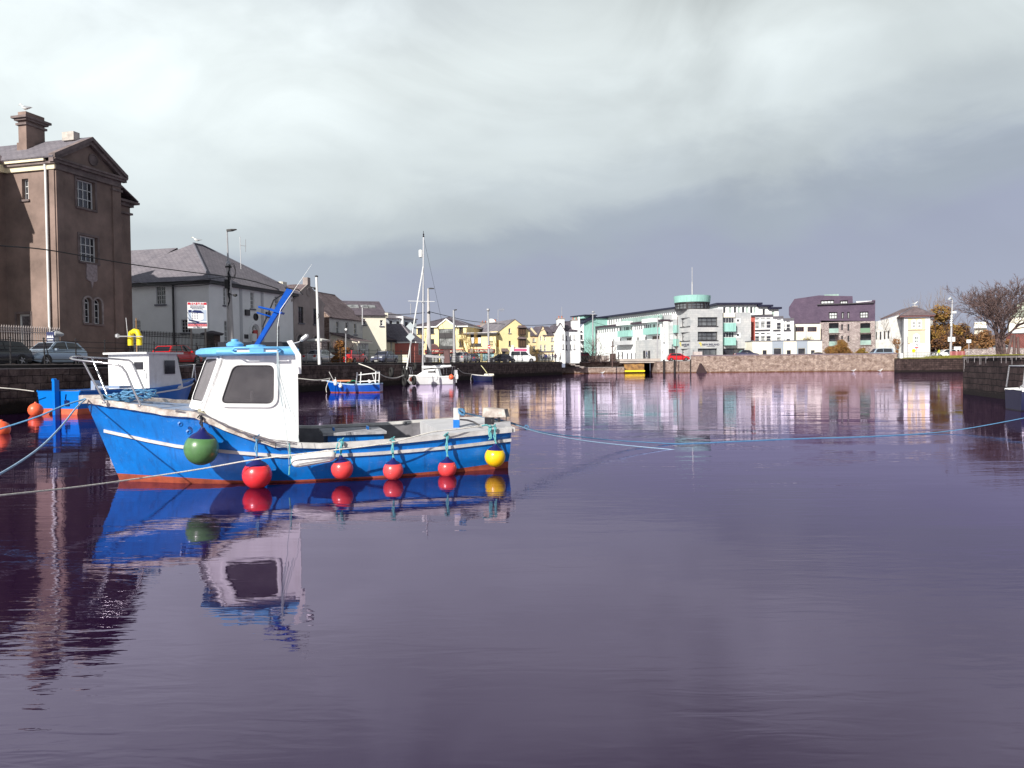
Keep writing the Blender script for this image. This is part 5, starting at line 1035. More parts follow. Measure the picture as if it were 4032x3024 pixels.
def far(z, b): return z + TILT * min(1, b / 1.2) * (1 if z > -.1 else 0)
boat = empty('fishing_boat', bw_(4, 0, 0), BA, 'blue wooden fishing boat with a white wheelhouse, blue roof and six round fenders', 'fishing boat')
M_blue = mat('blue_hull_paint', (0.0, 0.165, 0.57), 0.36, var=0.3, vs=2.2, bump=0.3, bs=6, coat=0.2, vd=12, col2=(.004, .12, .42))
wear(M_blue, (.16, .30, .50), (9, 9, 13), .61, .69, .5); wear(M_blue, (.01, .07, .24), (7, 7, .8), .52, .68, .6); wear(M_blue, (.16, .10, .07), (4, 4, .5), .60, .74, .35)
M_bluel = mat('light_blue_roof_paint', (0.15, 0.46, 0.80), 0.45, var=0.15, vs=3, bump=.2, bs=12)
M_boot = mat('red_antifouling', (0.36, 0.075, 0.035), 0.6, var=0.45, vs=4)
M_weath = mat('weathered_white_wood', (0.62, 0.59, 0.55), 0.8, var=0.62, vs=5, vd=10, stretch=(1, 1, 1), bump=.6, bs=25, col2=(.25, .19, .16))
M_gunw = mat('grey_white_gunwale', (0.55, 0.54, 0.53), 0.7, var=0.3, vs=4, vd=8)
M_cabin = mat('white_cabin_paint', (0.80, 0.80, 0.80), 0.45, var=0.10, vs=3, bump=.35, bs=7, vd=8)
wear(M_cabin, (.45, .41, .36), (6, 6, .7), .54, .74, .4); wear(M_cabin, (.30, .24, .20), (16, 16, 16), .70, .73, .7)
M_deckb = mat('worn_blue_deck', (0.17, 0.30, 0.52), 0.8, var=0.5, vs=4, vd=9, col2=(.30, .29, .31))
M_deckg = mat('grey_deck_paint', (0.33, 0.33, 0.35), 0.75, var=0.25, vs=4)
def hp(row_, i, side, dz=0, db=0):
    s, b, z = HR[row_][i]; b = max(.01, b + db); return bw_(s, -b if side < 0 else b, (z if side < 0 else far(z, b)) + dz)
mb = MB(); n = len(VS); order = ['sheer', 'rail', 'boot', 'wl', 'keel']
for side in (-1, 1):
    # finer rows so the topsides curve gently
    for ra, rb_, mi, sub in (('sheer', 'rail', 0, 2), ('rail', 'boot', 0, 4), ('boot', 'wl', 1, 1), ('wl', 'keel', 1, 1)):
        for j in range(sub):
            secs = []
            for kk in (j / sub, (j + 1) / sub):
                bul = .05 * math.sin(PI * kk) if (ra, rb_) == ('rail', 'boot') else 0
                secs.append([hp(ra, i, side).lerp(hp(rb_, i, side), kk) + BY * side * bul * min(1, HR['wl'][i][1]) for i in range(n)])
            mb.loft(secs, closed=False, caps=False, mi=mi)
# stem and transom
def both(r_, i): return hp(r_, i, -1), hp(r_, i, 1)
for i in (0, n - 1):
    for ra, rb_, mi in (('sheer', 'rail', 0), ('rail', 'boot', 0), ('boot', 'wl', 1), ('wl', 'keel', 1)):
        a, b = both(ra, i); c, d = both(rb_, i); mb.poly([a, b, d, c], mi)
hull = build(mb, 'hull', [M_blue, M_boot], boat, smooth=40)
# inside skin of the open cockpit and the foredeck
iv = [i for i in range(n) if VS[i] >= .42]
mb = MB()
for side in (-1, 1):
    mb.loft([[hp('sheer', i, side, -.02, -.10) for i in iv], [hp('sheer', i, side, 0, -.42) * 1 - V((0, 0, HR['sheer'][i][2] - .12)) for i in iv]], closed=False, caps=False)
mb.poly([hp('sheer', i, -1, 0, -.42) - V((0, 0, HR['sheer'][i][2] - .12)) for i in iv] + [hp('sheer', i, 1, 0, -.42) - V((0, 0, HR['sheer'][i][2] - .12)) for i in reversed(iv)])
a, b = hp('sheer', n - 1, -1, -.02, -.1), hp('sheer', n - 1, 1, -.02, -.1); sh_ = -BX * .08; mb.poly([a + sh_, b + sh_, b + sh_ - V((0, 0, .7)), a + sh_ - V((0, 0, .7))])
build(mb, 'cockpit_lining', mat('dark_grey_lining', (.13, .125, .14), .8, var=.4, vs=4), boat, fix=False)
mb = MB(); fd = [i for i in range(n) if VS[i] <= .42]
L1_ = [hp('sheer', i, -1, -.03, -.06) for i in fd]; L2_ = [hp('sheer', i, 1, -.03, -.06) for i in fd]; LC = [(a + b) / 2 + V((0, 0, .05)) for a, b in zip(L1_, L2_)]
mb.loft([L1_, LC, L2_], closed=False, caps=False); build(mb, 'foredeck', M_deckb, boat, smooth=60)
# capping rails
def strip(pts, outv, w_, h_, m, name, parent, dz=0):
    secs = []
    for P, o_ in zip(pts, outv): secs.append([P + o_ * w_ / 2 + V((0, 0, -h_ + dz)), P + o_ * w_ / 2 + V((0, 0, dz)), P - o_ * w_ / 2 + V((0, 0, dz)), P - o_ * w_ / 2 + V((0, 0, -h_ + dz))])
    mb = MB(); mb.loft(secs); return build(mb, name, m, parent)
fi = [i for i in range(n) if VS[i] <= .42]; ai = [i for i in range(n) if VS[i] >= .42]
def dens(idx, r_, side, db=0.0, dz=0.0, k=4):
    P = [hp(r_, i, side, dz, db) for i in idx]; out_ = []
    for a, b in zip(P, P[1:]): out_ += [a.lerp(b, t_ / k) for t_ in range(k)]
    return out_ + [P[-1]]
for side, nm in ((-1, 'capping_rail'), (1, 'capping_rail')):
    p = dens(fi, 'sheer', side, -.02); random.seed(5)
    p = [q + V((0, 0, random.uniform(-.008, .008))) for q in p]
    strip(p, [-BY if side < 0 else BY] * len(p), .17, .115, M_weath, nm, boat, .045)
    p = dens(ai, 'sheer', side, -.03); strip(p, [-BY if side < 0 else BY] * len(p), .15, .10, M_gunw, nm, boat, .03)
    p = dens(range(0 if side < 0 else 0, n), 'rail', side, .02); p = p[2:]
    strip(p, [-BY if side < 0 else BY] * len(p), .07, .062, M_gunw, 'rubbing_strake', boat, .03)
a, b = hp('sheer', n - 1, -1), hp('sheer', n - 1, 1); strip([a, b], [BX, BX], .16, .10, M_gunw, 'transom_cap', boat, .03)
# chunky stem head
mb = MB(); c = (hp('sheer', 0, -1) + hp('sheer', 0, 1)) / 2; mb.box(c + V((0, 0, .0)) + BX * .12, (.42, .30, .16), BA); build(mb, 'stem_head', M_weath, boat)
# wheelhouse
YN, YF = -1.22, 1.15
side_px = [(798, 1612), (876, 1399), (1172, 1397), (1176, 1746), (1073, 1738), (987, 1714), (901, 1678), (830, 1640)]
SP = [b_pt(x, y, YN) for x, y in side_px]
ztop = (SP[1][1] + SP[2][1]) / 2
SP[1] = (SP[1][0], ztop); SP[2] = (SP[2][0], ztop)
SP = [(s, z - (.06 if 3 <= i else 0)) for i, (s, z) in enumerate(SP)]
cab = MB()
def rounded(poly, r, k=5):       # 2D polygon with rounded corners
    out_ = []; m_ = len(poly)
    for i in range(m_):
        P, A_, B_ = V(poly[i]), V(poly[i - 1]), V(poly[(i + 1) % m_]); da, db_ = (A_ - P).normalized(), (B_ - P).normalized()
        p0, p1 = P + da * r, P + db_ * r
        for j in range(k + 1):
            t_ = j / k; out_.append((p0 * (1 - t_) ** 2 + P * 2 * t_ * (1 - t_) + p1 * t_ ** 2))
    return out_
gp = [V(b_pt(x, y, YN)) for x, y in ((868, 1588), (1078, 1590), (1080, 1438), (919, 1438))]; gpr = rounded(gp, .13)
def holed_panel(outer, hole, th):
    cab.holed(outer, [hole]); cab.holed([p + th for p in outer], [[p + th for p in hole]])
    for lp in (outer, hole):
        for i in range(len(lp)): a, b = lp[i - 1], lp[i]; cab.poly([a, b, b + th, a + th])
holed_panel([bw_(s, YN, z) for s, z in SP], [bw_(p.x, YN, p.y) for p in gpr], BY * .045)
holed_panel([bw_(s, YF - .045, z + .06) for s, z in SP], [bw_(p.x, YF - .045, p.y) for p in gpr], BY * .045)
# V-shaped front: two raked panels meeting on the centreline
YC = (YN + YF) / 2; fs0, fz0 = SP[0]; fs1, fz1 = SP[1]; FWD = .36
zb0 = fz0 - .03
for y0 in (YN, YF):
    cab.prism([bw_(fs0, y0, zb0), bw_(fs0 - FWD, YC, zb0), bw_(fs1 - FWD, YC, fz1), bw_(fs1, y0, fz1)], BX * .05)
s2 = SP[2][0]
cab.obox(bw_(s2 - .04, YN + .05, .9), BX * .04, BY * .55, V((0, 0, ztop - .9))); cab.obox(bw_(s2 - .04, YF - .05, .9), BX * .04, -BY * .55, V((0, 0, ztop - .9)))
cab.obox(bw_(fs0 + .3, YN + .05, .5), BX * (s2 - fs0 - .3), BY * (YF - YN - .1), V((0, 0, .03)))
cabin = build(cab, 'wheelhouse', M_cabin, boat, merge=False)
def scale_poly(p, d):            # offset outwards by d
    c = sum(p, V((0, 0))) / len(p); out_ = []
    for i in range(len(p)):
        a, b = p[i - 1], p[(i + 1) % len(p)]; t_ = (b - a); nn = V((t_.y, -t_.x)); nn = nn.normalized() if nn.length > 1e-9 else V((0, 0))
        if nn.dot(p[i] - c) < 0: nn = -nn
        out_.append(p[i] + nn * d)
    return out_
def ring_window(poly2, toW, nrm, parent, gm, fr=.075, nm='window', fm=None):
    g = rounded(poly2, .13); o1 = scale_poly(g, fr)
    mb = MB(); mb.prism([toW(p) - nrm * .002 for p in g], nrm * .012); w_ = build(mb, nm, gm, parent, smooth=30)
    secs = [[toW(p) for p in o1], [toW(p) + nrm * .03 for p in o1], [toW(p) + nrm * .036 for p in scale_poly(g, fr * .5)], [toW(p) + nrm * .028 for p in g], [toW(p) for p in g]]
    mb = MB(); mb.loft(secs, closed=True, caps=False); build(mb, 'frame', fm or M_cabin, w_, smooth=35)
    mb = MB(); g1 = scale_poly(g, -.002); g2 = scale_poly(g, -.02); mb.loft([[toW(p) + nrm * .012 for p in g2], [toW(p) + nrm * .02 for p in g1], [toW(p) + nrm * .03 for p in g1]], closed=True, caps=False); build(mb, 'gasket', M_dark, w_)
    return w_
M_salt = mat('salt_stained_glass', (.10, .095, .105), .25, spec=.6, var=.5, vs=2.2, vd=10, col2=(.19, .18, .19))
tt_ = M_salt.node_tree; tr_ = tt_.nodes.new('ShaderNodeBsdfTransparent'); tr_.inputs[0].default_value = (.75, .74, .76, 1); ms_ = tt_.nodes.new('ShaderNodeMixShader'); ms_.inputs[0].default_value = .50
tt_.links.new(tt_.nodes['Principled BSDF'].outputs[0], ms_.inputs[2]); tt_.links.new(tr_.outputs[0], ms_.inputs[1]); tt_.links.new(ms_.outputs[0], tt_.nodes['Material Output'].inputs[0])
mb = MB(); dk = mat('dark_cabin_interior', (.07, .062, .065), .9, var=.4, vs=2); mb.obox(bw_(s2 - .12, YN + .05, .7), BX * .03, BY * (YF - YN - .1), V((0, 0, ztop - .75))); mb.obox(bw_(fs0 + .1, YF - .06, .9), BX * .5, -BY * .02, V((0, 0, .6))); build(mb, 'rear_bulkhead', dk, boat)
mb = MB(); mb.obox(bw_(fs0 - .1, YN + .12, 1.30), BX * .95, BY * (YF - YN - .3), V((0, 0, .17))); build(mb, 'dashboard', mat('cream_dashboard', (.50, .47, .36), .7, var=.4, vs=5), boat)
P_ = bw_(b_solve(992, YN + .3, 1.5), YN + .3, 1.42); mb = MB(); mb.tube([P_, P_ + V((0, 0, .38))], .03, 8); build(mb, 'control_lever', M_cabin, boat)
ring_window(gp, lambda p: bw_(p.x, YN, p.y), -BY, boat, M_salt)
ring_window(gp, lambda p: bw_(p.x, YF, p.y), BY, boat, M_salt)
# front near panel window
A0_ = bw_(fs0 - FWD, YC, zb0); A1_ = bw_(fs0, YN, zb0); B0_ = bw_(fs1 - FWD, YC, fz1); B1_ = bw_(fs1, YN, fz1)
ex = (A1_ - A0_); ez = (B0_ - A0_); wN = ex.cross(ez).normalized(); wN = wN if wN.y < 0 else -wN
exl = ex.length; ezl = ez.length; ex.normalize(); ez.normalize()
ring_window([V((exl * .12, ezl * .16)), V((exl * .88, ezl * .16)), V((exl * .88, ezl * .93)), V((exl * .12, ezl * .93))], lambda p: A0_ + ex * p.x + ez * p.y, wN, boat, M_salt, fr=.05)
A1f = bw_(fs0, YF, zb0); exf = (A1f - A0_).normalized(); wNf = exf.cross(ez).normalized(); wNf = wNf if wNf.x < 0 else -wNf
ring_window([V((exl * .12, ezl * .16)), V((exl * .88, ezl * .16)), V((exl * .88, ezl * .93)), V((exl * .12, ezl * .93))], lambda p: A0_ + exf * p.x + ez * p.y, wNf, boat, M_salt, fr=.05)
# roof slab
r0 = b_pt(800, 1378, YN - .1)[0]; r1 = b_pt(1174, 1378, YN - .1)[0]
def rsec(z, g): return [bw_(r0 + .28 - g, YN - .10 - g * .5, z), bw_(r1 + g * .3, YN - .12 - g * .5, z), bw_(r1 + g * .3, YF + .12 + g * .5, z), bw_(r0 + .28 - g, YF + .10 + g * .5, z), bw_(r0 - .15 - g, (YN + YF) / 2 + .5, z), bw_(r0 - .15 - g, (YN + YF) / 2 - .5, z)]
mb = MB(); mb.loft([rsec(ztop - .01, -.02), rsec(ztop + .03, .05), rsec(ztop + .10, .045), rsec(ztop + .145, -.04), rsec(ztop + .17, -.3)]); roof = build(mb, 'roof', M_bluel, boat, smooth=50)
mb = MB(); mb.loft([[bw_(r1 - .02, YN - .16, ztop - .38), bw_(r1 - .02, YN - .10, ztop - .38), bw_(r1 + .05, YN - .10, ztop - .38), bw_(r1 + .05, YN - .16, ztop - .38)], [bw_(r1 - .06, YN - .16, ztop + .0), bw_(r1 - .06, YN - .1, ztop + .0), bw_(r1 + .05, YN - .1, ztop + .0), bw_(r1 + .05, YN - .16, ztop + .0)], [bw_(r1 - .22, YN - .16, ztop + .27), bw_(r1 - .22, YN - .1, ztop + .27), bw_(r1 - .12, YN - .1, ztop + .29), bw_(r1 - .12, YN - .16, ztop + .29)]]); build(mb, 'roof_trim', M_cabin, boat)
# grab rail with two slots on the roof edge
ga, gb, gm_ = b_pt(912, 1380, YN - .2), b_pt(1108, 1380, YN - .2), b_pt(1010, 1380, YN - .2)
mb = MB(); zr_ = ztop + .085
mb.tube([bw_(ga[0], YN - .15, zr_), bw_(ga[0] + .06, YN - .22, zr_ + .055), bw_(gb[0] - .06, YN - .22, zr_ + .055), bw_(gb[0], YN - .15, zr_)], .022, 8); mb.tube([bw_(ga[0], YN - .15, zr_ - .02), bw_(ga[0] + .06, YN - .22, zr_ - .05), bw_(gb[0] - .06, YN - .22, zr_ - .05), bw_(gb[0], YN - .15, zr_)], .022, 8)
mb.obox(bw_(gm_[0] - .13, YN - .235, zr_ - .055), BX * .26, BY * .09, V((0, 0, .12))); build(mb, 'grab_rail', M_bluel, boat, merge=False, smooth=50)
for (x0, x1) in ((932, 1000), (1022, 1092)):
    c0, c1 = b_pt(x0, 1380, YN - .19)[0], b_pt(x1, 1380, YN - .19)[0]; mb = MB(); mb.prism([bw_(p.x, YN - .175, p.y) for p in rounded([V((c0, zr_ - .032)), V((c1, zr_ - .032)), V((c1, zr_ + .032)), V((c0, zr_ + .032))], .03)], -BY * .02); build(mb, 'rail_insert', M_cabin, boat)
# roof fittings, boom and aerials
Pm = bw_(b_pt(1008, 1360, 0)[0], 0, ztop + .2); Pe_ = at(1144, 1140, Pm.y + 1.0)
mb = MB(); mb.lathe(Pm - V((0, 0, .03)), [(.2, 0), (.2, .05), (.08, .07)], 14); build(mb, 'boom_foot', M_bluel, boat)
dm = (Pe_ - Pm); up_ = dm.normalized(); sd_ = up_.cross(V((0, 1, 0))).normalized()
M_boom = mat('blue_boom_paint', (0.0, .07, .40), .4, var=.25, vs=4)
mb = MB()
for t0, t1, w0, w1 in ((0, .58, .085, .10), (.58, 1.0, .12, .135)):
    a, b = Pm + dm * t0, Pm + dm * t1
    mb.loft([[P + sd_ * sx * w_ / 2 + V((0, 1, 0)) * sy * w_ / 2 for sx, sy in ((-1, -1), (1, -1), (1, 1), (-1, 1))] for P, w_ in ((a, w0), (b, w1))])
boom = build(mb, 'boom', M_boom, boat, merge=False)
mb = MB(); cP = Pm + dm * .60; mb.box(cP, (.26, .24, .06), 0, M=Matrix((sd_, V((0, 1, 0)), up_)).transposed()); mb.tube([cP + sd_ * .05, cP + sd_ * .42 + V((0, -.05, -.04))], .025, 6); mb.tube([cP + up_ * -.18 + sd_ * .05, cP + sd_ * .36 + up_ * -.2 + V((0, -.05, 0))], .018, 6); build(mb, 'boom_bracket', M_boom, boom)
mb = MB(); mb.tube([Pe_ + sd_ * .02, Pe_ + sd_ * .09 + dm * -.1, Pe_ + sd_ * .20 - dm * .25, cP + sd_ * .18 + up_ * .1, cP + sd_ * .10 - up_ * .5, Pm + up_ * .5 + sd_ * .08, Pm + up_ * .15], .016, 6); mb.tube([Pe_ + V((-.05, 0, -.01)), at(1122, 1133, Pe_.y), at(1175, 1140, Pe_.y), at(1193, 1160, Pe_.y)], .012, 5); build(mb, 'cable', M_wire, boom)
mb = MB(); mb.tube([at(1092, 1365, Pm.y + .2), at(1092, 1290, Pm.y + .25), at(1104, 1220, Pm.y + .4)], .006, 5); mb.tube([at(1104, 1220, Pm.y + .4), at(1166, 1130, Pm.y + .7), at(1228, 1040, Pm.y + .8)], [.009, .006, .003], 5); build(mb, 'whip_aerial', M_frame, boat)
mb = MB(); mb.tube([at(1134, 1372, Pm.y - .6), at(1150, 1352, Pm.y - .6), at(1165, 1350, Pm.y - .6), at(1178, 1346, Pm.y - .6), at(1193, 1334, Pm.y - .6)], .012, 6); mb.lathe(at(1184, 1342, Pm.y - .6), [(.03, 0), (.05, .05), (.05, .17), (.02, .2)], 8, axis=(.8, 0, .6)); build(mb, 'roof_lamp', M_galv, boat)
mb = MB(); mb.lathe(bw_(b_pt(925, 1365, -.5)[0], -.5, ztop + .19), [(.16, 0), (.17, .05), (.12, .09), (.07, .10), (.07, .14), (.03, .15)], 14); build(mb, 'roof_vent', M_bluel, boat, smooth=40)
mb = MB(); mb.box(bw_(b_pt(1020, 1365, .7)[0], .7, ztop + .26), (1.7, .08, .1), BA); build(mb, 'roof_bar', M_dark, boat)
# bow rail
def A(px, py, Y): return at(px, py, Y)
deckN = lambda px: bw_(b_solve(px, -.7), -.7)
T1 = A(553, 1594, 14.9); T2 = A(584, 1567, 16.25); M_ = M_steel
mb = MB()
near_r = [T1, A(530, 1545, 14.9), A(497, 1467, 14.9), A(480, 1445, 14.9), A(462, 1436, 14.9), A(400, 1428, 14.9), A(330, 1421, 14.9), A(290, 1416, 15.0), A(277, 1411, 15.15)]
far_r = [A(283, 1406, 15.4), A(310, 1404, 15.6), A(362, 1408, 15.9), A(450, 1413, 16.2), A(508, 1418, 16.25), A(520, 1428, 16.25), A(533, 1455, 16.25), A(562, 1523, 16.25), T2]
mb.tube(near_r + far_r, .021, 8)
mb.tube([A(327, 1422, 14.95), A(360, 1485, 14.95), A(412, 1582, 15.0)], .019, 8); mb.tube([A(362, 1409, 15.9), A(395, 1490, 15.8), A(421, 1554, 15.7)], .019, 8)
for P in (T1, T2, A(412, 1582, 15.0), A(421, 1554, 15.7)): mb.lathe(P - V((0, 0, .03)), [(.05, 0), (.05, .02), (.025, .03)], 10)
build(mb, 'bow_rail', M_steel, boat, smooth=60, merge=False)
# engine box, post, stern bracket and after deck
def bq(px, y, z): return bw_(b_solve(px, y, z), y, z)
e0, e1 = b_solve(1268, -.2, .8), b_solve(1514, -.2, .8)
mb = MB(); mb.obox(bw_(e0 + .1, -.45, .1), BX * (e1 - e0 - .15), BY * 1.1, V((0, 0, .70))); eb = build(mb, 'engine_box', M_blue, boat)
mb = MB(); mb.obox(bw_(e0, -.52, .80), BX * (e1 - e0), BY * 1.3, V((0, 0, .06))); lid = build(mb, 'lid', mat('worn_grey_lid', (.40, .40, .43), .8, var=.5, vs=6, vd=9), eb)
for px in (1313, 1447): P = bq(px, .1, .86); mb = MB(); mb.tube([P - BY * .12, P - BY * .12 + V((0, 0, .06)), P + BY * .12 + V((0, 0, .06)), P + BY * .12], .02, 6); build(mb, 'handle', M_blue, lid)
P = A(1798, 1703, 17.3); Pt = A(1798, 1606, 17.3); Pm2 = A(1798, 1652, 17.3)
mb = MB(); mb.obox(P + V((-.07, -.07, -.3)), V((.14, 0, 0)), V((0, .14, 0)), V((0, 0, Pm2.z - P.z + .3))); post = build(mb, 'mooring_post', M_blue, boat)
mb = MB(); mb.obox(Pm2 + V((-.066, -.066, 0)), V((.132, 0, 0)), V((0, .132, 0)), V((0, 0, Pt.z - Pm2.z))); build(mb, 'post_top', M_gunw, post)
v7 = VS.index(.82); st = [i for i in range(n) if VS[i] >= .82]
mb = MB(); d1 = [hp('sheer', i, -1, .02, -.16) for i in st]; d2 = [hp('sheer', i, 1, .02, -.16) for i in st]; mb.loft([d1, d2], closed=False, caps=False)
mb.poly([d1[0], d2[0], d2[0] - V((0, 0, .6)), d1[0] - V((0, 0, .6))]); build(mb, 'after_deck', mat('pale_grey_deck', (.52, .52, .54), .7, var=.15, vs=3), boat, fix=False)
c0 = A(1898, 1643, 17.6); c1 = A(1992, 1643, 17.6); zt_ = A(1898, 1606, 17.6).z
mb = MB(); mb.prism([c0, c1, A(1985, 1612, 17.6), A(1902, 1606, 17.6)], V((.08, .26, .0))); brk = build(mb, 'stern_board', M_weath, boat)
mb = MB()
for px in (1913, 1925, 1942, 1965): Q_ = A(px, 1642, 17.65); mb.box(Q_ - V((0, 0, .17)), (.05 if px != 1925 else .12, .06, .36), .2)
Q_ = A(1993, 1628, 17.7); mb.box(Q_ - V((0, 0, .08)), (.018, .018, .36)); build(mb, 'board_legs', M_dark, brk)
ca = [A(1812, 1652, 17.2), A(1840, 1654, 17.1), A(1866, 1662, 17.0), A(1890, 1676, 16.95)]; mb = MB(); mb.tube(ca, .02, 6); build(mb, 'deck_hose', M_dark, boat)
mb = MB(); mb.loft([[A(1946, 1665, 17.3), A(2010, 1660, 17.3), A(2012, 1690, 17.0), A(1946, 1688, 17.0)], [A(1946, 1662, 17.9), A(2005, 1656, 17.9), A(2005, 1680, 17.9), A(1946, 1680, 17.9)]]); build(mb, 'stern_seat', M_deckg, boat)
# ribs inside the far bulwark
mb = MB()
for px in (1696, 1650, 1600, 1760): P = bq(px, 1.45, .8); mb.box(P - V((0, 0, .12)), (.06, .06, .42), BA)
build(mb, 'rib', M_dark, boat)
# hull details: eye bolts and drain
for px, py in ((711, 1670), (744, 1701)):
    P = A(px, py, bw_(b_solve(px, -1.3), -1.36).y); mb = MB(); mb.lathe(P, [(.05, 0), (.055, .03), (.03, .04), (.02, .02)], 12, axis=-BY); build(mb, 'hull_fitting', M_blue, boat)
# rope coil on foredeck
def ropemat(nm, c): return mat(nm, c, .8, var=.35, vs=40, bump=.5, bs=60)
M_rb = ropemat('blue_rope', (.09, .25, .44)); M_rw = ropemat('white_rope', (.70, .68, .62)); M_rbl = ropemat('pale_blue_rope', (.34, .50, .68)); M_rt = ropemat('teal_rope', (.12, .38, .40))
random.seed(11); mb = MB(); c = A(500, 1578, 15.6)
for k in range(5):
    pts = []
    for j in range(26):
        t_ = j / 25 * 2 * PI * 1.6 + k; rr = .09 + .07 * random.random() + .02 * k
        pts.append(c + V((rr * 1.8 * math.cos(t_) - .25 + .12 * k, rr * .9 * math.sin(t_), .03 + .07 * math.sin(j * .9 + k) + .03 * k)))
    mb.tube(pts, .018, 6)
for ln in range(2): mb.tube([A(380 + 12 * ln, 1578 + 6 * ln, 15.3), A(430, 1572 + 6 * ln, 15.35), A(465, 1566 + 8 * ln, 15.4), A(520, 1560 + 10 * ln, 15.5)], .02, 6)
o = build(mb, 'rope_coil', M_rb, origin=c, smooth=60, merge=False); tag(o, 'tangled blue rope lying on the foredeck of the blue fishing boat', 'rope')
mb = MB()
for k in range(4):
    pts = [A(690 + 40 * j, interp(T_sheer, 690 + 40 * j) - 6 + random.uniform(-8, 6), 14.75 - .0 * j) for j in range(13)]; mb.tube(pts, .007, 5)
o = build(mb, 'thin_lines', mat('dark_twine', (.12, .11, .13), .8), origin=A(900, 1690, 14.8)); tag(o, 'thin dark twine tangled along the capping rail under the wheelhouse', 'twine')
mb = MB()
for off in (0, 5, 11):
    mb.tube([A(1091 + off * .3, 1380, 14.86), A(1092 + off, 1480, 14.80), A(1102 + off * 2, 1545 + off, 14.82), A(1112 + off * 3, 1600 + off * 2, 14.8)], .008, 5)
mb.tube([A(1090, 1380, 14.86), A(1104, 1530, 14.75), A(1128, 1700, 14.7), A(1137, 1790, 14.68), A(1139, 1862, 14.7)], .006, 5)
mb.tube([A(1092, 1385, 14.86), A(1120, 1520, 14.8), A(1160, 1640, 14.75), A(1178, 1740, 14.7)], .005, 5)
o = build(mb, 'frayed_line', mat('grey_blue_twine', (.35, .42, .45), .8), origin=A(1100, 1500, 14.85)); tag(o, 'frayed pale twine hanging down the wheelhouse side from the grab rail', 'twine')

# ------------------------------------------------------------------ fenders hung on the boat
def hullY(px):                   # depth of the near sheer in column px
    best = None
    P = dens(range(n), 'sheer', -1)
    for a, b in zip(P, P[1:]):
        xa, xb = proj(a)[0], proj(b)[0]
        if xa <= px <= xb: t_ = (px - xa) / (xb - xa); q = a.lerp(b, t_); return q
    return P[-1]
M_navy = mat('navy_fender_cap', (.01, .012, .10), .35)
def fender(px, py, rpx, col, label, ropem, ytop, tilt=0.0, stain=None):
    S = hullY(px); Y = S.y - rpx / F * S.y * 1.02 - .03; c = A(px, py, Y); r = rpx / F * Y
    root = empty('round_fender', c, 0, label, 'fender', 'round fenders along the side of the blue boat')
    mb = MB(); prof = []
    for k in range(17):
        t_ = PI * k / 16; rr = r * math.sin(t_); z = -r * math.cos(t_); 
        if k > 12: rr = r * (.68 - (k - 13) * .17); z = r * (.72 + (k - 13) * .20)
        if k < 13 or k <= 14: prof.append((max(rr, .001), z))
    prof = [(max(.001, r * math.sin(PI * k / 18)), -r * math.cos(PI * k / 18)) for k in range(14)]
    zc = prof[-1][1]
    ax = V((math.sin(tilt), 0, math.cos(tilt)))
    mb.lathe(c, prof, 32, axis=ax); build(mb, 'ball', mat(label[:18].replace(' ', '_'), col, .32, var=.18 if stain is None else .35, vs=3 / max(r, .1) * .4, coat=.3, col2=stain), root, smooth=60)
    rc = prof[-1][0]; mb = MB(); mb.lathe(c, [(rc + .004, zc - .01), (rc * .80, zc + r * .16), (rc * .42, zc + r * .33), (rc * .22, zc + r * .52), (rc * .16, zc + r * .62), (.005, zc + r * .64)], 20, axis=ax); build(mb, 'cap', M_navy, root, smooth=50)
    top = c + ax * (zc + r * .55); cap = hullY(px); top2 = A(px - 4, ytop, cap.y - .09)
    mb = MB(); mb.tube([top, top.lerp(top2, .5) + V((.02, -.02, 0)), top2, top2 + V((.03, .1, .04))], .016, 6); mb.tube([top + V((.02, 0, 0)), top.lerp(top2, .45) + V((-.02, -.03, 0)), top2 + V((.03, 0, -.02))], .016, 6); mb.tube([top2 + V((-.05, -.01, -.02)), top2 + V((0, -.03, .03)), top2 + V((.05, -.01, -.02)), top2 + V((.03, -.02, -.12))], .014, 6)
    build(mb, 'lanyard', ropem, root, smooth=60, merge=False); bm2 = MATS[label[:18].replace(' ', '_')]; wear(bm2, tuple(x * .5 + .03 for x in col), (11, 11, 11), .53, .68, .55); wear(bm2, (.5, .42, .38), (30, 30, 30), .68, .72, .5)
    return root
fender(793, 1766, 66, (.09, .21, .075), 'large green ball fender with a navy cap hanging near the bow', mat('black_rope', (.02, .02, .03), .8), 1640, .08)
fender(1012, 1869, 57, (.80, .035, .045), 'largest red ball fender, hanging below the wheelhouse', M_rb, 1722, 0)
fender(1347, 1846, 43, (.78, .06, .06), 'red ball fender beside the white cylindrical fender', M_rt, 1735, -.1)
fender(1548, 1852, 40, (.78, .075, .075), 'red ball fender midway between two other red ones', M_rt, 1730, 0)
fender(1761, 1844, 37, (.78, .06, .06), 'red ball fender next to the yellow one', M_rt, 1712, 0)
fender(1949, 1798, 41, (.86, .60, .005), 'yellow ball fender with dark stains under the stern', M_rt, 1680, .05, stain=(.80, .45, .005))
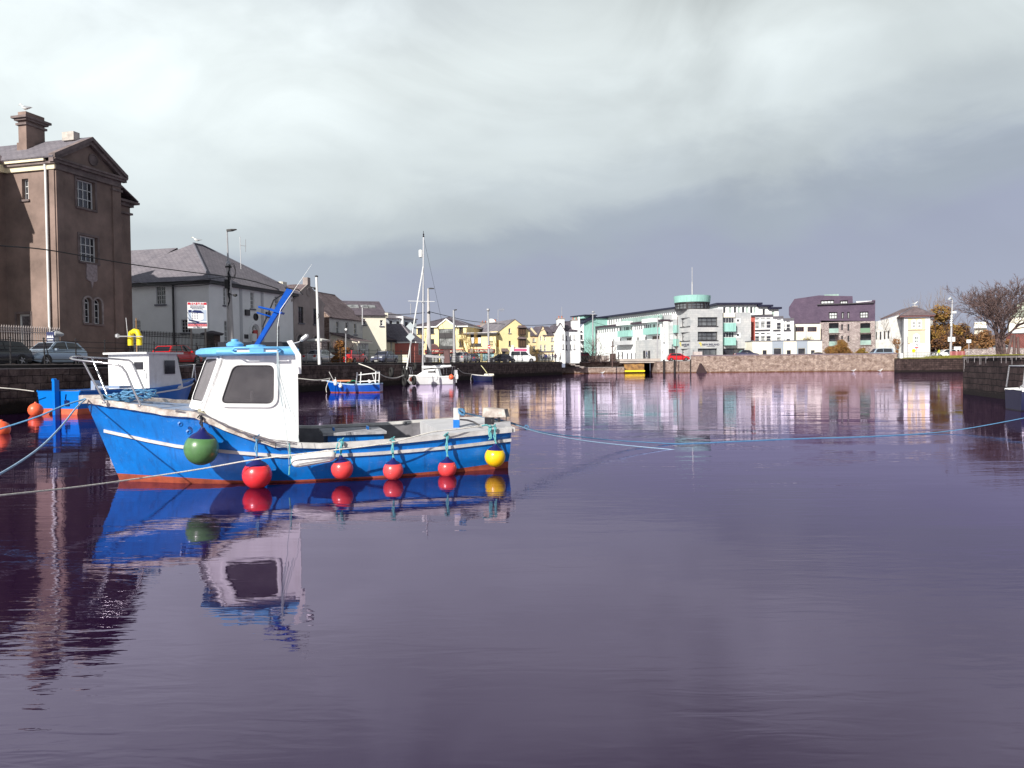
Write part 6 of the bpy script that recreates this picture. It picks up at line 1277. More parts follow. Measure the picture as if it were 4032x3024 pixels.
# long white fender lying nearly level
a, b = A(1160, 1818, 14.72), A(1308, 1793, 14.95); d = (b - a); root = empty('long_fender', (a + b) / 2, 0, 'long white ribbed cylindrical fender tied almost level along the blue hull', 'fender')
ln = d.length; rr = 24 / F * 14.8; mb = MB(); mb.lathe(a, [(.01, -rr * .55), (rr * .45, -rr * .5), (rr * .85, -rr * .15), (rr, rr * .4), (rr, ln - rr * .4), (rr * .85, ln + rr * .15), (rr * .45, ln + rr * .5), (.01, ln + rr * .55)], 22, axis=d); build(mb, 'body', mat('scuffed_white_vinyl', (.74, .73, .70), .5, var=.2, vs=9), root, smooth=45)
mb = MB()
for k in range(14):
    t_ = 2 * PI * k / 14; dn = d.normalized(); ax = dn.orthogonal().normalized(); ay = dn.cross(ax); o_ = (ax * math.cos(t_) + ay * math.sin(t_)) * rr; mb.tube([a + o_ + dn * .06, b + o_ - dn * .06], .006, 4)
build(mb, 'ribs', M_frame, root)
mb = MB(); mb.tube([a - d.normalized() * rr * .5, A(1142, 1790, 14.75), A(1140, 1745, 14.75)], .014, 6); mb.tube([a - d.normalized() * rr * .5, A(1140, 1840, 14.7), A(1138, 1870, 14.7)], .014, 6); mb.tube([b + d.normalized() * rr * .5, A(1322, 1775, 14.95), A(1330, 1745, 15.0)], .014, 6); build(mb, 'lanyard', M_rt, root)

# ------------------------------------------------------------------ mooring lines
def rope(pts, r, m, label, name='mooring_rope', grp=None, clamp=False):
    # smooth catenary-like curve through the points, laid as two twisted strands
    P = []; m_ = len(pts)
    for i in range(m_ - 1):
        p0, p1, p2, p3 = pts[max(0, i - 1)], pts[i], pts[i + 1], pts[min(m_ - 1, i + 2)]
        for k in range(24):
            t_ = k / 24; P.append(.5 * ((2 * p1) + (-p0 + p2) * t_ + (2 * p0 - 5 * p1 + 4 * p2 - p3) * t_ * t_ + (-p0 + 3 * p1 - 3 * p2 + p3) * t_ ** 3))
    P.append(pts[-1]); mb = MB()
    if clamp: P = [V((p.x, p.y, max(p.z, r * .6))) for p in P]
    mb.tube(P, r, 7)
    o = build(mb, name, m, origin=pts[0], smooth=60); tag(o, label, 'rope', grp); return o
rope([A(338, 1570, 15.2), A(250, 1597, 15.0), A(150, 1640, 14.8), A(0, 1689, 14.6), A(-200, 1750, 14.4)], .017, M_rb, 'blue mooring rope running left from the bow, the upper one')
rope([A(338, 1572, 15.2), A(300, 1606, 14.2), A(240, 1680, 12.5), A(150, 1768, 11), A(0, 1866, 9.5), A(-200, 1960, 8.5)], .015, M_rbl, 'pale rope curving down to the left from the bow')
rope([A(-200, 1975, 10), A(0, 1951, 10.6), A(300, 1918, 12.0), A(560, 1882, 13.2), A(794, 1846, 13.9), A(987, 1812, 14.25), A(1172, 1789, 14.5), A(1317, 1772, 14.7), A(1530, 1744, 15.2), A(1700, 1702, 15.75), A(1800, 1690, 16.1), A(1897, 1677, 16.5)], .013, M_rw, 'white rope stretched from the left edge along the hull to the stern')
rope([A(1812, 1622, 17.25), A(1850, 1630, 17.4), A(1900, 1640, 17.9), A(2010, 1663, 18.2), A(2128, 1700, 18.8), A(2300, 1722, 20.0), A(2480, 1738, 21.2), A(2810, 1750, 21.8), A(3140, 1733, 22.6), A(3400, 1723, 23.0), A(3600, 1710, 23.6), A(3790, 1690, 24.2), A(4032, 1646, 24.6), A(4200, 1610, 25)], .013, M_rb, 'long blue mooring rope dipping from the stern to the water and rising at the right', clamp=True)
rope([A(1814, 1624, 17.25), A(1900, 1643, 17.8), A(2012, 1668, 18.0), A(2128, 1704, 18.4), A(2300, 1735, 19.2), A(2500, 1757, 20.0), A(2750, 1778, 20.4), A(2900, 1783, 21.2)], .013, M_rbl, 'pale second rope sagging from the stern into the water')
random.seed(4); mb = MB(); c = A(1818, 1622, 17.2)
for k in range(4): mb.tube([c + V((.07 * math.cos(t_ * .9 + k), .06 * math.sin(t_ * 1.3), .07 * math.sin(t_ * .8 + k))) for t_ in range(12)], .016, 6)
o = build(mb, 'rope_knot', M_rb, origin=c, smooth=60); tag(o, 'bunched blue rope knotted round the stern post', 'rope')
mb = MB(); c = A(1935, 1690, 16.6)
for k in range(5): mb.tube([A(1930 + 6 * math.sin(j * 1.3 + k), 1674 + 10 * j + 2 * k, 16.55 - .02 * j) for j in range(6)], .016, 6)
mb.tube([A(1897, 1677, 16.5), A(1915, 1673, 16.5), A(1932, 1680, 16.5)], .02, 6)
o = build(mb, 'rope_knot', M_rt, origin=c, smooth=60); tag(o, 'bundle of teal and white rope tied over the gunwale above the yellow fender', 'rope')
mb = MB(); cc = A(2073, 1690, 18.6); mb.tube([cc + V((.05 * math.cos(t_), .02, .06 * math.sin(t_) + .04)) for t_ in range(7)], .014, 6); o = build(mb, 'rope_knot', M_rb, origin=cc); tag(o, 'small blue knot on the rope just off the stern', 'rope')

# ------------------------------------------------------------------ other boats
def hull_small(root, L, B, zb, zs, m, band=None, rail=None, stern=.75, rake=.5, deckz=None, deck=None, mid=None, bandz=.12, open_=False, lining=None, name='hull'):
    """local frame: x from stern 0 to bow L, z = 0 the waterline"""
    st_ = [0, .12, .3, .5, .7, .84, .93, 1.0]; bt = [stern, .88, 1, 1, .86, .58, .30, .03]; mid = mid if mid is not None else (zb + zs) / 2 - .12 * (zb + zs)
    def sz(t): return zs + (mid - zs) * min(1, t / .4) if t < .4 else mid + (zb - mid) * ((t - .4) / .6) ** 1.5
    top, ba, wl, kl = [], [], [], []
    for t_, b_ in zip(st_, bt):
        xt = t_ * (L + rake) ; xw = t_ * L
        top.append((xt, b_ * B / 2, sz(t_))); ba.append((xw + (xt - xw) * .15, b_ * B / 2 * .90, bandz)); wl.append((xw, b_ * B / 2 * .86, -.02)); kl.append((xw * .96, b_ * B / 2 * .3, -.4))
    mb = MB()
    for s_ in (-1, 1):
        for r1_, r2_, mi in ((top, ba, 0), (ba, wl, 1), (wl, kl, 1)): mb.loft([[(x, y * s_, z) for x, y, z in r1_], [(x, y * s_, z) for x, y, z in r2_]], closed=False, caps=False, mi=mi)
    for i in (0, -1):
        for r1_, r2_, mi in ((top, ba, 0), (ba, wl, 1), (wl, kl, 1)):
            a, b = r1_[i], r2_[i]; mb.poly([(a[0], -a[1], a[2]), (a[0], a[1], a[2]), (b[0], b[1], b[2]), (b[0], -b[1], b[2])], mi)
    h_ = build(mb, name, [m, band or m], root, smooth=40)
    mb = MB()
    if open_:
        inn = [(x, y * .88, z - .02) for x, y, z in top]; low = [(xw * .96, y * .66, .1) for (x, y, z), (xw, yw, zw) in zip(top, wl)]
        for s_ in (-1, 1): mb.loft([[(x, y * s_, z) for x, y, z in inn], [(x, y * s_, z) for x, y, z in low]], closed=False, caps=False)
        mb.loft([[(x, -y, z) for x, y, z in low], [(x, y, z) for x, y, z in low]], closed=False, caps=False); build(mb, 'lining', lining or M_deckg, root, fix=False)
    else:
        d_ = deckz or -.03; mb.loft([[(x, -y * .96, z + d_) for x, y, z in top], [(x, 0, z + d_ + .05) for x, y, z in top], [(x, y * .96, z + d_) for x, y, z in top]], closed=False, caps=False); build(mb, 'deck', deck or M_deckg, root, fix=False)
    for s_ in (-1, 1):
        mb = MB(); mb.loft([[(x, y * s_ + dx, z + dz) for dx, dz in ((-.05, -.05), (.05, -.05), (.05, .04), (-.05, .04))] for x, y, z in top]); build(mb, 'gunwale', rail or M_gunw, root)
    return top, h_
def lroot(name, px, Y, heading, label, cat, group=None, z=0.0, py=None):
    p = at(px, 1430, Y); return empty(name, (p.x, p.y, z), heading, label, cat, group, local=True)
# --- cabin boat by the quay
ax_ = V((.35, .94)).normalized(); hd = math.atan2(ax_.y, ax_.x)
r_ = lroot('cabin_boat', 226, 38.2, hd, 'blue boat with a boxy white cabin and yellow lifebuoy, moored stern-on below the quay', 'boat')
M_b2 = mat('transom_blue_paint', (0.0, .16, .60), .35, var=.1, vs=2, coat=.2); M_nav = mat('navy_hull_paint', (0.0, .012, .075), .3, coat=.2)
top, hh_ = hull_small(r_, 8.4, 3.3, 1.55, 1.15, M_b2, mat('orange_antifouling', (.60, .13, .06), .5, var=.2), M_b2, stern=.86, rake=.7, deck=M_deckb, mid=1.1, bandz=.28)
mb = MB()
for s_ in (-1, 1): mb.loft([[(x, y * s_ * 1.012 + .0, z - .20) for x, y, z in top], [(x, y * s_ * 1.012, z - .28) for x, y, z in top]], closed=False, caps=False)
build(mb, 'white_stripe', M_frame, hh_, fix=False)
mb = MB(); mb.obox((-.30, -.13, -.35), (.26, 0, 0), (0, .17, 0), (0, 0, 2.05)); mb.lathe((-.17, .04, 1.70), [(.085, -.09), (.085, .09)], 12, axis=(1, 0, 0)); build(mb, 'rudder', M_b2, r_)
mb = MB(); mb.obox((-.05, -.75, .42), (.05, 0, 0), (0, .3, 0), (0, 0, .28)); mb.tube([(-.03, -.55, 1.0), (-.03, -.5, .75), (-.03, -.6, .7)], .02, 5); build(mb, 'transom_bracket', M_nav, r_)
C0, C1 = 4.3, 6.5; zt = 3.0; hw = 1.45
mb = MB(); mb.loft([[(C0, -hw, 1.0), (C1 + .35, -hw * .93, 1.1), (C1 + .35, hw * .93, 1.1), (C0, hw, 1.0)], [(C0, -hw, zt), (C1 - .1, -hw * .93, zt), (C1 - .1, hw * .93, zt), (C0, hw, zt)]]); cb = build(mb, 'cabin', M_cabin, r_)
mb = MB(); mb.obox((C0 - .25, -hw - .1, zt), (C1 - C0 + .45, 0, 0), (0, 2 * hw + .2, 0), (0, 0, .10)); build(mb, 'cabin_roof', M_cabin, r_)
mb = MB(); mb.obox((C0 - .02, -hw + .35, 2.15), (.03, 0, 0), (0, .66, 0), (0, 0, .42)); build(mb, 'window', M_glass, cb)
mb = MB()
for (y, z, dy, dz) in ((-hw + .28, 2.08, .8, .07), (-hw + .28, 2.57, .8, .07), (-hw + .28, 2.08, .07, .5), (-hw + 1.01, 2.08, .07, .5)): mb.obox((C0 - .04, y, z), (.04, 0, 0), (0, dy, 0), (0, 0, dz))
mb.obox((C0 - .03, -hw + .18, 1.15), (.03, 0, 0), (0, .03, 0), (0, 0, 1.5)); mb.obox((C0 - .03, .35, 1.15), (.03, 0, 0), (0, .03, 0), (0, 0, 1.7)); mb.tube([(C0 - .08, -hw + .16, 1.7), (C0 - .1, -hw + .16, 2.0)], .02, 5); build(mb, 'door_trim', M_frame, cb, merge=False)
mb = MB(); mb.obox((C0 + 1.1, -hw - .0, 1.9), (.75, 0.02, 0), (0, -.03, 0), (0, 0, .75)); build(mb, 'window', M_glass, cb)
mb = MB(); mb.lathe((C0 + .6, 0, zt + .1), [(.03, 0), (.03, 1.9)], 8); build(mb, 'mast', mat('rusty_pole', (.25, .14, .06), .7), r_)
M_lb = mat('yellow_lifebuoy', (.80, .62, .01), .5, var=.15)
mb = MB(); pts = [(C0 + .5, -.42 + .0, zt + .50), (C0 + .5, -.42, zt + 1.1), (C0 + .5, -.25, zt + 1.38), (C0 + .5, .05, zt + 1.42), (C0 + .5, .38, zt + 1.3), (C0 + .5, .46, zt + 1.0), (C0 + .5, .46, zt + .5)]; mb.tube([(x, y * .72, zt + .45 + (z - zt - .45) * .85) for x, y, z in pts], .145, 10); build(mb, 'horseshoe_buoy', M_lb, r_, smooth=50)
mb = MB(); mb.tube([(C0 + .2, -.9, zt + .95), (C0 + .2, .95, zt + 1.0)], .035, 6); mb.lathe((C0 + .2, .95, zt + .9), [(.02, 0), (.12, .05), (.12, .2), (.02, .25)], 8); mb.tube([(C0 + .2, .2, zt + .95), (C0 + .2, .3, zt + 2.0)], .02, 5); build(mb, 'light_bracket', M_galv, r_)
mb = MB(); zz_ = 1.5
mb.tube([(8.5, -.75, 1.4), (8.45, -.7, 2.35), (9.2, -.1, 2.4), (9.2, .1, 2.4), (8.45, .7, 2.35), (8.5, .75, 1.4)], .03, 6); mb.tube([(9.0, 0, 1.6), (9.2, 0, 2.4)], .03, 6); build(mb, 'bow_rail', M_steel, r_)
mb = MB(); mb.box((3.2, -.2, 1.25), (.9, 1.6, .12)); mb.box((3.0, .9, 1.35), (.4, .3, .5)); build(mb, 'deck_gear', M_deckb, r_)
def ball(name, c, r, m, label, cat='buoy', grp=None, n=20):
    mb = MB(); mb.lathe(c, [(max(.001, r * math.sin(PI * k / 12)), -r * math.cos(PI * k / 12)) for k in range(13)], n); mb.lathe((c[0], c[1], c[2] + r * .95), [(r * .2, 0), (r * .16, r * .2), (.01, r * .22)], 8)
    o = build(mb, name, m, origin=c, smooth=60); return tag(o, label, cat, grp)
M_or = mat('orange_buoy', (.85, .13, .05), .4, var=.1)
P = at(148, 1603, 37.6); ball('buoy', (P.x - .1, P.y, .26), .34, M_or, 'orange ball fender squeezed beside the transom of the cabin boat', 'fender')
P = wat(6, 1708); ball('mooring_buoy', (P.x, P.y, .16), .29, M_or, 'orange mooring buoy floating at the left edge')
Q1 = at(0, 1527, 37.5); Q2 = at(134, 1541, 38)
rope([at(-200, 1512, 37), Q1, at(70, 1533, 37.8), Q2], .025, M_rw, 'pale rope from the left edge to the stern of the cabin boat')

# --- small blue open boat
r_ = lroot('open_boat', 1500, 64.5, PI - .06, 'small bright blue open boat with a white gallows frame aft and two white fenders', 'boat')
top, hh_ = hull_small(r_, 4.25, 1.75, .98, .72, mat('bright_blue_paint', (0.0, .07, .40), .35, var=.2, vs=2, coat=.2), M_boot, mat('pale_blue_rail', (.30, .45, .65), .6), stern=.7, rake=.35, open_=True, mid=.66, bandz=.07)
mb = MB()
for y in (-.65, .65):
    mb.tube([(.35, y, .6), (.28, y, 1.75)], .045, 6); mb.tube([(1.95, y, .6), (1.85, y, 1.68)], .045, 6); mb.tube([(.33, y, 1.25 - .3), (1.9, y, .90)], .035, 6); mb.tube([(.28, y, 1.6), (1.87, y, 1.45)], .04, 6)
mb.tube([(.28, -.65, 1.72), (.28, .65, 1.72)], .04, 6); mb.tube([(.3, .65, .6), (.9, -.65, 1.5)], .025, 5); build(mb, 'gallows_frame', M_frame, r_)
mb = MB(); mb.box((3.3, -.1, .98), (1.5, .8, .10), .05); build(mb, 'cuddy_board', mat('orange_board', (.75, .28, .14), .7, var=.2), r_)
mb = MB(); mb.tube([(3.9, .4, 1.0), (4.25, .5, 1.75)], .03, 6); mb.box((4.75, 0, 1.0), (.6, .12, .06)); build(mb, 'tiller_pole', M_gunw, r_)
mb = MB(); mb.tube([(1.9, .3, .85), (2.2, .4, 1.0), (2.5, .2, .95), (2.8, .3, .8)], .04, 6); build(mb, 'green_rope', mat('green_rope', (.02, .22, .12), .8), r_)
def small_fender(px, py0, py1, Y, rpx, m, label, grp=None, top=None):
    a, b = at(px, py0, Y), at(px, py1, Y); r = rpx / F * Y; l = (a - b).length; mb = MB(); mb.lathe(b, [(.001, 0), (r * .7, r * .3), (r, r * .9), (r, l - r * 1.2), (r * .55, l - r * .4), (r * .25, l), (.001, l + .02)], 14)
    mb.tube([a, at((px if top is None else top), py0 - 8, Y + .2)], .015, 4); o = build(mb, 'hanging_fender', m, origin=b, smooth=50); return tag(o, label, 'fender', grp)
small_fender(1321, 1493, 1519, 63.3, 7, M_frame, 'longer white fender nearest the bow of the small blue open boat'); small_fender(1341, 1508, 1528, 63.2, 7.5, M_frame, 'rounded white fender, the second from the bow of the small blue boat')
a = at(1451, 1498, 63.2); b = at(1463, 1510, 63.0); mb = MB(); mb.lathe(a, [(.01, -.05), (.1, 0), (.13, .15), (.1, .33), (.01, .36)], 12, axis=(b - a)); o = build(mb, 'hanging_fender', M_frame, origin=a, smooth=50); tag(o, 'small white fender slung at a slant near the stern of the small blue boat', 'fender')
rope([at(1100, 1485, 60), at(1180, 1491, 61), at(1250, 1497, 62), at(1300, 1490, 63.5)], .045, M_rw, 'slack pale mooring rope in front of the quay wall, left of the small blue boat')
rope([at(1300, 1490, 63.5), at(1290, 1510, 63.5), at(1284, 1530, 63.5), at(1286, 1545, 63.5)], .03, M_rw, 'pale rope dropping into the water at the bow of the small blue boat')
rope([at(1413, 1432, 67), at(1460, 1450, 66), at(1500, 1475, 67), at(1530, 1487, 70), at(1560, 1488, 73), at(1590, 1478, 76)], .045, M_rw, 'pale rope slung between the small blue boat and the tyres on the wall')

# --- white yacht
YY = 86.5; r_ = lroot('sailing_yacht', 1787, YY, PI - .10, 'small white sailing yacht with a tall bare mast and orange buoys', 'yacht')
M_yh = mat('white_gelcoat', (.62, .63, .64), .25, var=.05, coat=.3)
top, hh_ = hull_small(r_, 4.9, 2.1, 1.12, .9, M_yh, mat('grey_boot_stripe', (.35, .35, .37), .4), M_frame, stern=.72, rake=.9, mid=.92, deck=M_white, bandz=.08)
mb = MB(); mb.loft([[(x, y, z) for x, y, z in ((1.5, -.75, .9), (1.5, .75, .9), (4.3, .5, .95), (4.3, -.5, .95))], [(1.7, -.65, 1.75), (1.7, .65, 1.75), (3.2, .45, 1.65), (3.2, -.45, 1.65)]]); cb = build(mb, 'coachroof', M_white, r_, smooth=30)
mb = MB()
for s_ in (-1, 1): mb.prism([(1.9, s_ * .725, 1.36), (2.9, s_ * .66, 1.36), (2.75, s_ * .60, 1.56), (2.0, s_ * .68, 1.58)], (0, s_ * .03, 0))
build(mb, 'portlight', M_dark, cb)
mb = MB(); mb.loft([[(3.6 - i * .55, .22 * math.cos(a_) * (1 + .25 * math.sin(i * 2.1)), 1.93 + .16 * math.sin(a_) * (1 + .3 * math.cos(i * 1.7)) + .02 * i) for a_ in [PI * k / 4 for k in range(8)]] for i in range(7)]); build(mb, 'furled_sail', mat('sail_cover', (.80, .80, .80), .8), r_, smooth=50)
mx_, mz = 3.55, at(1684, 932, YY).z; tip = V((3.55 - .30, 0, mz)); 
mb = MB(); mb.tube([(mx_, 0, 1.3), tip], [.10, .07], 10); mast = build(mb, 'mast', mat('alloy_mast', (.66, .66, .68), .3, .3), r_)
mb = MB(); mb.tube([(5.45, 0, 1.4), V((mx_, 0, 1.3)).lerp(tip, .79)], .075, 6); mb.tube([V((mx_, 0, 1.3)).lerp(tip, .8), V((mx_, 0, 1.3)).lerp(tip, .79)], .03, 6); build(mb, 'furled_jib', M_frame, r_)
mb = MB(); mb.tube([tip, (.1, 0, 1.3)], .014, 4)
q_ = V((mx_, 0, 1.3)).lerp(tip, .52)
for s_ in (-1, 1): mb.tube([q_ + V((0, s_ * .75, 0)), (3.4, s_ * .9, 1.2)], .012, 4); mb.tube([q_ + V((0, s_ * .75, 0)), V((mx_, 0, 1.3)).lerp(tip, .8)], .012, 4)
build(mb, 'rigging', M_wire, r_)
mb = MB(); mb.tube([q_ + V((0, -.78, 0)), q_ + V((0, .78, 0))], .035, 6); mb.tube([q_ + V((-1.3, -.1, .1)), q_ + V((1.7, .1, .2))], .03, 5); build(mb, 'spreader', M_frame, r_)
mb = MB(); mb.lathe(V((mx_, 0, 1.3)).lerp(tip, .85) + V((.3, 0, 0)), [(.02, 0), (.2, .06), (.22, .3), (.22, .75), (.2, .85), (.02, .9)], 12); build(mb, 'radar_reflector', M_frame, mast, smooth=40)
mb = MB(); mb.lathe(tip, [(.06, 0), (.12, .1), (.05, .2), (.10, .3), (.03, .45), (.03, .7)], 8); build(mb, 'masthead_light', M_dark, mast)
mb = MB()
for s_ in (-1, 1):
    mb.tube([(.15, s_ * .7, 1.15), (.0, s_ * .72, 2.0), (1.0, s_ * .85, 1.95), (1.0, s_ * .85, 1.15)], .03, 5); mb.tube([(4.8, s_ * .45, 1.25), (4.95, s_ * .4, 1.95), (5.5, 0, 2.0)], .03, 5)
mb.tube([(.0, -.72, 2.0), (.0, .72, 2.0)], .03, 5); mb.tube([(5.45, 0, 1.4), (5.5, 0, 2.0)], .03, 5); build(mb, 'guard_rail', M_steel, r_)
mb = MB(); mb.box((-.25, .1, 1.3), (.35, .4, .6)); mb.box((-.25, .1, .6), (.15, .2, .8)); build(mb, 'outboard_motor', M_galv, r_)
P = at(1777, 1485, 84.9); ball('buoy', P, .29, M_or, 'orange ball fender at the stern quarter of the white yacht', 'fender'); P = at(1621, 1494, 85.3); ball('buoy', P, .27, mat('faded_orange_buoy', (.80, .25, .16), .5), 'faded orange ball fender at the bow of the white yacht', 'fender')
small_fender(1719, 1472, 1498, 85.0, 4.5, M_frame, 'white cylindrical fender amidships on the white yacht'); small_fender(1801, 1473, 1494, 86.0, 4.2, M_frame, 'white cylindrical fender at the transom of the white yacht'); small_fender(1589, 1450, 1475, 84.0, 4.2, M_frame, 'white cylindrical fender hanging off the yacht bow by the tyres')
# --- dark dinghy
r_ = lroot('dinghy', 1940, 101.5, PI - .1, 'small navy blue rowing dinghy with a pale inflated collar aft, by the quay wall', 'boat')
top, hh_ = hull_small(r_, 2.5, 1.25, .9, .66, mat('dinghy_navy', (.008, .012, .045), .4), M_nav, M_gunw, stern=.7, rake=.3, open_=True, mid=.72, bandz=.05)
mb = MB(); mb.lathe((-.15, -.35, .78), [(.02, 0), (.16, .06), (.17, .8), (.15, 1.3), (.02, 1.38)], 12, axis=(1, -.05, .02)); build(mb, 'collar', M_cream2, r_, smooth=50)
mb = MB(); mb.tube([(2.8, 0, .95), (2.95, -.1, .3), (2.9, -.1, -.1)], .025, 5); mb.box((1.2, 0, .62), (.2, 1.0, .04)); build(mb, 'thwart', M_gunw, r_)
P = at(1917, 1468, 100.8); rope([at(1895, 1440, 103.5), at(1905, 1452, 102.5), P], .05, mat('yellow_rope', (.65, .62, .35), .8), 'yellowish rope hanging from the quay rail to the dinghy')
rope([at(1803, 1452, 88), at(1825, 1468, 95), at(1858, 1473, 101)], .03, M_rw, 'thin pale rope between the white yacht and the navy dinghy')
# --- boat cut by the right edge
r_ = lroot('moored_boat', 3990, 34.2, math.radians(-14), 'navy-hulled boat with white deck and metal frame, cut off by the right edge', 'boat')
top, hh_ = hull_small(r_, 7, 2.6, 1.15, .9, MATS['dinghy_navy'], mat('black_bottom', G(.01), .5), M_frame, stern=.75, rake=.5, mid=1.0, deck=M_white, bandz=.05)
for q in top[:3]: pass
mb = MB(); Aq = [(.05, -.95, 1.0), (.15, -.9, 1.95), (.9, -.95, 1.98), (1.4, -1.0, 1.75), (1.5, -1.05, 1.0)]
for s_ in (-1, 1): mb.tube([(x, y * s_, z) for x, y, z in Aq], .03, 6)
mb.tube([(.15, -.9, 1.95), (.15, .9, 1.95)], .03, 6); mb.tube([(.9, -.95, 1.98), (2.6, -.95, 1.85)], .02, 6); build(mb, 'pushpit', M_steel, r_)
mb = MB(); mb.tube([(1.0, -.4, 1.05), (2.05, -.3, 4.0)], .04, 6); mb.tube([(2.4, .4, 1.05), (2.0, -.3, 4.0)], .05, 6); mb.box((2.05, -.3, 4.0), (.3, .2, .12)); mb.tube([(1.9, -.3, 3.9), (3.3, -.2, 4.1)], .03, 5); build(mb, 'mast_frame', M_galv, r_)
mb = MB(); mb.loft([[(.5, -.7, 1.02), (.5, .7, 1.02), (3, .7, 1.02), (3, -.7, 1.02)], [(.8, -.6, 1.25), (.8, .6, 1.25), (3, .6, 1.35), (3, -.6, 1.35)]]); build(mb, 'cockpit_coaming', M_white, r_)

# ------------------------------------------------------------------ tyres on the wall
def tyre(P, axis, R_, r_, label):
    mb = MB(); az = V(axis).normalized(); ax = az.orthogonal().normalized(); ay = az.cross(ax); secs = []
    for i in range(17):
        t_ = 2 * PI * i / 16; d = ax * math.cos(t_) + ay * math.sin(t_); secs.append([P + d * (R_ + r_ * math.cos(u)) + az * r_ * 1.1 * math.sin(u) for u in [2 * PI * k / 8 for k in range(8)]])
    mb.loft(secs, caps=False); o = build(mb, 'tyre', mat('tyre_rubber', G(.015), .8), origin=P, smooth=60); return tag(o, label, 'tyre', 'old tyres hung as fenders on the quay wall')
for px, py, R_, lab in ((1592, 1470, .46, 'large old tyre with loops of rope by the yacht bow'), (1600, 1477, .42, 'old tyre overlapping the large one by the yacht bow'), (1593, 1502, .40, 'lower old tyre just above the water by the yacht bow'), (1630, 1498, .40, 'black tyre hanging between the yacht bow and the wall'), (1541, 1466, .38, 'single old tyre flat on the quay wall left of the yacht'), (1633, 1445, .3, 'small tyre high on the wall behind the yacht foredeck')):
    s_ = None; P = at(px, py, 78 if px < 1590 else 82.5); tyre(P, (QN.x + .3, QN.y - .6, 0), R_, .14, lab)

# ------------------------------------------------------------------ quay railing
rl = empty('quay_railing', qp(20, .62, GZ), 0, 'long black iron railing with leaning stays along the top of the left quay', 'railing')
npost = 0; s = -6.0; random.seed(9)
mb_r = MB()
while s < QLEN - 1 and npost < 98:
    z0 = GZ - .1; t_ = .62; hgt_ = 1.52
    mb = MB(); a = qq(s, t_, z0); b = qq(s + random.uniform(-.04, .04), t_, z0 + hgt_); mb.tube([a, b], .035, 6); mb.lathe(b, [(.05, 0), (.06, .04), (.02, .09)], 8)
    if npost % 3 == 1: mb.tube([qq(s + .75, t_ + .35, z0 - .05), qq(s + .05, t_, z0 + 1.35)], .028, 5)
    o_ = build(mb, 'post', M_iron, rl); npost += 1; s += 2.12 if s < 60 else 1.7
for h_ in (.42, .82, 1.12, 1.45):
    mb = MB(); mb.tube([qq(-7 + k * 2.12, .62, GZ - .1 + h_ - .03 * abs(math.sin(k * 1.9)) * (1 if h_ > 1 else .5)) for k in range(int((QLEN + 5) / 2.12))], .019, 5); build(mb, 'rail', M_iron, rl)
# iron fences by the houses
def fence(name, label, fac, a0, a1, z0, z1, m, step=.16, spear=True, base=None):
    root = empty(name, fac.P((a0 + a1) / 2, z0), 0, label, 'fence'); mb = MB(); k = int(abs(a1 - a0) / step)
    for i in range(k + 1):
        a = a0 + (a1 - a0) * i / k; mb.tube([fac.P(a, z0), fac.P(a, z1 - .12)], .022, 4)
        if spear: mb.lathe(fac.P(a, z1 - .30), [(.02, 0), (.05, .10), (.025, .15), (.05, .21), (.003, .38)], 5)
    o = build(mb, 'bars', m, root, merge=False); 
    mb = MB()
    for zz in (z1 - .35, z0 + .2): mb.obox(fac.P(a0, zz - .03, .02), fac.P(a1, 0) - fac.P(a0, 0), V((0, .05, 0)), V((0, 0, .06)))
    build(mb, 'rails', m, root, merge=False)
    if base: mb = MB(); mb.obox(fac.P(a0, GZ - .1, .15), fac.P(a1, 0) - fac.P(a0, 0), V((-fac.n.x, -fac.n.y, 0)) * -.3, V((0, 0, z0 - GZ + .1))); build(mb, 'plinth', base, root)
    return root
f = qfac(7.3); zt = f.z(100, 1286)
fence('iron_fence', 'tall spear-topped iron fence painted pale as if sunlit, in front of the brown tower building', f, f.a(-60), f.a(237), GZ + .25, zt, mat('sun_painted_iron', (.40, .35, .34), .6), .17, base=M_brown)  # sunlight on the bars is put into their paler colour
f2_ = qfac(7.4); fence('iron_fence', 'black spear-topped iron fence in front of the white house', f2_, f2_.a(527), f2_.a(842), GZ + .3, f2_.z(600, 1306), M_iron, .17, base=M_pier)
f3 = qfac(7.0); fence('iron_fence', 'grey iron fence in front of the grey gabled building', f3, f3.a(1172), f3.a(1262), GZ + .2, f3.z(1210, 1352), mat('grey_iron', (.16, .14, .14), .6), .2, base=M_grey)
fence('garden_fence', 'dark slatted fence in front of the terrace house garden', qfac(5.4), qfac(5.4).a(1302), qfac(5.4).a(1392), GZ, qfac(5.4).z(1350, 1362), M_dark, .22, spear=False)
def pier(name, label, fac, px0, px1, ytop, m, capm):
    a0, a1 = fac.a(px0), fac.a(px1); z = fac.z((px0 + px1) / 2, ytop); root = empty(name, fac.P((a0 + a1) / 2, GZ), 0, label, 'gate pier')
    mb = MB(); w_ = a1 - a0; mb.obox(fac.P(a0, GZ - .1), fac.P(a1, 0) - fac.P(a0, 0), V((-fac.n.x, -fac.n.y, 0)) * w_, V((0, 0, z - GZ - .15))); build(mb, 'shaft', m, root)
    c = fac.P((a0 + a1) / 2, z - .28, w_ / 2); u3 = V((fac.u.x, fac.u.y, 0)); n3 = V((fac.n.x, fac.n.y, 0))
    def sq(k, dz): return [c + u3 * sx * k + n3 * sy * k + V((0, 0, dz)) for sx, sy in ((-1, -1), (1, -1), (1, 1), (-1, 1))]
    mb = MB(); mb.loft([sq(w_ / 2 + .12, 0), sq(w_ / 2 + .22, .1), sq(w_ / 2 + .22, .2), sq(.08, .42)]); build(mb, 'cap', capm, root)
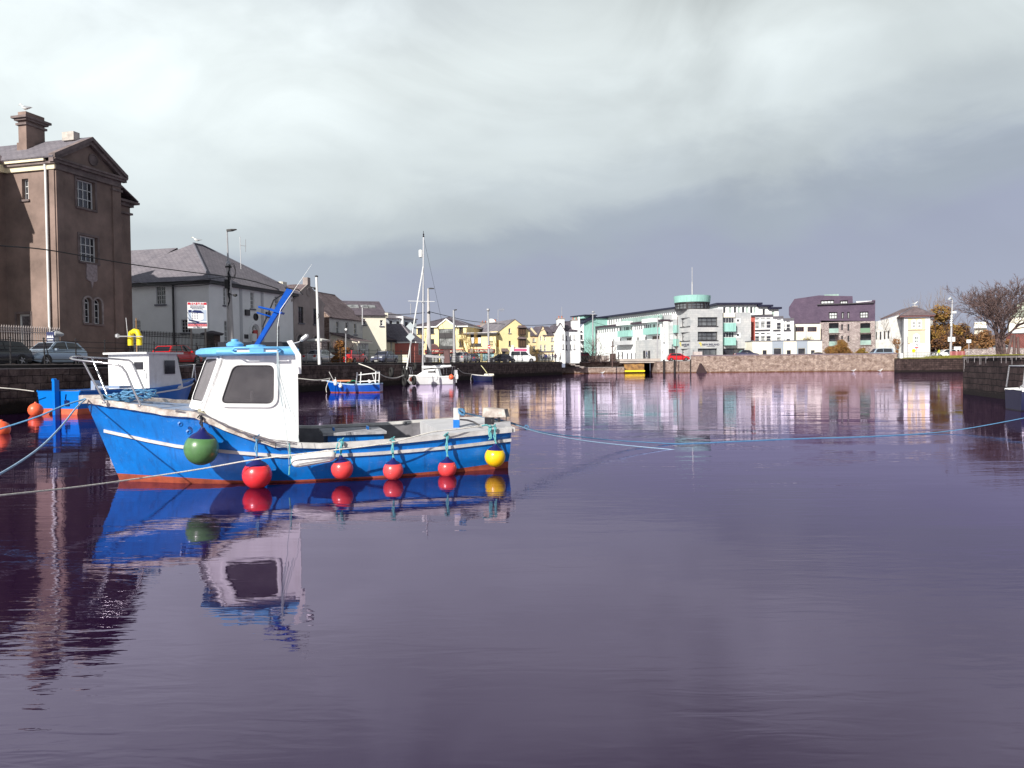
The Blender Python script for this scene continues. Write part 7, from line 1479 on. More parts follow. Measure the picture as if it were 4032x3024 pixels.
pier('gate_pier', 'dark stone gate pier with a wide slab cap beside the white house', qfac(7.6), 843, 869, 1308, M_quay, mat('dark_cap', (.08, .07, .08), .8)); pier('gate_pier', 'pale banded gate pier with a pointed cap behind the silver saloon', qfac(5.8), 1266, 1290, 1335, M_rubble, M_grey2)
pier('gate_pier', 'low pale capped pier beside the tower fence', qfac(7.2), 221, 234, 1309, M_wgrey, M_wgrey)
# cream garden wall and planter at the bend
def lwall(label, px0, px1, Y, ytop, m, name='low_wall', th=.4):
    a, b = gpt(px0, Y), gpt(px1, Y); z = at((px0 + px1) / 2, ytop, Y).z; mb = MB(); mb.obox((a.x, a.y, GZ - .1), (b.x - a.x, 0, 0), (0, th, 0), (0, 0, z - GZ + .1)); mb.obox((a.x - .05, a.y - .05, z), (b.x - a.x + .1, 0, 0), (0, th + .1, 0), (0, 0, .1)); o = build(mb, name, m, origin=(a.x, a.y, GZ)); return tag(o, label, 'wall')
lwall('low cream garden wall right of the grey car', 1563, 1604, 104, 1400, M_cream2); lwall('long low pale wall below the yellow pub', 1604, 1675, 135, 1404, M_cream2)
P = gpt(1705, 96); mb = MB(); mb.obox((P.x - 1.2, P.y, GZ + .75), (2.6, 0, -.25), (0, .4, 0), (0, 0, .3)); mb.box((P.x - 1.0, P.y + .2, GZ + .35), (.15, .15, .8)); mb.box((P.x + 1.2, P.y + .2, GZ + .25), (.15, .15, .6)); o = build(mb, 'barrier', M_galv, origin=(P.x, P.y, GZ)); tag(o, 'grey horizontal metal barrier on the quay behind the yacht boom', 'barrier')
mb = MB(); P = gpt(1760, 99); mb.box((P.x, P.y, GZ + .75), (.75, .7, 1.6)); mb.box((P.x, P.y, GZ + 1.6), (.85, .8, .12)); o = build(mb, 'utility_cabinet', mat('brown_cabinet', (.12, .06, .06), .6, var=.2), origin=(P.x, P.y, GZ)); tag(o, 'brown roadside cabinet left of the silver estate car', 'cabinet')

# ------------------------------------------------------------------ cars
M_tyre = mat('tyre_rubber', G(.015), .8); M_rim = mat('alloy_rim', (.45, .45, .47), .3, .6); M_cglass = mat('car_glass', (.02, .022, .03), .05, spec=.8)
M_tail = mat('red_lamp', (.45, .01, .01), .25); M_head = mat('clear_lamp', (.70, .72, .74), .12); M_plate = mat('number_plate', (.65, .65, .62), .5)
CARG = {}
def car(px, t, Y, head, paint, label, L=4.0, Hh=1.45, W=1.7, kind='hatch', grp='cars parked along the left quay', z=GZ):
    """nose towards +x in the local frame; head = rotation about z"""
    if t is not None:
        ff_ = qfac(t); a = ff_.a(px); P = ff_.P(a, z)
    else: p = gpt(px, Y); P = V((p.x, p.y, z))
    root = empty('parked_car', P, head, label, 'car', grp, local=True)
    pm = mat('car_paint_' + paint[0], paint[1], .25, paint[2] if len(paint) > 2 else 0, coat=.6)
    hl = L / 2; w = W / 2; hood = .62 * Hh; belt = .64 * Hh
    if kind == 'saloon': prof = [(-hl, .50 * Hh), (-hl + .08, .66 * Hh), (-hl + .75, .70 * Hh), (.2, belt), (hl - 1.2, .66 * Hh), (hl - .35, .56 * Hh), (hl - .02, .44 * Hh)]; gh = [(-hl + .85, .68 * Hh), (-hl + 1.45, .97 * Hh), (-.3, Hh), (.35, .96 * Hh), (hl - 1.25, .66 * Hh)]
    elif kind == 'van': prof = [(-hl, .50 * Hh), (-hl + .05, .60 * Hh), (0, .58 * Hh), (hl - .9, .58 * Hh), (hl - .25, .50 * Hh), (hl, .38 * Hh)]; gh = [(-hl + .06, .58 * Hh), (-hl + .15, .97 * Hh), (-.5, Hh), (hl - 1.5, .97 * Hh), (hl - .8, .58 * Hh)]
    else: prof = [(-hl, .45 * Hh), (-hl + .03, .62 * Hh), (-hl + .3, .68 * Hh), (.0, belt), (hl - 1.15, .64 * Hh), (hl - .35, .56 * Hh), (hl, .42 * Hh)]; gh = [(-hl + .12, .64 * Hh), (-hl + .55, .95 * Hh), (-.2, Hh), (.35, .96 * Hh), (hl - 1.0, .64 * Hh)]
    mb = MB(); secs = []
    for i, (x, zt_) in enumerate(prof):
        k = 1 if 0 < i < len(prof) - 1 else .88; zb_ = .2 if k == 1 else .28
        secs.append([(x, -w * k * .95, zb_), (x, -w * k, zb_ + .2), (x, -w * k, zt_ - .16), (x, -w * k * .9, zt_ - .02), (x, 0, zt_ + .02), (x, w * k * .9, zt_ - .02), (x, w * k, zt_ - .16), (x, w * k, zb_ + .2), (x, w * k * .95, zb_)])
    mb.loft(secs); body = build(mb, 'body', pm, root, smooth=35)
    wi, wt = w * .93, w * .74
    def gs(y0, y1): return [(x, (y0 if i in (0, len(gh) - 1) else y1), zz) for i, (x, zz) in enumerate(gh)]
    mb = MB(); A_, B_ = gs(-wi, -wt), gs(wi, wt); mb.loft([A_, B_], closed=True, caps=True); cab_ = build(mb, 'cabin', pm, root, smooth=25)
    # glass panels slightly proud of the body shell
    def lerp3(a, b, t_): return tuple(a[k] + (b[k] - a[k]) * t_ for k in range(3))
    for s_ in (-1, 1):
        g = [(x, s_ * ((wi if i in (0, len(gh) - 1) else wt) + .012), zz) for i, (x, zz) in enumerate(gh)]; c = [sum(p[k] for p in g) / len(g) for k in range(3)]
        xm = (gh[0][0] + gh[-1][0]) / 2 + .02
        def clip(side):
            q = [lerp3(c, p, .84) for p in g]; return q
        q = clip(0); zlo = min(p[2] for p in q) ; zhi = max(p[2] for p in q)
        mb = MB(); mb.poly(q); build(mb, 'side_window', M_cglass, cab_, fix=False)
        mb = MB(); mb.poly([(xm - .04, s_ * (wi + .018), zlo), (xm + .04, s_ * (wi + .018), zlo), (xm + .04, s_ * (wt + .022), zhi), (xm - .04, s_ * (wt + .022), zhi)]); build(mb, 'door_pillar', pm, cab_, fix=False)
        mb = MB(); mb.box((gh[-1][0] - .45, s_ * (w + .06), .66 * Hh), (.14, .16, .12)); build(mb, 'wing_mirror', pm, root)
    for (i, j, nm) in ((0, 1, 'rear_window'), (len(gh) - 2, len(gh) - 1, 'windscreen')):
        (x0, z0), (x1, z1) = gh[i], gh[j]; ya, yb = (wi if i == 0 else wt), (wt if i == 0 else wi); dx, dz = (z1 - z0), -(x1 - x0); l_ = math.hypot(dx, dz); nx, nz = -dx / l_ * .012, -dz / l_ * .012
        if nz < 0: nx, nz = -nx, -nz
        q = []
        for (t_, yy) in ((.1, -1), (.1, 1), (.88, 1), (.88, -1)): y_ = ya + (yb - ya) * t_; q.append((x0 + (x1 - x0) * t_ + nx, yy * y_ * .88, z0 + (z1 - z0) * t_ + nz))
        mb = MB(); mb.poly(q); build(mb, nm, M_cglass, cab_, fix=False)
    rw = .31
    for x in (-hl + .72, hl - .80):
        for s_ in (-1, 1):
            mb = MB(); mb.lathe((x, s_ * (w - .16), rw), [(rw + .055, 0), (rw + .055, .168)], 20, axis=(0, s_, 0)); build(mb, 'wheel_arch', M_dark, root)
            mb = MB(); mb.lathe((x, s_ * (w - .18), rw), [(rw, 0), (rw, .17), (rw - .06, .20), (rw - .09, .2)], 20, axis=(0, s_, 0)); wh = build(mb, 'wheel', M_tyre, root, smooth=40)
            mb = MB(); mb.lathe((x, s_ * (w + .012), rw), [(.05, .012), (.2, .0), (.21, -.02)], 14, axis=(0, s_, 0))
            for k in range(5): t_ = 2 * PI * k / 5; mb.box((x + .11 * math.cos(t_), s_ * (w + .025), rw + .11 * math.sin(t_)), (.17, .02, .045), M=Matrix.Rotation(-t_, 3, 'Y'))
            build(mb, 'rim', M_rim, wh, merge=False)
    for s_ in (-1, 1):
        mb = MB(); mb.obox((hl - .16, s_ * w * .58 - .17, .44 * Hh), (.10, 0, 0), (0, .34, 0), (-.1, 0, .13)); build(mb, 'headlight', M_head, root)
        mb = MB(); mb.obox((-hl - .012, s_ * w * .70 - .13, .47 * Hh), (.1, 0, 0), (0, .26, 0), (.02, 0, .20)); build(mb, 'tail_light', M_tail, root)
    mb = MB(); mb.box((hl + .0, 0, .30), (.06, .5, .11)); build(mb, 'number_plate', M_plate, root); mb = MB(); mb.box((-hl - .01, 0, .55 * Hh), (.04, .5, .11)); build(mb, 'number_plate', M_plate, root)
    mb = MB(); mb.box((hl - .01, 0, .40), (.08, w * 1.2, .16)); build(mb, 'grille', M_dark, root); mb = MB(); mb.box((0, 0, .2), (L * .86, W * .92, .12)); build(mb, 'sill', M_dark, root)
    return root
hu = math.atan2(QU.y, QU.x)
SIL = ('silver_blue', (.34, .42, .52), .35); SIL2 = ('silver', (.50, .50, .52), .4); REDP = ('red', (.52, .012, .018)); GREY = ('slate_grey', (.11, .12, .19), .3); BLK = ('black', (.012, .012, .02)); WHT = ('white', (.72, .74, .75)); MAG = ('magenta', (.35, .02, .07)); NAVY = ('dark_blue', (.06, .06, .11), .2)
car(205, 5.0, None, hu + PI, SIL, 'silver-blue hatchback parked nose-left below the brown tower', 3.9, 1.48, 1.66)
car(-48, 5.0, None, hu + PI, BLK, 'black car cut off by the left edge, only its tail showing', 4.3, 1.45, 1.75)
car(700, 5.2, None, hu, REDP, 'red hatchback parked outside the white house, first red car from the left', 3.95, 1.48, 1.7)
car(1262, 4.6, None, hu, SIL2, 'silver saloon car seen from behind, left of a red hatchback', 4.5, 1.42, 1.74, 'saloon')
car(1391, 4.6, None, hu, REDP, 'red hatchback between the silver saloon and the slate grey car', 4.2, 1.5, 1.72)
car(1513, 4.6, None, hu + PI, GREY, 'slate grey saloon with pale bonnet parked right of the red hatchback', 4.5, 1.5, 1.78, 'saloon')
car(1822, None, 121, hu, SIL2, 'silver estate car with its tail to the water, near the yellow pub', 4.6, 1.7, 1.85)
car(1862, None, 127, hu + .1, NAVY, 'dark blue car just right of the silver estate car', 4.3, 1.5, 1.8)
car(1966, None, 132, PI + .25, BLK, 'black hatchback in front of the link shop', 4.0, 1.45, 1.75)
car(1992, None, 137, hu, BLK, 'black car half hidden behind the black hatchback', 4.2, 1.5, 1.75)
car(2056, None, 136, .05, WHT, 'white van in front of the pink and white shopfront', 4.7, 1.95, 1.85, 'van')
G2 = 'cars parked on the far side of the basin'
car(2284, None, 169, PI, MAG, 'magenta car behind the grey parapet beside the bare bush', 4.3, 1.55, 1.8, grp=G2, z=GZ + .55)
car(2670, None, 160, .0, REDP, 'red hatchback on the far lock pier in front of the office', 4.5, 1.55, 1.8, grp=G2)
car(2940, None, 160.5, .0, NAVY, 'dark blue estate car behind the far wall, right of the office', 4.9, 1.75, 1.8, 'saloon', grp=G2, z=GZ + .35)
car(3222, None, 158, .0, BLK, 'black car roof just showing above the far wall near the orange shrub', 4.5, 1.5, 1.8, 'saloon', grp=G2, z=GZ - .05)
car(3464, None, 157, PI, SIL, 'pale blue van showing above the right end of the far wall', 5.0, 2.1, 1.9, 'van', grp=G2)
car(3722, None, 146, PI, WHT, 'white hatchback beside the red hoarding on the right', 4.4, 1.6, 1.8, grp=G2)
car(3948, None, 150, 0.0, SIL2, 'silver car behind the roadside wall and bare tree trunks', 4.8, 1.7, 1.8, 'saloon', grp=G2, z=GZ + .8)

# ------------------------------------------------------------------ lamps, poles, wires and signs
def pole(name, label, cat, base, top, r0, r1, m, grp=None, parts=()):
    root = empty(name, base, 0, label, cat, grp); mb = MB(); mb.tube([base, top], [r0, r1], 10); build(mb, 'pole', m, root, smooth=50); return root
def basez(px, Y, z=GZ): P = at(px, 1430, Y); return V((P.x, P.y, z))
# lamp on the concrete pole before the white house
Yp = 66.0; b = basez(913, Yp - .3); m_ = at(903, 1195, Yp); m2 = at(899, 1040, Yp); t_ = at(894, 908, Yp)
root = empty('street_lamp', b, 0, 'pale concrete pole crowded with cables and topped by a lamp, before the white house', 'street lamp', 'street lamps round the basin')
mb = MB(); mb.tube([b, m_, m2], [.30, .24, .2], 12); build(mb, 'pole', M_concrete, root, smooth=50)
mb = MB(); mb.tube([m2, at(897, 1000, Yp), t_], [.12, .07, .06], 8); mb.lathe(m2 - V((0, 0, .1)), [(.2, 0), (.2, .2), (.1, .35)], 10); build(mb, 'lamp_bracket', M_galv, root)
mb = MB(); h0, h1 = t_, at(931, 903, Yp); d = (h1 - h0); mb.loft([[h0 + V((0, y, z)) for y, z in ((-.14, -.08), (.14, -.08), (.14, .09), (-.14, .09))], [h0 + d * .5 + V((0, y, z)) for y, z in ((-.2, -.09), (.2, -.09), (.2, .06), (-.2, .06))], [h1 + V((0, y, z)) for y, z in ((-.12, -.03), (.12, -.03), (.12, .02), (-.12, .02))]]); build(mb, 'lamp_head', M_iron, root)
random.seed(2); mb = MB()
for k in range(9):
    y0_ = 1040 + k * 12; mb.tube([at(901 + 4 * math.sin(j * 1.5 + k), y0_ + j * 12, Yp - .25) for j in range(8)], .03, 5)
mb.lathe(m2 + V((0, 0, -.3)), [(.27, 0), (.27, .12)], 10)
for j in range(3): cc = at(914, 1054 + 6 * j, Yp - .2); mb.tube([cc + V((.28 * math.cos(a_), 0, .6 * math.sin(a_) - .2)) for a_ in [2 * PI * i / 12 for i in range(13)]], .02, 4)
mb.box(at(893, 1118, Yp - .3), (.3, .25, .75)); mb.tube([at(905, 1155, Yp - .3), at(912, 1162, Yp - .4), at(930, 1160, Yp - .6)], .04, 6); mb.lathe(at(926, 1163, Yp - .6), [(.02, .12), (.16, .1), (.18, -.05), (.02, -.12)], 10)
build(mb, 'cable_cluster', M_wire, root, merge=False)
HUB = at(905, 1090, Yp - .2); HUB2 = at(905, 1105, Yp - .2)
def wire(pts, r, label, sag=0): return rope(pts, r, M_wire, label, 'overhead_cable', 'overhead cables')
f = qfac(9)
wire([at(-300, 935, 36), at(0, 967, 41), at(200, 986, 45.5), at(540, 1044, 54), HUB], .035, 'thick overhead cable crossing the brown tower to the concrete pole')
wire([at(526, 1108, 55), at(600, 1122, 59), at(700, 1128, 64), at(800, 1122, 66), HUB2], .025, 'sagging overhead cable from the tower edge to the concrete pole')
wire([at(528, 1130, 55), at(680, 1118, 60), at(800, 1100, 65), HUB], .02, 'thin overhead cable under the white house eaves')
wire([HUB, at(1000, 1108, 72), at(1100, 1140, 80), at(1180, 1178, 88), at(1350, 1226, 105), at(1470, 1238, 115), at(1600, 1237, 118), at(1672, 1231, 122)], .05, 'long cable from the concrete pole over the terrace to the pale pole behind the yacht')
wire([at(1694, 1228, 122), at(1760, 1244, 128), at(1840, 1262, 136), at(1918, 1271, 145), at(2000, 1277, 150), at(2100, 1281, 155), at(2200, 1274, 158), at(2278, 1255, 160)], .05, 'long cable from the pale pole over the yellow buildings to the far white pole')
wire([at(2282, 1256, 160), at(2310, 1262, 175), at(2400, 1285, 190)], .04, 'short cable leaving the far white pole to the right')
# utility pole behind the yacht
def lamp(px0, pyb, px1, pyt, Y, label, r0=.16, r1=.07, arm=None, head='flat', m=M_galv, z=GZ, grp='street lamps round the basin'):
    b = basez(px0, Y, z); t_ = at(px1, pyt, Y); root = pole('street_lamp', label, 'street lamp', b, t_, r0, r1, m, grp)
    if arm:
        e_ = at(px1 + arm[0], pyt + arm[1], Y); mb = MB(); w_ = .16; dd = e_ - t_; mb.loft([[t_ + V((0, y, z_)) for y, z_ in ((-.08, -.05), (.08, -.05), (.08, .06), (-.08, .06))], [t_ + dd * .4 + V((0, y, z_)) for y, z_ in ((-w_, -.08), (w_, -.08), (w_, .1), (-w_, .1))], [e_ + V((0, y, z_)) for y, z_ in ((-w_, -.07), (w_, -.07), (w_, .05), (-w_, .05))]]); build(mb, 'lamp_head', M_iron, root)
    return root
r_ = lamp(1690, 1410, 1686, 1136, 110, 'pale pole with a bent lamp head close behind the yacht mast', .42, .12, (23, 0), m=M_concrete)
mb = MB(); mb.lathe(at(1688, 1238, 110), [(.2, 0), (.25, .2), (.2, .5)], 10); build(mb, 'cable_bracket', M_dark, r_)
lamp(1790, 1430, 1786, 1222, 118, 'lamp post in front of the right half of the yellow pub', .28, .14, (13, -3))
r_ = lamp(1925, 1430, 1922, 1226, 128, 'tall pale lamp post beside the stop sign', .24, .13)
mb = MB(); mb.lathe(at(1922, 1222, 128), [(.1, -.2), (.28, 0), (.24, .25), (.05, .32)], 12); build(mb, 'lamp_head', M_galv, r_)
r_ = lamp(2280, 1432, 2280, 1248, 157, 'thick white pole in front of the white gabled house', .42, .22, m=M_white, grp=None); r_['category'] = 'pole'
r_ = lamp(2335, 1400, 2334, 1235, 172, 'pale lamp post in front of the teal gable', .2, .12); mb = MB(); mb.tube([at(2323, 1236, 172), at(2334, 1239, 172), at(2345, 1236, 172)], .1, 6); mb.lathe(at(2336, 1230, 172), [(.02, -.1), (.4, 0), (.3, .2), (.02, .3)], 10); build(mb, 'lamp_head', M_galv, r_)
r_ = lamp(2587, 1420, 2590, 1247, 163, 'slender lamp post between the long block and the office', .14, .09, (6, 1))
b = basez(2663, 155.6, 1.2); root = pole('thin_pole', 'slim dark pole rising from the lock pier in front of the office', 'pole', b, at(2668, 1247, 155.6), .1, .06, mat('rusty_steel', (.10, .06, .055), .8)); b = basez(2411, 158, 1.2); root = pole('thin_pole', 'slim dark pole rising beside the bare bush', 'pole', b, at(2411, 1343, 158), .12, .1, mat('rusty_steel', (.10, .06, .055), .8)); mb = MB(); mb.tube([at(2404, 1365, 158), at(2419, 1365, 158)], .08, 5); build(mb, 'crossbar', mat('rusty_steel', (.1, .06, .055), .8), root)
r_ = lamp(3742, 1405, 3750, 1180, 142, 'lamp post with notice boards in front of the brown thicket on the right', .26, .12, m=M_galv); mb = MB(); e_ = at(3737, 1176, 142); mb.loft([[at(3750, 1180, 142) + V((0, y, z_)) for y, z_ in ((-.1, -.1), (.1, -.1), (.1, .1), (-.1, .1))], [at(3742, 1173, 142) + V((0, y, z_)) for y, z_ in ((-.25, -.15), (.25, -.15), (.2, .2), (-.2, .2))], [at(3733, 1179, 142) + V((0, y, z_)) for y, z_ in ((-.2, -.1), (.2, -.1), (.15, .1), (-.15, .1))]]); build(mb, 'lamp_head', M_galv, r_)
mb = MB(); mb.tube([at(3746, 1231, 142), at(3764, 1230, 142)], .22, 6); 
for k in range(5): mb.lathe(at(3747 - k * .4, 1245 + k * 9, 141.8), [(.1, -.2), (.22, 0), (.1, .2)], 8)
build(mb, 'insulators', M_frame, r_)
for px in (3738, 3755): P = at(px, 1336, 141.7); mb = MB(); mb.box(P, (.52, .05, .85)); build(mb, 'notice_board', M_frame, r_)
def board(name, label, px, py0, py1, w_px, Y, m, cat='sign', pole_px=None, thick=.04, z=GZ, shape='rect', rot=0):
    c = at(px, (py0 + py1) / 2, Y); hw = w_px / F * Y / 2; hh2 = (py1 - py0) / F * Y / 2; b = basez(px if pole_px is None else pole_px, Y + .1, z); root = empty(name, b, 0, label, cat)
    mb = MB(); top = at(px, py0, Y + .08); mb.tube([b, V((top.x, b.y, top.z))], .05, 8); build(mb, 'pole', M_galv, root)
    mb = MB()
    if shape == 'rect': pts = [(-hw, -hh2), (hw, -hh2), (hw, hh2), (-hw, hh2)]
    elif shape == 'diamond': pts = [(0, -hh2), (hw, 0), (0, hh2), (-hw, 0)]
    elif shape == 'oct': pts = [(hw * math.cos(PI * (k + .5) / 4), hh2 * math.sin(PI * (k + .5) / 4)) for k in range(8)]
    else: pts = [(hw * math.cos(2 * PI * k / 24), hh2 * math.sin(2 * PI * k / 24)) for k in range(24)]
    mb.prism([c + V((x, 0, zz)) for x, zz in pts], V((0, thick, 0))); build(mb, 'sign_plate', m, root); return root, c, hw, hh2
def stext(s_, c, dx, dz, size, m, parent, sx=1.0, dy=-.012, ox=0.0): M = Matrix(((1, 0, 0, c.x + dx), (0, 0, -1, c.y + dy), (0, 1, 0, c.z + dz), (0, 0, 0, 1))); return text(s_, size, parent, M, m, ext=.004, sx=sx, ox=ox)
M_signr = mat('sign_red', (.55, .02, .04), .4); M_signw = mat('sign_white', (.75, .76, .78), .5); M_signb = mat('sign_navy', (.01, .02, .10), .4)
# to-let board
Yb = 60.0; cb_ = at(777, 1241, Yb); wb = 36 / F * Yb; hb = 51 / F * Yb
root = empty('to_let_board', basez(777, Yb, GZ), 0, 'large TO LET board on black legs in front of the white house', 'sign'); ub = V((.93, .30, 0)).normalized(); nb = V((ub.y, -ub.x, 0))
def bp_(x, z_, d=0): return cb_ + ub * x + V((0, 0, z_)) + nb * d
def brd(x0, z0_, x1, z1_, d, m, name): mb = MB(); mb.prism([bp_(x0, z0_, d - .02), bp_(x1, z0_, d - .02), bp_(x1, z1_, d - .02), bp_(x0, z1_, d - .02)], nb * .02); return build(mb, name, m, root)
brd(-wb, -hb, wb, hb, 0, M_signw, 'sign_plate'); brd(-wb * .96, hb * .80, wb * .96, hb * .97, .012, M_signr, 'red_band'); brd(-wb * .96, -hb * .86, wb * .96, -hb * .68, .012, M_signr, 'red_band'); brd(-wb * .96, -hb * .66, wb * .96, -hb * .56, .012, M_signb, 'dark_band')
brd(-wb * .92, -hb * .45, wb * .92, hb * .40, .012, mat('picture_sky', (.42, .50, .62), .5), 'picture'); brd(-wb * .9, hb * .20, -wb * .58, hb * .40, .018, M_signb, 'emblem')
mb = MB(); mb.prism([bp_(-.42, -.35, .018), bp_(.12, -.48, .018), bp_(.12, .18, .018), bp_(-.42, .22, .018)], nb * .006); mb.prism([bp_(.12, -.48, .018), bp_(.45, -.3, .018), bp_(.45, .15, .018), bp_(.12, .18, .018)], nb * .006); build(mb, 'picture_house', M_signw, root)
mb = MB(); mb.prism([bp_(-.48, .2, .026), bp_(.1, .16, .026), bp_(.5, .14, .026), bp_(.25, .36, .026), bp_(-.2, .40, .026)], nb * .006); mb.prism([bp_(-.62, -.35, .02), bp_(-.42, -.36, .02), bp_(.12, -.5, .02), bp_(.1, -.58, .02), bp_(-.6, -.42, .02)], nb * .006)
for i in range(3):
    for j in range(4): x_, z_ = -.36 + i * .16, -.30 + j * .13; mb.prism([bp_(x_, z_, .025), bp_(x_ + .06, z_, .025), bp_(x_ + .06, z_ + .07, .025), bp_(x_, z_ + .07, .025)], nb * .004)
build(mb, 'picture_roof', M_signb, root)
def btext(s_, x, z_, size, m, sx=1.0, ox=0): M = Matrix(((ub.x, 0, nb.x, bp_(x, 0, .02).x), (ub.y, 0, nb.y, bp_(x, 0, .02).y), (0, 1, 0, cb_.z + z_), (0, 0, 0, 1))); text(s_, size, root, M, m, ext=.004, sx=sx, ox=ox)
btext("TO LET", 0, hb * .885, .24, M_signw, 1.3, .006); btext("PRESTIGIOUS OFFICES", 0, hb * .70, .12, M_signb, .85); btext("Refurbished & Extended", 0, hb * .60, .12, M_signb, .9); btext("Historical Building", 0, hb * .50, .12, M_signb, .9)
btext("O'DONNELLAN & JOYCE", 0, -hb * .77, .11, M_signw, 1.05); btext("091 564212", 0, -hb * .93, .12, M_signb, 1.1)
mb = MB()
for x_ in (-wb * .75, wb * .7): mb.obox(bp_(x_, -hb, -.1) , ub * .12, nb * .08, V((0, 0, -(cb_.z - hb - GZ)))) 
build(mb, 'legs', M_iron, root)
# small notice by the tower fence
root, c, hw, hh2 = board('notice_board', 'dark notice board with a white emblem on the tower fence', 198, 1307, 1345, 30, 49.5, M_signb)
for x_ in (-.13, 0, .13): mb = MB(); mb.prism([c + V((x_ * 1.1 - .07, -.01, -.08)), c + V((x_ * 1.1 + .07, -.01, -.08)), c + V((x_, -.01, .14))], V((0, -.01, 0))); build(mb, 'emblem', M_signw, root)
mb = MB(); mb.box(c + V((0, -.012, -.2)), (.36, .012, .05)); build(mb, "emblem_bar", M_signw, root)
# speed sign, diamonds, stop, arrows
root, c, hw, hh2 = board('speed_sign', 'small speed limit sign on a grey post in front of the terrace house', 1362, 1290, 1312, 9, 76, M_dark, pole_px=1361); mb = MB(); mb.lathe(c + V((0, -.02, .1)), [(.11, 0), (.11, .02)], 16, axis=(0, -1, 0)); build(mb, 'disc', M_signw, root); stext("?", c, 0, .1, .12, M_dark, root, dy=-.05)
root, c, hw, hh2 = board('warning_sign', 'post with two blank diamond sign backs, seen against the pale block', 1616, 1268, 1302, 34, 82, mat('sign_back', (.40, .45, .47), .5, .2), shape='diamond'); mb = MB(); c2 = at(1616, 1327, 82); hw2 = 18 / F * 82; mb.prism([c2 + V((0, 0, -hw2)), c2 + V((hw2, 0, 0)), c2 + V((0, 0, hw2)), c2 + V((-hw2, 0, 0))], V((0, .04, 0))); build(mb, 'sign_plate', mat('sign_back', (.55, .60, .62)), root)
root, c, hw, hh2 = board('stop_sign', 'round red and white stop sign in front of the link shop', 1926, 1358, 1372, 14, 126, M_signr, shape='oct'); mb = MB(); mb.box(c + V((0, -.03, 0)), (hw * 1.5, .02, .14)); build(mb, 'stop_bar', M_signw, root)
root, c, hw, hh2 = board('turn_sign', 'white turn sign with a red strip in front of the yellow and white house', 3609, 1352, 1366, 14, 138, M_signw)
mb = MB(); mb.tube([c + V((.15, -.03, -.15)), c + V((.18, -.03, .1)), c + V((-.05, -.03, .16)), c + V((-.15, -.03, .0))], .04, 5); build(mb, 'arrow', M_dark, root); mb = MB(); mb.box(c + V((0, -.03, -hh2 - .12)), (.6, .03, .18)); build(mb, 'red_strip', M_signr, root)
mb = MB(); c3 = at(3609, 1338, 138); mb.prism([c3 + V((x, 0, z_)) for x, z_ in ((-.5, -.2), (.2, -.2), (.2, -.32), (.55, .0), (.2, .32), (.2, .2), (-.5, .2))], V((0, .04, 0))); build(mb, 'direction_plate', mat('pale_green_sign', (.50, .56, .52), .5), root)
root, c, hw, hh2 = board('lifebuoy_stand', 'yellow lifebuoy on a white stand on the grassy pier', 3598, 1374, 1388, 14, 139, mat('yellow_lifebuoy', (.8, .62, .01)), 'lifebuoy', shape='round')
root = pole('sign_post', 'plain pale post at the left end of the grassy pier', 'pole', basez(3574, 137), at(3574, 1324, 137), .08, .08, M_galv)
mb = MB(); P = basez(3549, 137.5); mb.lathe(P, [(.28, 0), (.28, .75), (.2, .9), (.02, .95)], 16); o = build(mb, 'bollard', M_white, origin=P, smooth=40); tag(o, 'stubby white bollard at the corner of the dark pier', 'bollard')
root, c, hw, hh2 = board('notice_board', 'pair of small white notices on a post behind the near pier', 3815, 1337, 1350, 18, 130, M_signw)
mb = MB(); P = at(3770, 1371, 150); mb.box(P, (1.35, .06, .6)); mb.tube([P + V((-.5, .05, 0)), P + V((-.5, .05, -1.2))], .05, 6); mb.tube([P + V((.5, .05, 0)), P + V((.5, .05, -1.2))], .05, 6); o = build(mb, 'street_sign', M_signw, origin=(P.x, P.y, GZ)); tag(o, 'white oblong street name sign above the red hoarding', 'sign')
a, b = gpt(3740, 139), gpt(3800, 139); zt = at(3770, 1383, 139).z; root = empty('hoarding', (a.x, a.y, GZ), 0, 'faded red timber hoarding on the right pier', 'hoarding')
for k in range(8): mb = MB(); x0 = a.x + (b.x - a.x) * k / 8; mb.box((x0 + (b.x - a.x) / 16, a.y, (GZ + zt) / 2), ((b.x - a.x) / 8 - .03, .06, zt - GZ)); build(mb, 'panel', mat('faded_red_paint', (.34, .10, .10), .85, var=.35, vs=2) if k % 3 else mat('faded_pink_paint', (.46, .20, .18), .85, var=.3), root)
# railings on the pier
root = empty('pier_railing', basez(3640, 138.5), 0, 'low white-grey railing behind the grass on the dark pier', 'railing'); mb = MB()
a, b = gpt(3562, 138.5), gpt(3700, 138.5)
for k in range(24): x_ = a.x + (b.x - a.x) * k / 23; mb.tube([(x_, a.y, GZ), (x_, a.y, GZ + 1.05)], .03, 5)
for z_ in (.5, 1.02): mb.tube([(a.x, a.y, GZ + z_), (b.x, a.y, GZ + z_)], .025, 5)
build(mb, 'bars', M_galv, root, merge=False)
# white flagpole
b = basez(1258, 60, GZ - .1); root = pole('flagpole', 'bare leaning white pole with a lamp bracket before the grey gabled building', 'pole', b, at(1246, 1090, 60), .12, .08, M_frame); mb = MB(); mb.lathe(at(1246, 1090, 60), [(.13, 0), (.13, .08), (.02, .12)], 10); build(mb, 'pole_cap', M_iron, root)
mb = MB(); mb.tube([at(1240, 1134, 60), at(1228, 1131, 60), at(1214, 1134, 60)], .04, 6); mb.lathe(at(1240, 1136, 60), [(.05, -.1), (.13, 0), (.05, .1)], 8); mb.tube([at(1252, 1235, 59.8), at(1256, 1245, 59.8), at(1250, 1255, 59.8)], .03, 5); build(mb, 'bracket', M_iron, root)
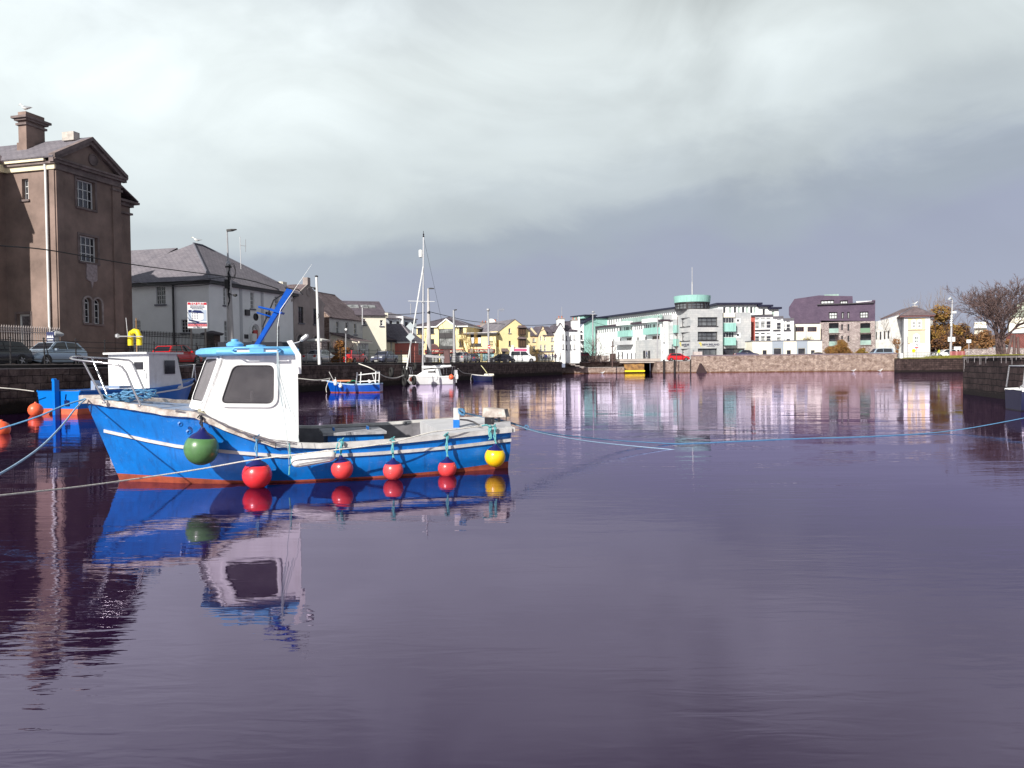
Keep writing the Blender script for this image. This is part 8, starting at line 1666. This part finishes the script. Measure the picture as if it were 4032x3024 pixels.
# chimneys' aerials on the terraces
for i, (px0, py0, py1, Y, lab) in enumerate(((1617, 1240, 1195, 125, 'thin spiky aerial mast on the pale block roof'), (2212, 1250, 1208, 160, 'thin mast behind the big white chimney'), (1961, 1275, 1220, 146, 'television aerial mast above the yellow gable roof'), (1427, 1280, 1208, 90, 'short lamp post before the cream house'))):
    mb = MB(); mb.tube([at(px0, py0, Y), at(px0, py1, Y)], .05 if i < 3 else .08, 5)
    if i == 2:
        mb.tube([at(1961, 1221, Y), at(1985, 1219, Y)], .04, 5)
        for x_ in (1969, 1974, 1979, 1984): mb.tube([at(x_, 1212, Y), at(x_, 1227, Y)], .025, 4)
    if i == 0:
        for y_ in (1200, 1208, 1216): mb.tube([at(1614, y_, Y), at(1620, y_ - 1, Y)], .03, 4)
    if i == 3: mb.lathe(at(px0, py1, Y), [(.02, -.05), (.2, 0), (.15, .12), (.02, .15)], 8)
    o = build(mb, 'aerial_mast' if i < 3 else 'street_lamp', M_galv, origin=at(px0, py0, Y)); tag(o, lab, 'aerial' if i < 3 else 'street lamp')

# ------------------------------------------------------------------ trees and shrubs
def branches(mb, P, d, L_, r, lvl, rs, spread=.5, up=.15, tips=None, nchild=3, sides=4, curve=.18, minr=.02):
    pts = [P]; rad = [r]; dd = d.copy(); k = 4 if lvl > 1 else 3
    for i in range(k):
        dd = (dd + V((rs.uniform(-curve, curve), rs.uniform(-curve, curve), rs.uniform(-curve, curve) + up * .3))).normalized(); pts.append(pts[-1] + dd * L_ / k); rad.append(r * (1 - .5 * (i + 1) / k))
    mb.tube(pts, rad, sides if lvl > 1 else 3, caps=False)
    if lvl == 0:
        if tips is not None: tips.append(pts[-1])
        return
    for c in range(nchild + (1 if lvl < 3 else 0)):
        t_ = rs.uniform(.3, 1) if c else 1.0; i = min(k - 1, int(t_ * k)); q = pts[i].lerp(pts[i + 1], t_ * k - i) if i < k else pts[-1]
        a_ = rs.uniform(0, 2 * PI); ax = dd.orthogonal().normalized(); ay = dd.cross(ax); sp_ = spread * rs.uniform(.6, 1.3)
        nd = (dd + (ax * math.cos(a_) + ay * math.sin(a_)) * sp_ + V((0, 0, up))).normalized(); branches(mb, q, nd, L_ * rs.uniform(.58, .82), max(minr, r * .52), lvl - 1, rs, spread, up, tips, nchild, sides, curve, minr)
def leaves(pts, n, spread, size, rs, mb):
    for p in pts:
        for _ in range(n):
            c = p + V((rs.gauss(0, spread), rs.gauss(0, spread), rs.gauss(0, spread))); a_ = V((rs.uniform(-1, 1), rs.uniform(-1, 1), rs.uniform(-1, 1))).normalized(); b_ = a_.orthogonal().normalized(); s_ = size * rs.uniform(.6, 1.4); mb.poly([c - a_ * s_, c + b_ * s_ * .5, c + a_ * s_, c - b_ * s_ * .5])
# big bare tree on the right pier
rs = random.Random(21); Yt = 92; base = basez(3938, Yt, GZ); root = empty('bare_tree', base, 0, 'big bare spreading tree on the right pier, twigs dark against the sky', 'tree')
mb = MB(); tips = []
for (dx, dz, px) in ((-.42, 1, 3930), (.05, 1, 3940), (.42, 1, 3952)):
    b0 = base + V((dx * .8, rs.uniform(-.3, .3), 0)); t0 = at(3925 + (dx + .42) * 28, 1335, Yt); mb.tube([b0, b0.lerp(t0, .5) + V((dx * .1, 0, 0)), t0], [.24, .19, .17], 7)
    for c in range(4):
        a_ = rs.uniform(0, 2 * PI); nd = V((dx * 1.3 + .75 * math.cos(a_), .65 * math.sin(a_), .95)).normalized(); branches(mb, t0, nd, rs.uniform(2.2, 3.1), .14, 5, rs, .62, .06, None, 3, 4, .22)
build(mb, 'branches', M_bark, root, merge=False, fix=False)
mb = MB()
for px, pxt, y0_ in ((3966, 3985, 1320), (3993, 3994, 1318), (4010, 4008, 1327)): b0 = basez(px, 88); mb = MB(); mb.tube([b0, at(pxt, y0_, 88)], [.16, .12], 6); o = build(mb, 'dead_tree', M_bark, origin=b0); tag(o, {3966: 'leaning dark trunk right of the big bare tree', 3993: 'thick upright dark stake between two thinner ones', 4010: 'thin upright dark stake nearest the right edge'}[px], 'tree')
# bare bush by the landing
rs = random.Random(5); base = basez(2318, 163.5, 2.3); root = empty('bare_bush', base, 0, 'dense bare grey-brown bush overhanging the landing by the bridge', 'bush'); mb = MB()
for k in range(20):
    a_ = rs.uniform(0, 2 * PI); nd = V((rs.uniform(-.9, 1.1), rs.uniform(-.4, .4), rs.uniform(.35, 1.2))).normalized(); branches(mb, base + V((rs.uniform(-1.6, 3.2), rs.uniform(-.5, .5), 0)), nd, rs.uniform(2.2, 3.6), .075, 3, rs, .6, .12, None, 2, 4, .25)
for k in range(14): nd = V((rs.uniform(-.6, .6), rs.uniform(-1, -.4), rs.uniform(-.2, .5))).normalized(); branches(mb, base + V((rs.uniform(.8, 4.6), -.5, 0)), nd, rs.uniform(.9, 1.4), .05, 2, rs, .7, -.1, None, 3, 3, .3)
build(mb, 'branches', mat('grey_twigs', (.13, .085, .075), .95, var=.4, vs=3), root, merge=False, fix=False)
# bare saplings before the pub
for i, (px, Y, y1, lab) in enumerate(((1868, 140, 1325, 'pale bare sapling in front of the link shop'), (1838, 141, 1330, 'bare multi-stemmed sapling at the right edge of the yellow pub'), (1650, 143, 1335, 'bare thin sapling at the left of the yellow pub'))):
    rs = random.Random(30 + i); base = basez(px, Y); root = empty('bare_sapling', base, 0, lab, 'tree', 'bare saplings by the yellow buildings'); mb = MB(); hgt_ = at(px, y1, Y).z - GZ
    for k in range(6): nd = V((rs.uniform(-.35, .35), rs.uniform(-.3, .3), 1)).normalized(); branches(mb, base + V((rs.uniform(-.3, .3), 0, 0)), nd, hgt_ * .55, .07, 3, rs, .35, .25, None, 2, 4, .12)
    build(mb, 'branches', mat('ochre_twigs', (.26, .17, .06), .95, var=.4, vs=3), root, merge=False, fix=False)
# brown evergreen mass and orange shrubs
def leafy(name, label, px, Y, halfw_px, ytop, cols, seed, nb=9, dens=60, trunk=True, yb=1400, depth=.5, sz=.24, cat='tree'):
    rs = random.Random(seed); base = basez(px, Y); hw = halfw_px / F * Y; ht = at(px, ytop, Y).z - GZ; root = empty(name, base, 0, label, cat); lobes = []
    for k in range(nb):
        x = rs.uniform(-.8, .8); zz = rs.uniform(.12, .82) * ht * (1 - .35 * abs(x)); lobes.append((base + V((x * hw, rs.uniform(-depth, depth) * hw, zz)), rs.uniform(.28, .46) * min(hw, ht)))
    lobes.append((base + V((0, 0, ht * .85)), .2 * ht)); mbs = [MB() for _ in cols]
    for (c, r) in lobes:
        n_ = int(min(1500, dens * 2.2 * r * r / (sz * sz) * .16))
        for _ in range(n_):
            d = V((rs.gauss(0, 1), rs.gauss(0, 1), rs.gauss(0, 1))).normalized() * r * rs.uniform(.55, 1.08); d.z *= .85; q = c + d
            if q.z < GZ: continue
            a_ = V((rs.uniform(-1, 1), rs.uniform(-1, 1), rs.uniform(-1, 1))).normalized(); b_ = a_.orthogonal().normalized(); s_ = sz * rs.uniform(.5, 1.4); mbs[rs.randrange(len(cols))].poly([q - a_ * s_, q + b_ * s_ * .6, q + a_ * s_, q - b_ * s_ * .6])
    tot = MB()
    for i, m_ in enumerate(mbs): o_ = len(tot.v); tot.v += m_.v; tot.f += [tuple(x + o_ for x in f_) for f_ in m_.f]; tot.m += [i] * len(m_.f)
    build(tot, 'crown', cols, root, fix=False)
    mb = MB()
    for k in range(5): branches(mb, base + V((rs.uniform(-.25, .25) * hw, 0, 0)), V((rs.uniform(-.5, .5), rs.uniform(-.3, .3), 1)).normalized(), ht * .5, .16 if trunk else .05, 3, rs, .5, .2, None, 2, 4)
    build(mb, 'trunk', M_bark, root, merge=False, fix=False)
Mb1 = mat('olive_brown_leaves', (.26, .15, .03), .9, var=.4, vs=1); Mb2 = mat('russet_leaves', (.20, .09, .03), .9, var=.4, vs=1); Mb3 = mat('dark_brown_leaves', (.06, .03, .02), .9); Mo = mat('orange_twigs', (.30, .13, .03), .9, var=.4, vs=1.5); Mo2 = mat('tawny_twigs', (.22, .12, .05), .9); My = mat('yellow_green_leaves', (.24, .22, .03), .9)
leafy('evergreen_tree', 'big rounded olive-brown tree right of the yellow and white house', 3705, 168, 62, 1205, [Mb1, Mb2, Mb1], 1, 34, 36)
leafy('evergreen_tree', 'lower russet-brown tree filling the gap before the bare tree', 3790, 172, 55, 1275, [Mb2, Mb3, Mb1], 2, 26, 34)
leafy('evergreen_tree', 'dark brown undergrowth tree at the foot of the olive-brown one', 3730, 160, 62, 1310, [Mb3, Mb2], 3, 24, 30)
leafy('thicket', 'reddish thicket behind the roadside wall and bare tree', 3880, 165, 60, 1300, [Mb2, Mo2, Mb2], 4, 24, 30, False, cat='bush')
leafy('thicket', 'brown thicket in front of the maroon building', 3935, 158, 40, 1320, [Mb2, Mo2], 5, 18, 30, False, cat='bush')
leafy('low_shrub', 'yellow-green low shrub behind the roadside wall', 3850, 152, 18, 1362, [My, Mo], 6, 6, 26, False, cat='bush', sz=.1)
leafy('orange_shrub', 'large rounded orange-brown shrub in front of the purple block', 3310, 163, 52, 1338, [Mo, Mo2, Mb1], 7, 20, 34, False, cat='bush', sz=.11)
leafy('orange_shrub', 'low yellowish shrub right of the large orange-brown one', 3400, 161, 36, 1370, [My, Mo, Mb1], 8, 9, 30, False, cat='bush', sz=.1)
leafy('orange_shrub', 'tall narrow orange willow beside the yellow and white house', 3530, 160, 16, 1335, [Mo, Mo], 9, 8, 26, False, cat='bush', sz=.1)
leafy('garden_hedge', 'orange-brown hedge in front of the terrace house', 1340, 78, 38, 1340, [Mo, Mb2], 10, 12, 26, False, cat='hedge', sz=.09)
leafy('roof_planting', 'tuft of yellow-green grass planting on the low white terrace roof', 3176, 168, 20, 1332, [My, Mb1], 11, 7, 24, False, cat='plant', sz=.09)
rs = random.Random(8)
for i, (px, Y, y1, lab) in enumerate(((3690, 172, 1195, 'pale bare treetop rising behind the olive-brown tree'), (3520, 168, 1270, 'wispy bare tree in front of the whitewashed building'))):
    base = basez(px, Y); root = empty('bare_sapling', base, 0, lab, 'tree'); mb = MB(); hgt_ = at(px, y1, Y).z - GZ
    for k in range(7): nd = V((rs.uniform(-.45, .45), rs.uniform(-.3, .3), 1)).normalized(); branches(mb, base + V((rs.uniform(-1, 1), 0, 0)), nd, hgt_ * .45, .10, 4, rs, .4, .2, None, 2, 4, .14)
    build(mb, 'branches', mat('pale_twigs', (.24, .17, .12), .95, var=.4, vs=3), root, merge=False, fix=False)

# ------------------------------------------------------------------ people and birds
def person(P, h, rz, top, legs, label, stride=.22, lean=0.0, hair=(.03, .02, .02), grp='people on the quays'):
    k = h / 1.75
    J = [(0, 0, .95), (0, 0, 1.15), (lean * .3, 0, 1.38), (lean * .4, 0, 1.50), (lean * .5, 0, 1.62), (lean * .5, 0, 1.72),
         (0, .10, .90), (stride * .6, .11, .50), (stride * .7, .11, .08), (stride * .7 + .15, .11, .03), (0, -.10, .90), (-stride * .3, -.11, .48), (-stride, -.11, .10), (-stride + .14, -.11, .03),
         (lean * .35, .19, 1.40), (-.05, .25, 1.12), (.08, .26, .88), (.11, .26, .80), (lean * .35, -.19, 1.40), (.06, -.25, 1.12), (.16, -.26, .90), (.19, -.26, .82)]
    Ed = [(0, 1), (1, 2), (2, 3), (3, 4), (4, 5), (0, 6), (6, 7), (7, 8), (8, 9), (0, 10), (10, 11), (11, 12), (12, 13), (2, 14), (14, 15), (15, 16), (16, 17), (2, 18), (18, 19), (19, 20), (20, 21)]
    Rr = [.14, .15, .16, .06, .095, .07, .10, .07, .05, .04, .10, .07, .05, .04, .07, .05, .04, .035, .07, .05, .04, .035]
    me = bpy.data.meshes.new('person'); me.from_pydata([V(j) * k for j in J], Ed, []); o = bpy.data.objects.new('person', me); COL.objects.link(o)
    m = o.modifiers.new('skin', 'SKIN'); m.use_smooth_shade = True
    for i, sv in enumerate(me.skin_vertices[0].data): sv.radius = (Rr[i] * k, Rr[i] * k * (1.15 if i in (1, 2) else 1)); sv.use_root = (i == 0)
    s_ = o.modifiers.new('sub', 'SUBSURF'); s_.levels = 1; s_.render_levels = 1
    dg = bpy.context.evaluated_depsgraph_get(); nm = bpy.data.meshes.new_from_object(o.evaluated_get(dg)); o.modifiers.clear(); o.data = nm
    nm.materials.clear()
    for c_ in (mat('cloth_%d' % (int(top[0] * 999) + int(top[2] * 77)), top, .9), mat('trousers_%d' % int(legs[0] * 999), legs, .9), mat('skin', (.50, .28, .20), .6), mat('hair_dark', hair, .9)): nm.materials.append(c_)
    for p in nm.polygons:
        z = p.center.z / k; x = p.center.x / k
        p.material_index = 1 if z < .93 and abs(p.center.y) / k < .2 else (0 if z < 1.49 and not (z < .84) else (2 if z < 1.70 and (x > .0 or z < .9) else 3))
    o.location = P; o.rotation_euler = (0, 0, rz); return tag(o, label, 'person', grp)
D1, D2, D3 = (.02, .02, .05), (.03, .03, .035), (.05, .04, .05)
person(basez(2546, 163.6, 2.96), 1.75, 0, (.04, .05, .12), D1, 'person in dark blue walking right across the bridge')
ppl = [(2098, 146, (.02, .02, .02), 'person in black standing just right of the white van'), (2122, 147, D3, 'person in dark grey by the railing beneath the beige house'), (2140, 149, (.5, .45, .42), 'person in a pale top by the railing beneath the beige gable'), (2150, 147, (.03, .03, .12), 'person in navy beneath the right side of the beige gable'), (2162, 149, (.55, .52, .5), 'person in a whitish jacket among the group below the beige building'), (2176, 147, D1, 'person in very dark clothes left of the white gabled house'), (2187, 149, (.08, .05, .07), 'person in a dark plum jacket at the foot of the white gabled house'), (2206, 148.5, (.6, .58, .56), 'person in white before the white gabled house wall')]
for i, (px, Y, c_, lab) in enumerate(ppl): person(basez(px, Y), 1.7 + .08 * (i % 3), 1.3 * i, c_, D2, lab, .1 + .05 * (i % 3))
person(basez(3652 + 44, 139.8, GZ + .0), 1.7, PI, (.62, .70, .02), D1, 'cyclist in a bright yellow vest beside the white hatchback', .15, -.2); person(basez(3684, 139.6), 1.72, PI, D2, D1, 'dark-clothed person with reddish cap beside the cyclist', .1, -.1, (.4, .05, .03))
person(basez(1793 - 19, 119.5, GZ), 1.2, 0, (.02, .03, .25), (.02, .03, .2), 'child in bright blue bending by the boot of the silver estate car', .1, .3)
def bicycle(P, rz, label):
    root = empty('bicycle', P, rz, label, 'bicycle', local=True)
    for x in (-.52, .52):
        mb = MB(); mb.tube([(x + .34 * math.cos(a_), 0, .35 + .34 * math.sin(a_)) for a_ in [2 * PI * i / 16 for i in range(17)]], .022, 5); build(mb, 'wheel', M_tyre, root)
    mb = MB(); 
    for a_, b_ in (((-.52, .35), (-.12, .33)), ((-.12, .33), (-.22, .85)), ((-.52, .35), (-.2, .78)), ((-.12, .33), (.36, .78)), ((-.2, .78), (.36, .82)), ((.36, .9), (.52, .35))): mb.tube([(a_[0], 0, a_[1]), (b_[0], 0, b_[1])], .02, 5)
    build(mb, 'frame', M_iron, root); mb = MB(); mb.tube([(.36, 0, .9), (.34, 0, 1.0)], .02, 5); mb.tube([(.3, -.25, 1.0), (.36, -.1, 1.02), (.36, .1, 1.02), (.3, .25, 1.0)], .015, 5); build(mb, 'handlebar', M_iron, root); mb = MB(); mb.box((-.24, 0, .9), (.25, .12, .05)); build(mb, 'saddle', M_iron, root)
bicycle(basez(3690, 139.0), PI, 'dark bicycle held by the cyclist on the right pier'); bicycle(basez(3668, 139.4), 0.1, 'dark bicycle left of the one held by the cyclist')
def gull(P, rz, label, k=1.0, grp='gulls'):
    root = empty('seagull', P, rz, label, 'gull', grp, local=True)
    mb = MB(); secs = []
    for x, z, ry, rz_ in ((-.30, .20, .01, .008), (-.2, .20, .035, .02), (-.08, .19, .07, .065), (.04, .20, .075, .075), (.12, .24, .05, .055), (.16, .30, .038, .04), (.19, .34, .042, .04), (.24, .345, .03, .028), (.27, .34, .01, .01)):
        secs.append([(x * k, ry * math.cos(a_) * k, (z + rz_ * math.sin(a_)) * k) for a_ in [2 * PI * i / 10 for i in range(10)]])
    mb.loft(secs); mb.tube([(.0, .03, .14 * k), (.0, .03, 0)], .008 * k, 4); mb.tube([(.02, -.03, .14 * k), (.02, -.03, 0)], .008 * k, 4); build(mb, 'body', M_frame, root, smooth=60)
    for s_ in (-1, 1): mb = MB(); mb.prism([(.08 * k, s_ * .075 * k, .23 * k), (-.05 * k, s_ * .08 * k, .25 * k), (-.33 * k, s_ * .03 * k, .2 * k), (-.1 * k, s_ * .07 * k, .17 * k)], (0, s_ * .01, 0)); build(mb, 'wing', mat('gull_grey', (.35, .37, .4), .8), root)
    mb = MB(); mb.lathe((.26 * k, 0, .335 * k), [(.012 * k, 0), (.002, .06 * k)], 6, axis=(1, 0, -.15)); build(mb, 'beak', mat('yellow_beak', (.7, .45, .03), .5), root)
gull(GULL1, PI - .2, 'seagull standing on the tall chimney of the brown tower', 1.8); gull(GULL2, PI, 'seagull sitting on the ridge of the white house roof', 1.7); gull(GULL3, 0, 'seagull on the roof peak of the yellow and white house', 2.4)
for px, lab in ((3361, 'white gull floating at the foot of the far wall'), (3466, 'white gull floating near the right end of the far wall'), (2348, 'white gull floating below the pale landing')):
    P = wat(px, 1464.5 if px > 3000 else 1470); gull(V((P.x, min(P.y, 150.5) , -.10)), 0, lab, 1.8)
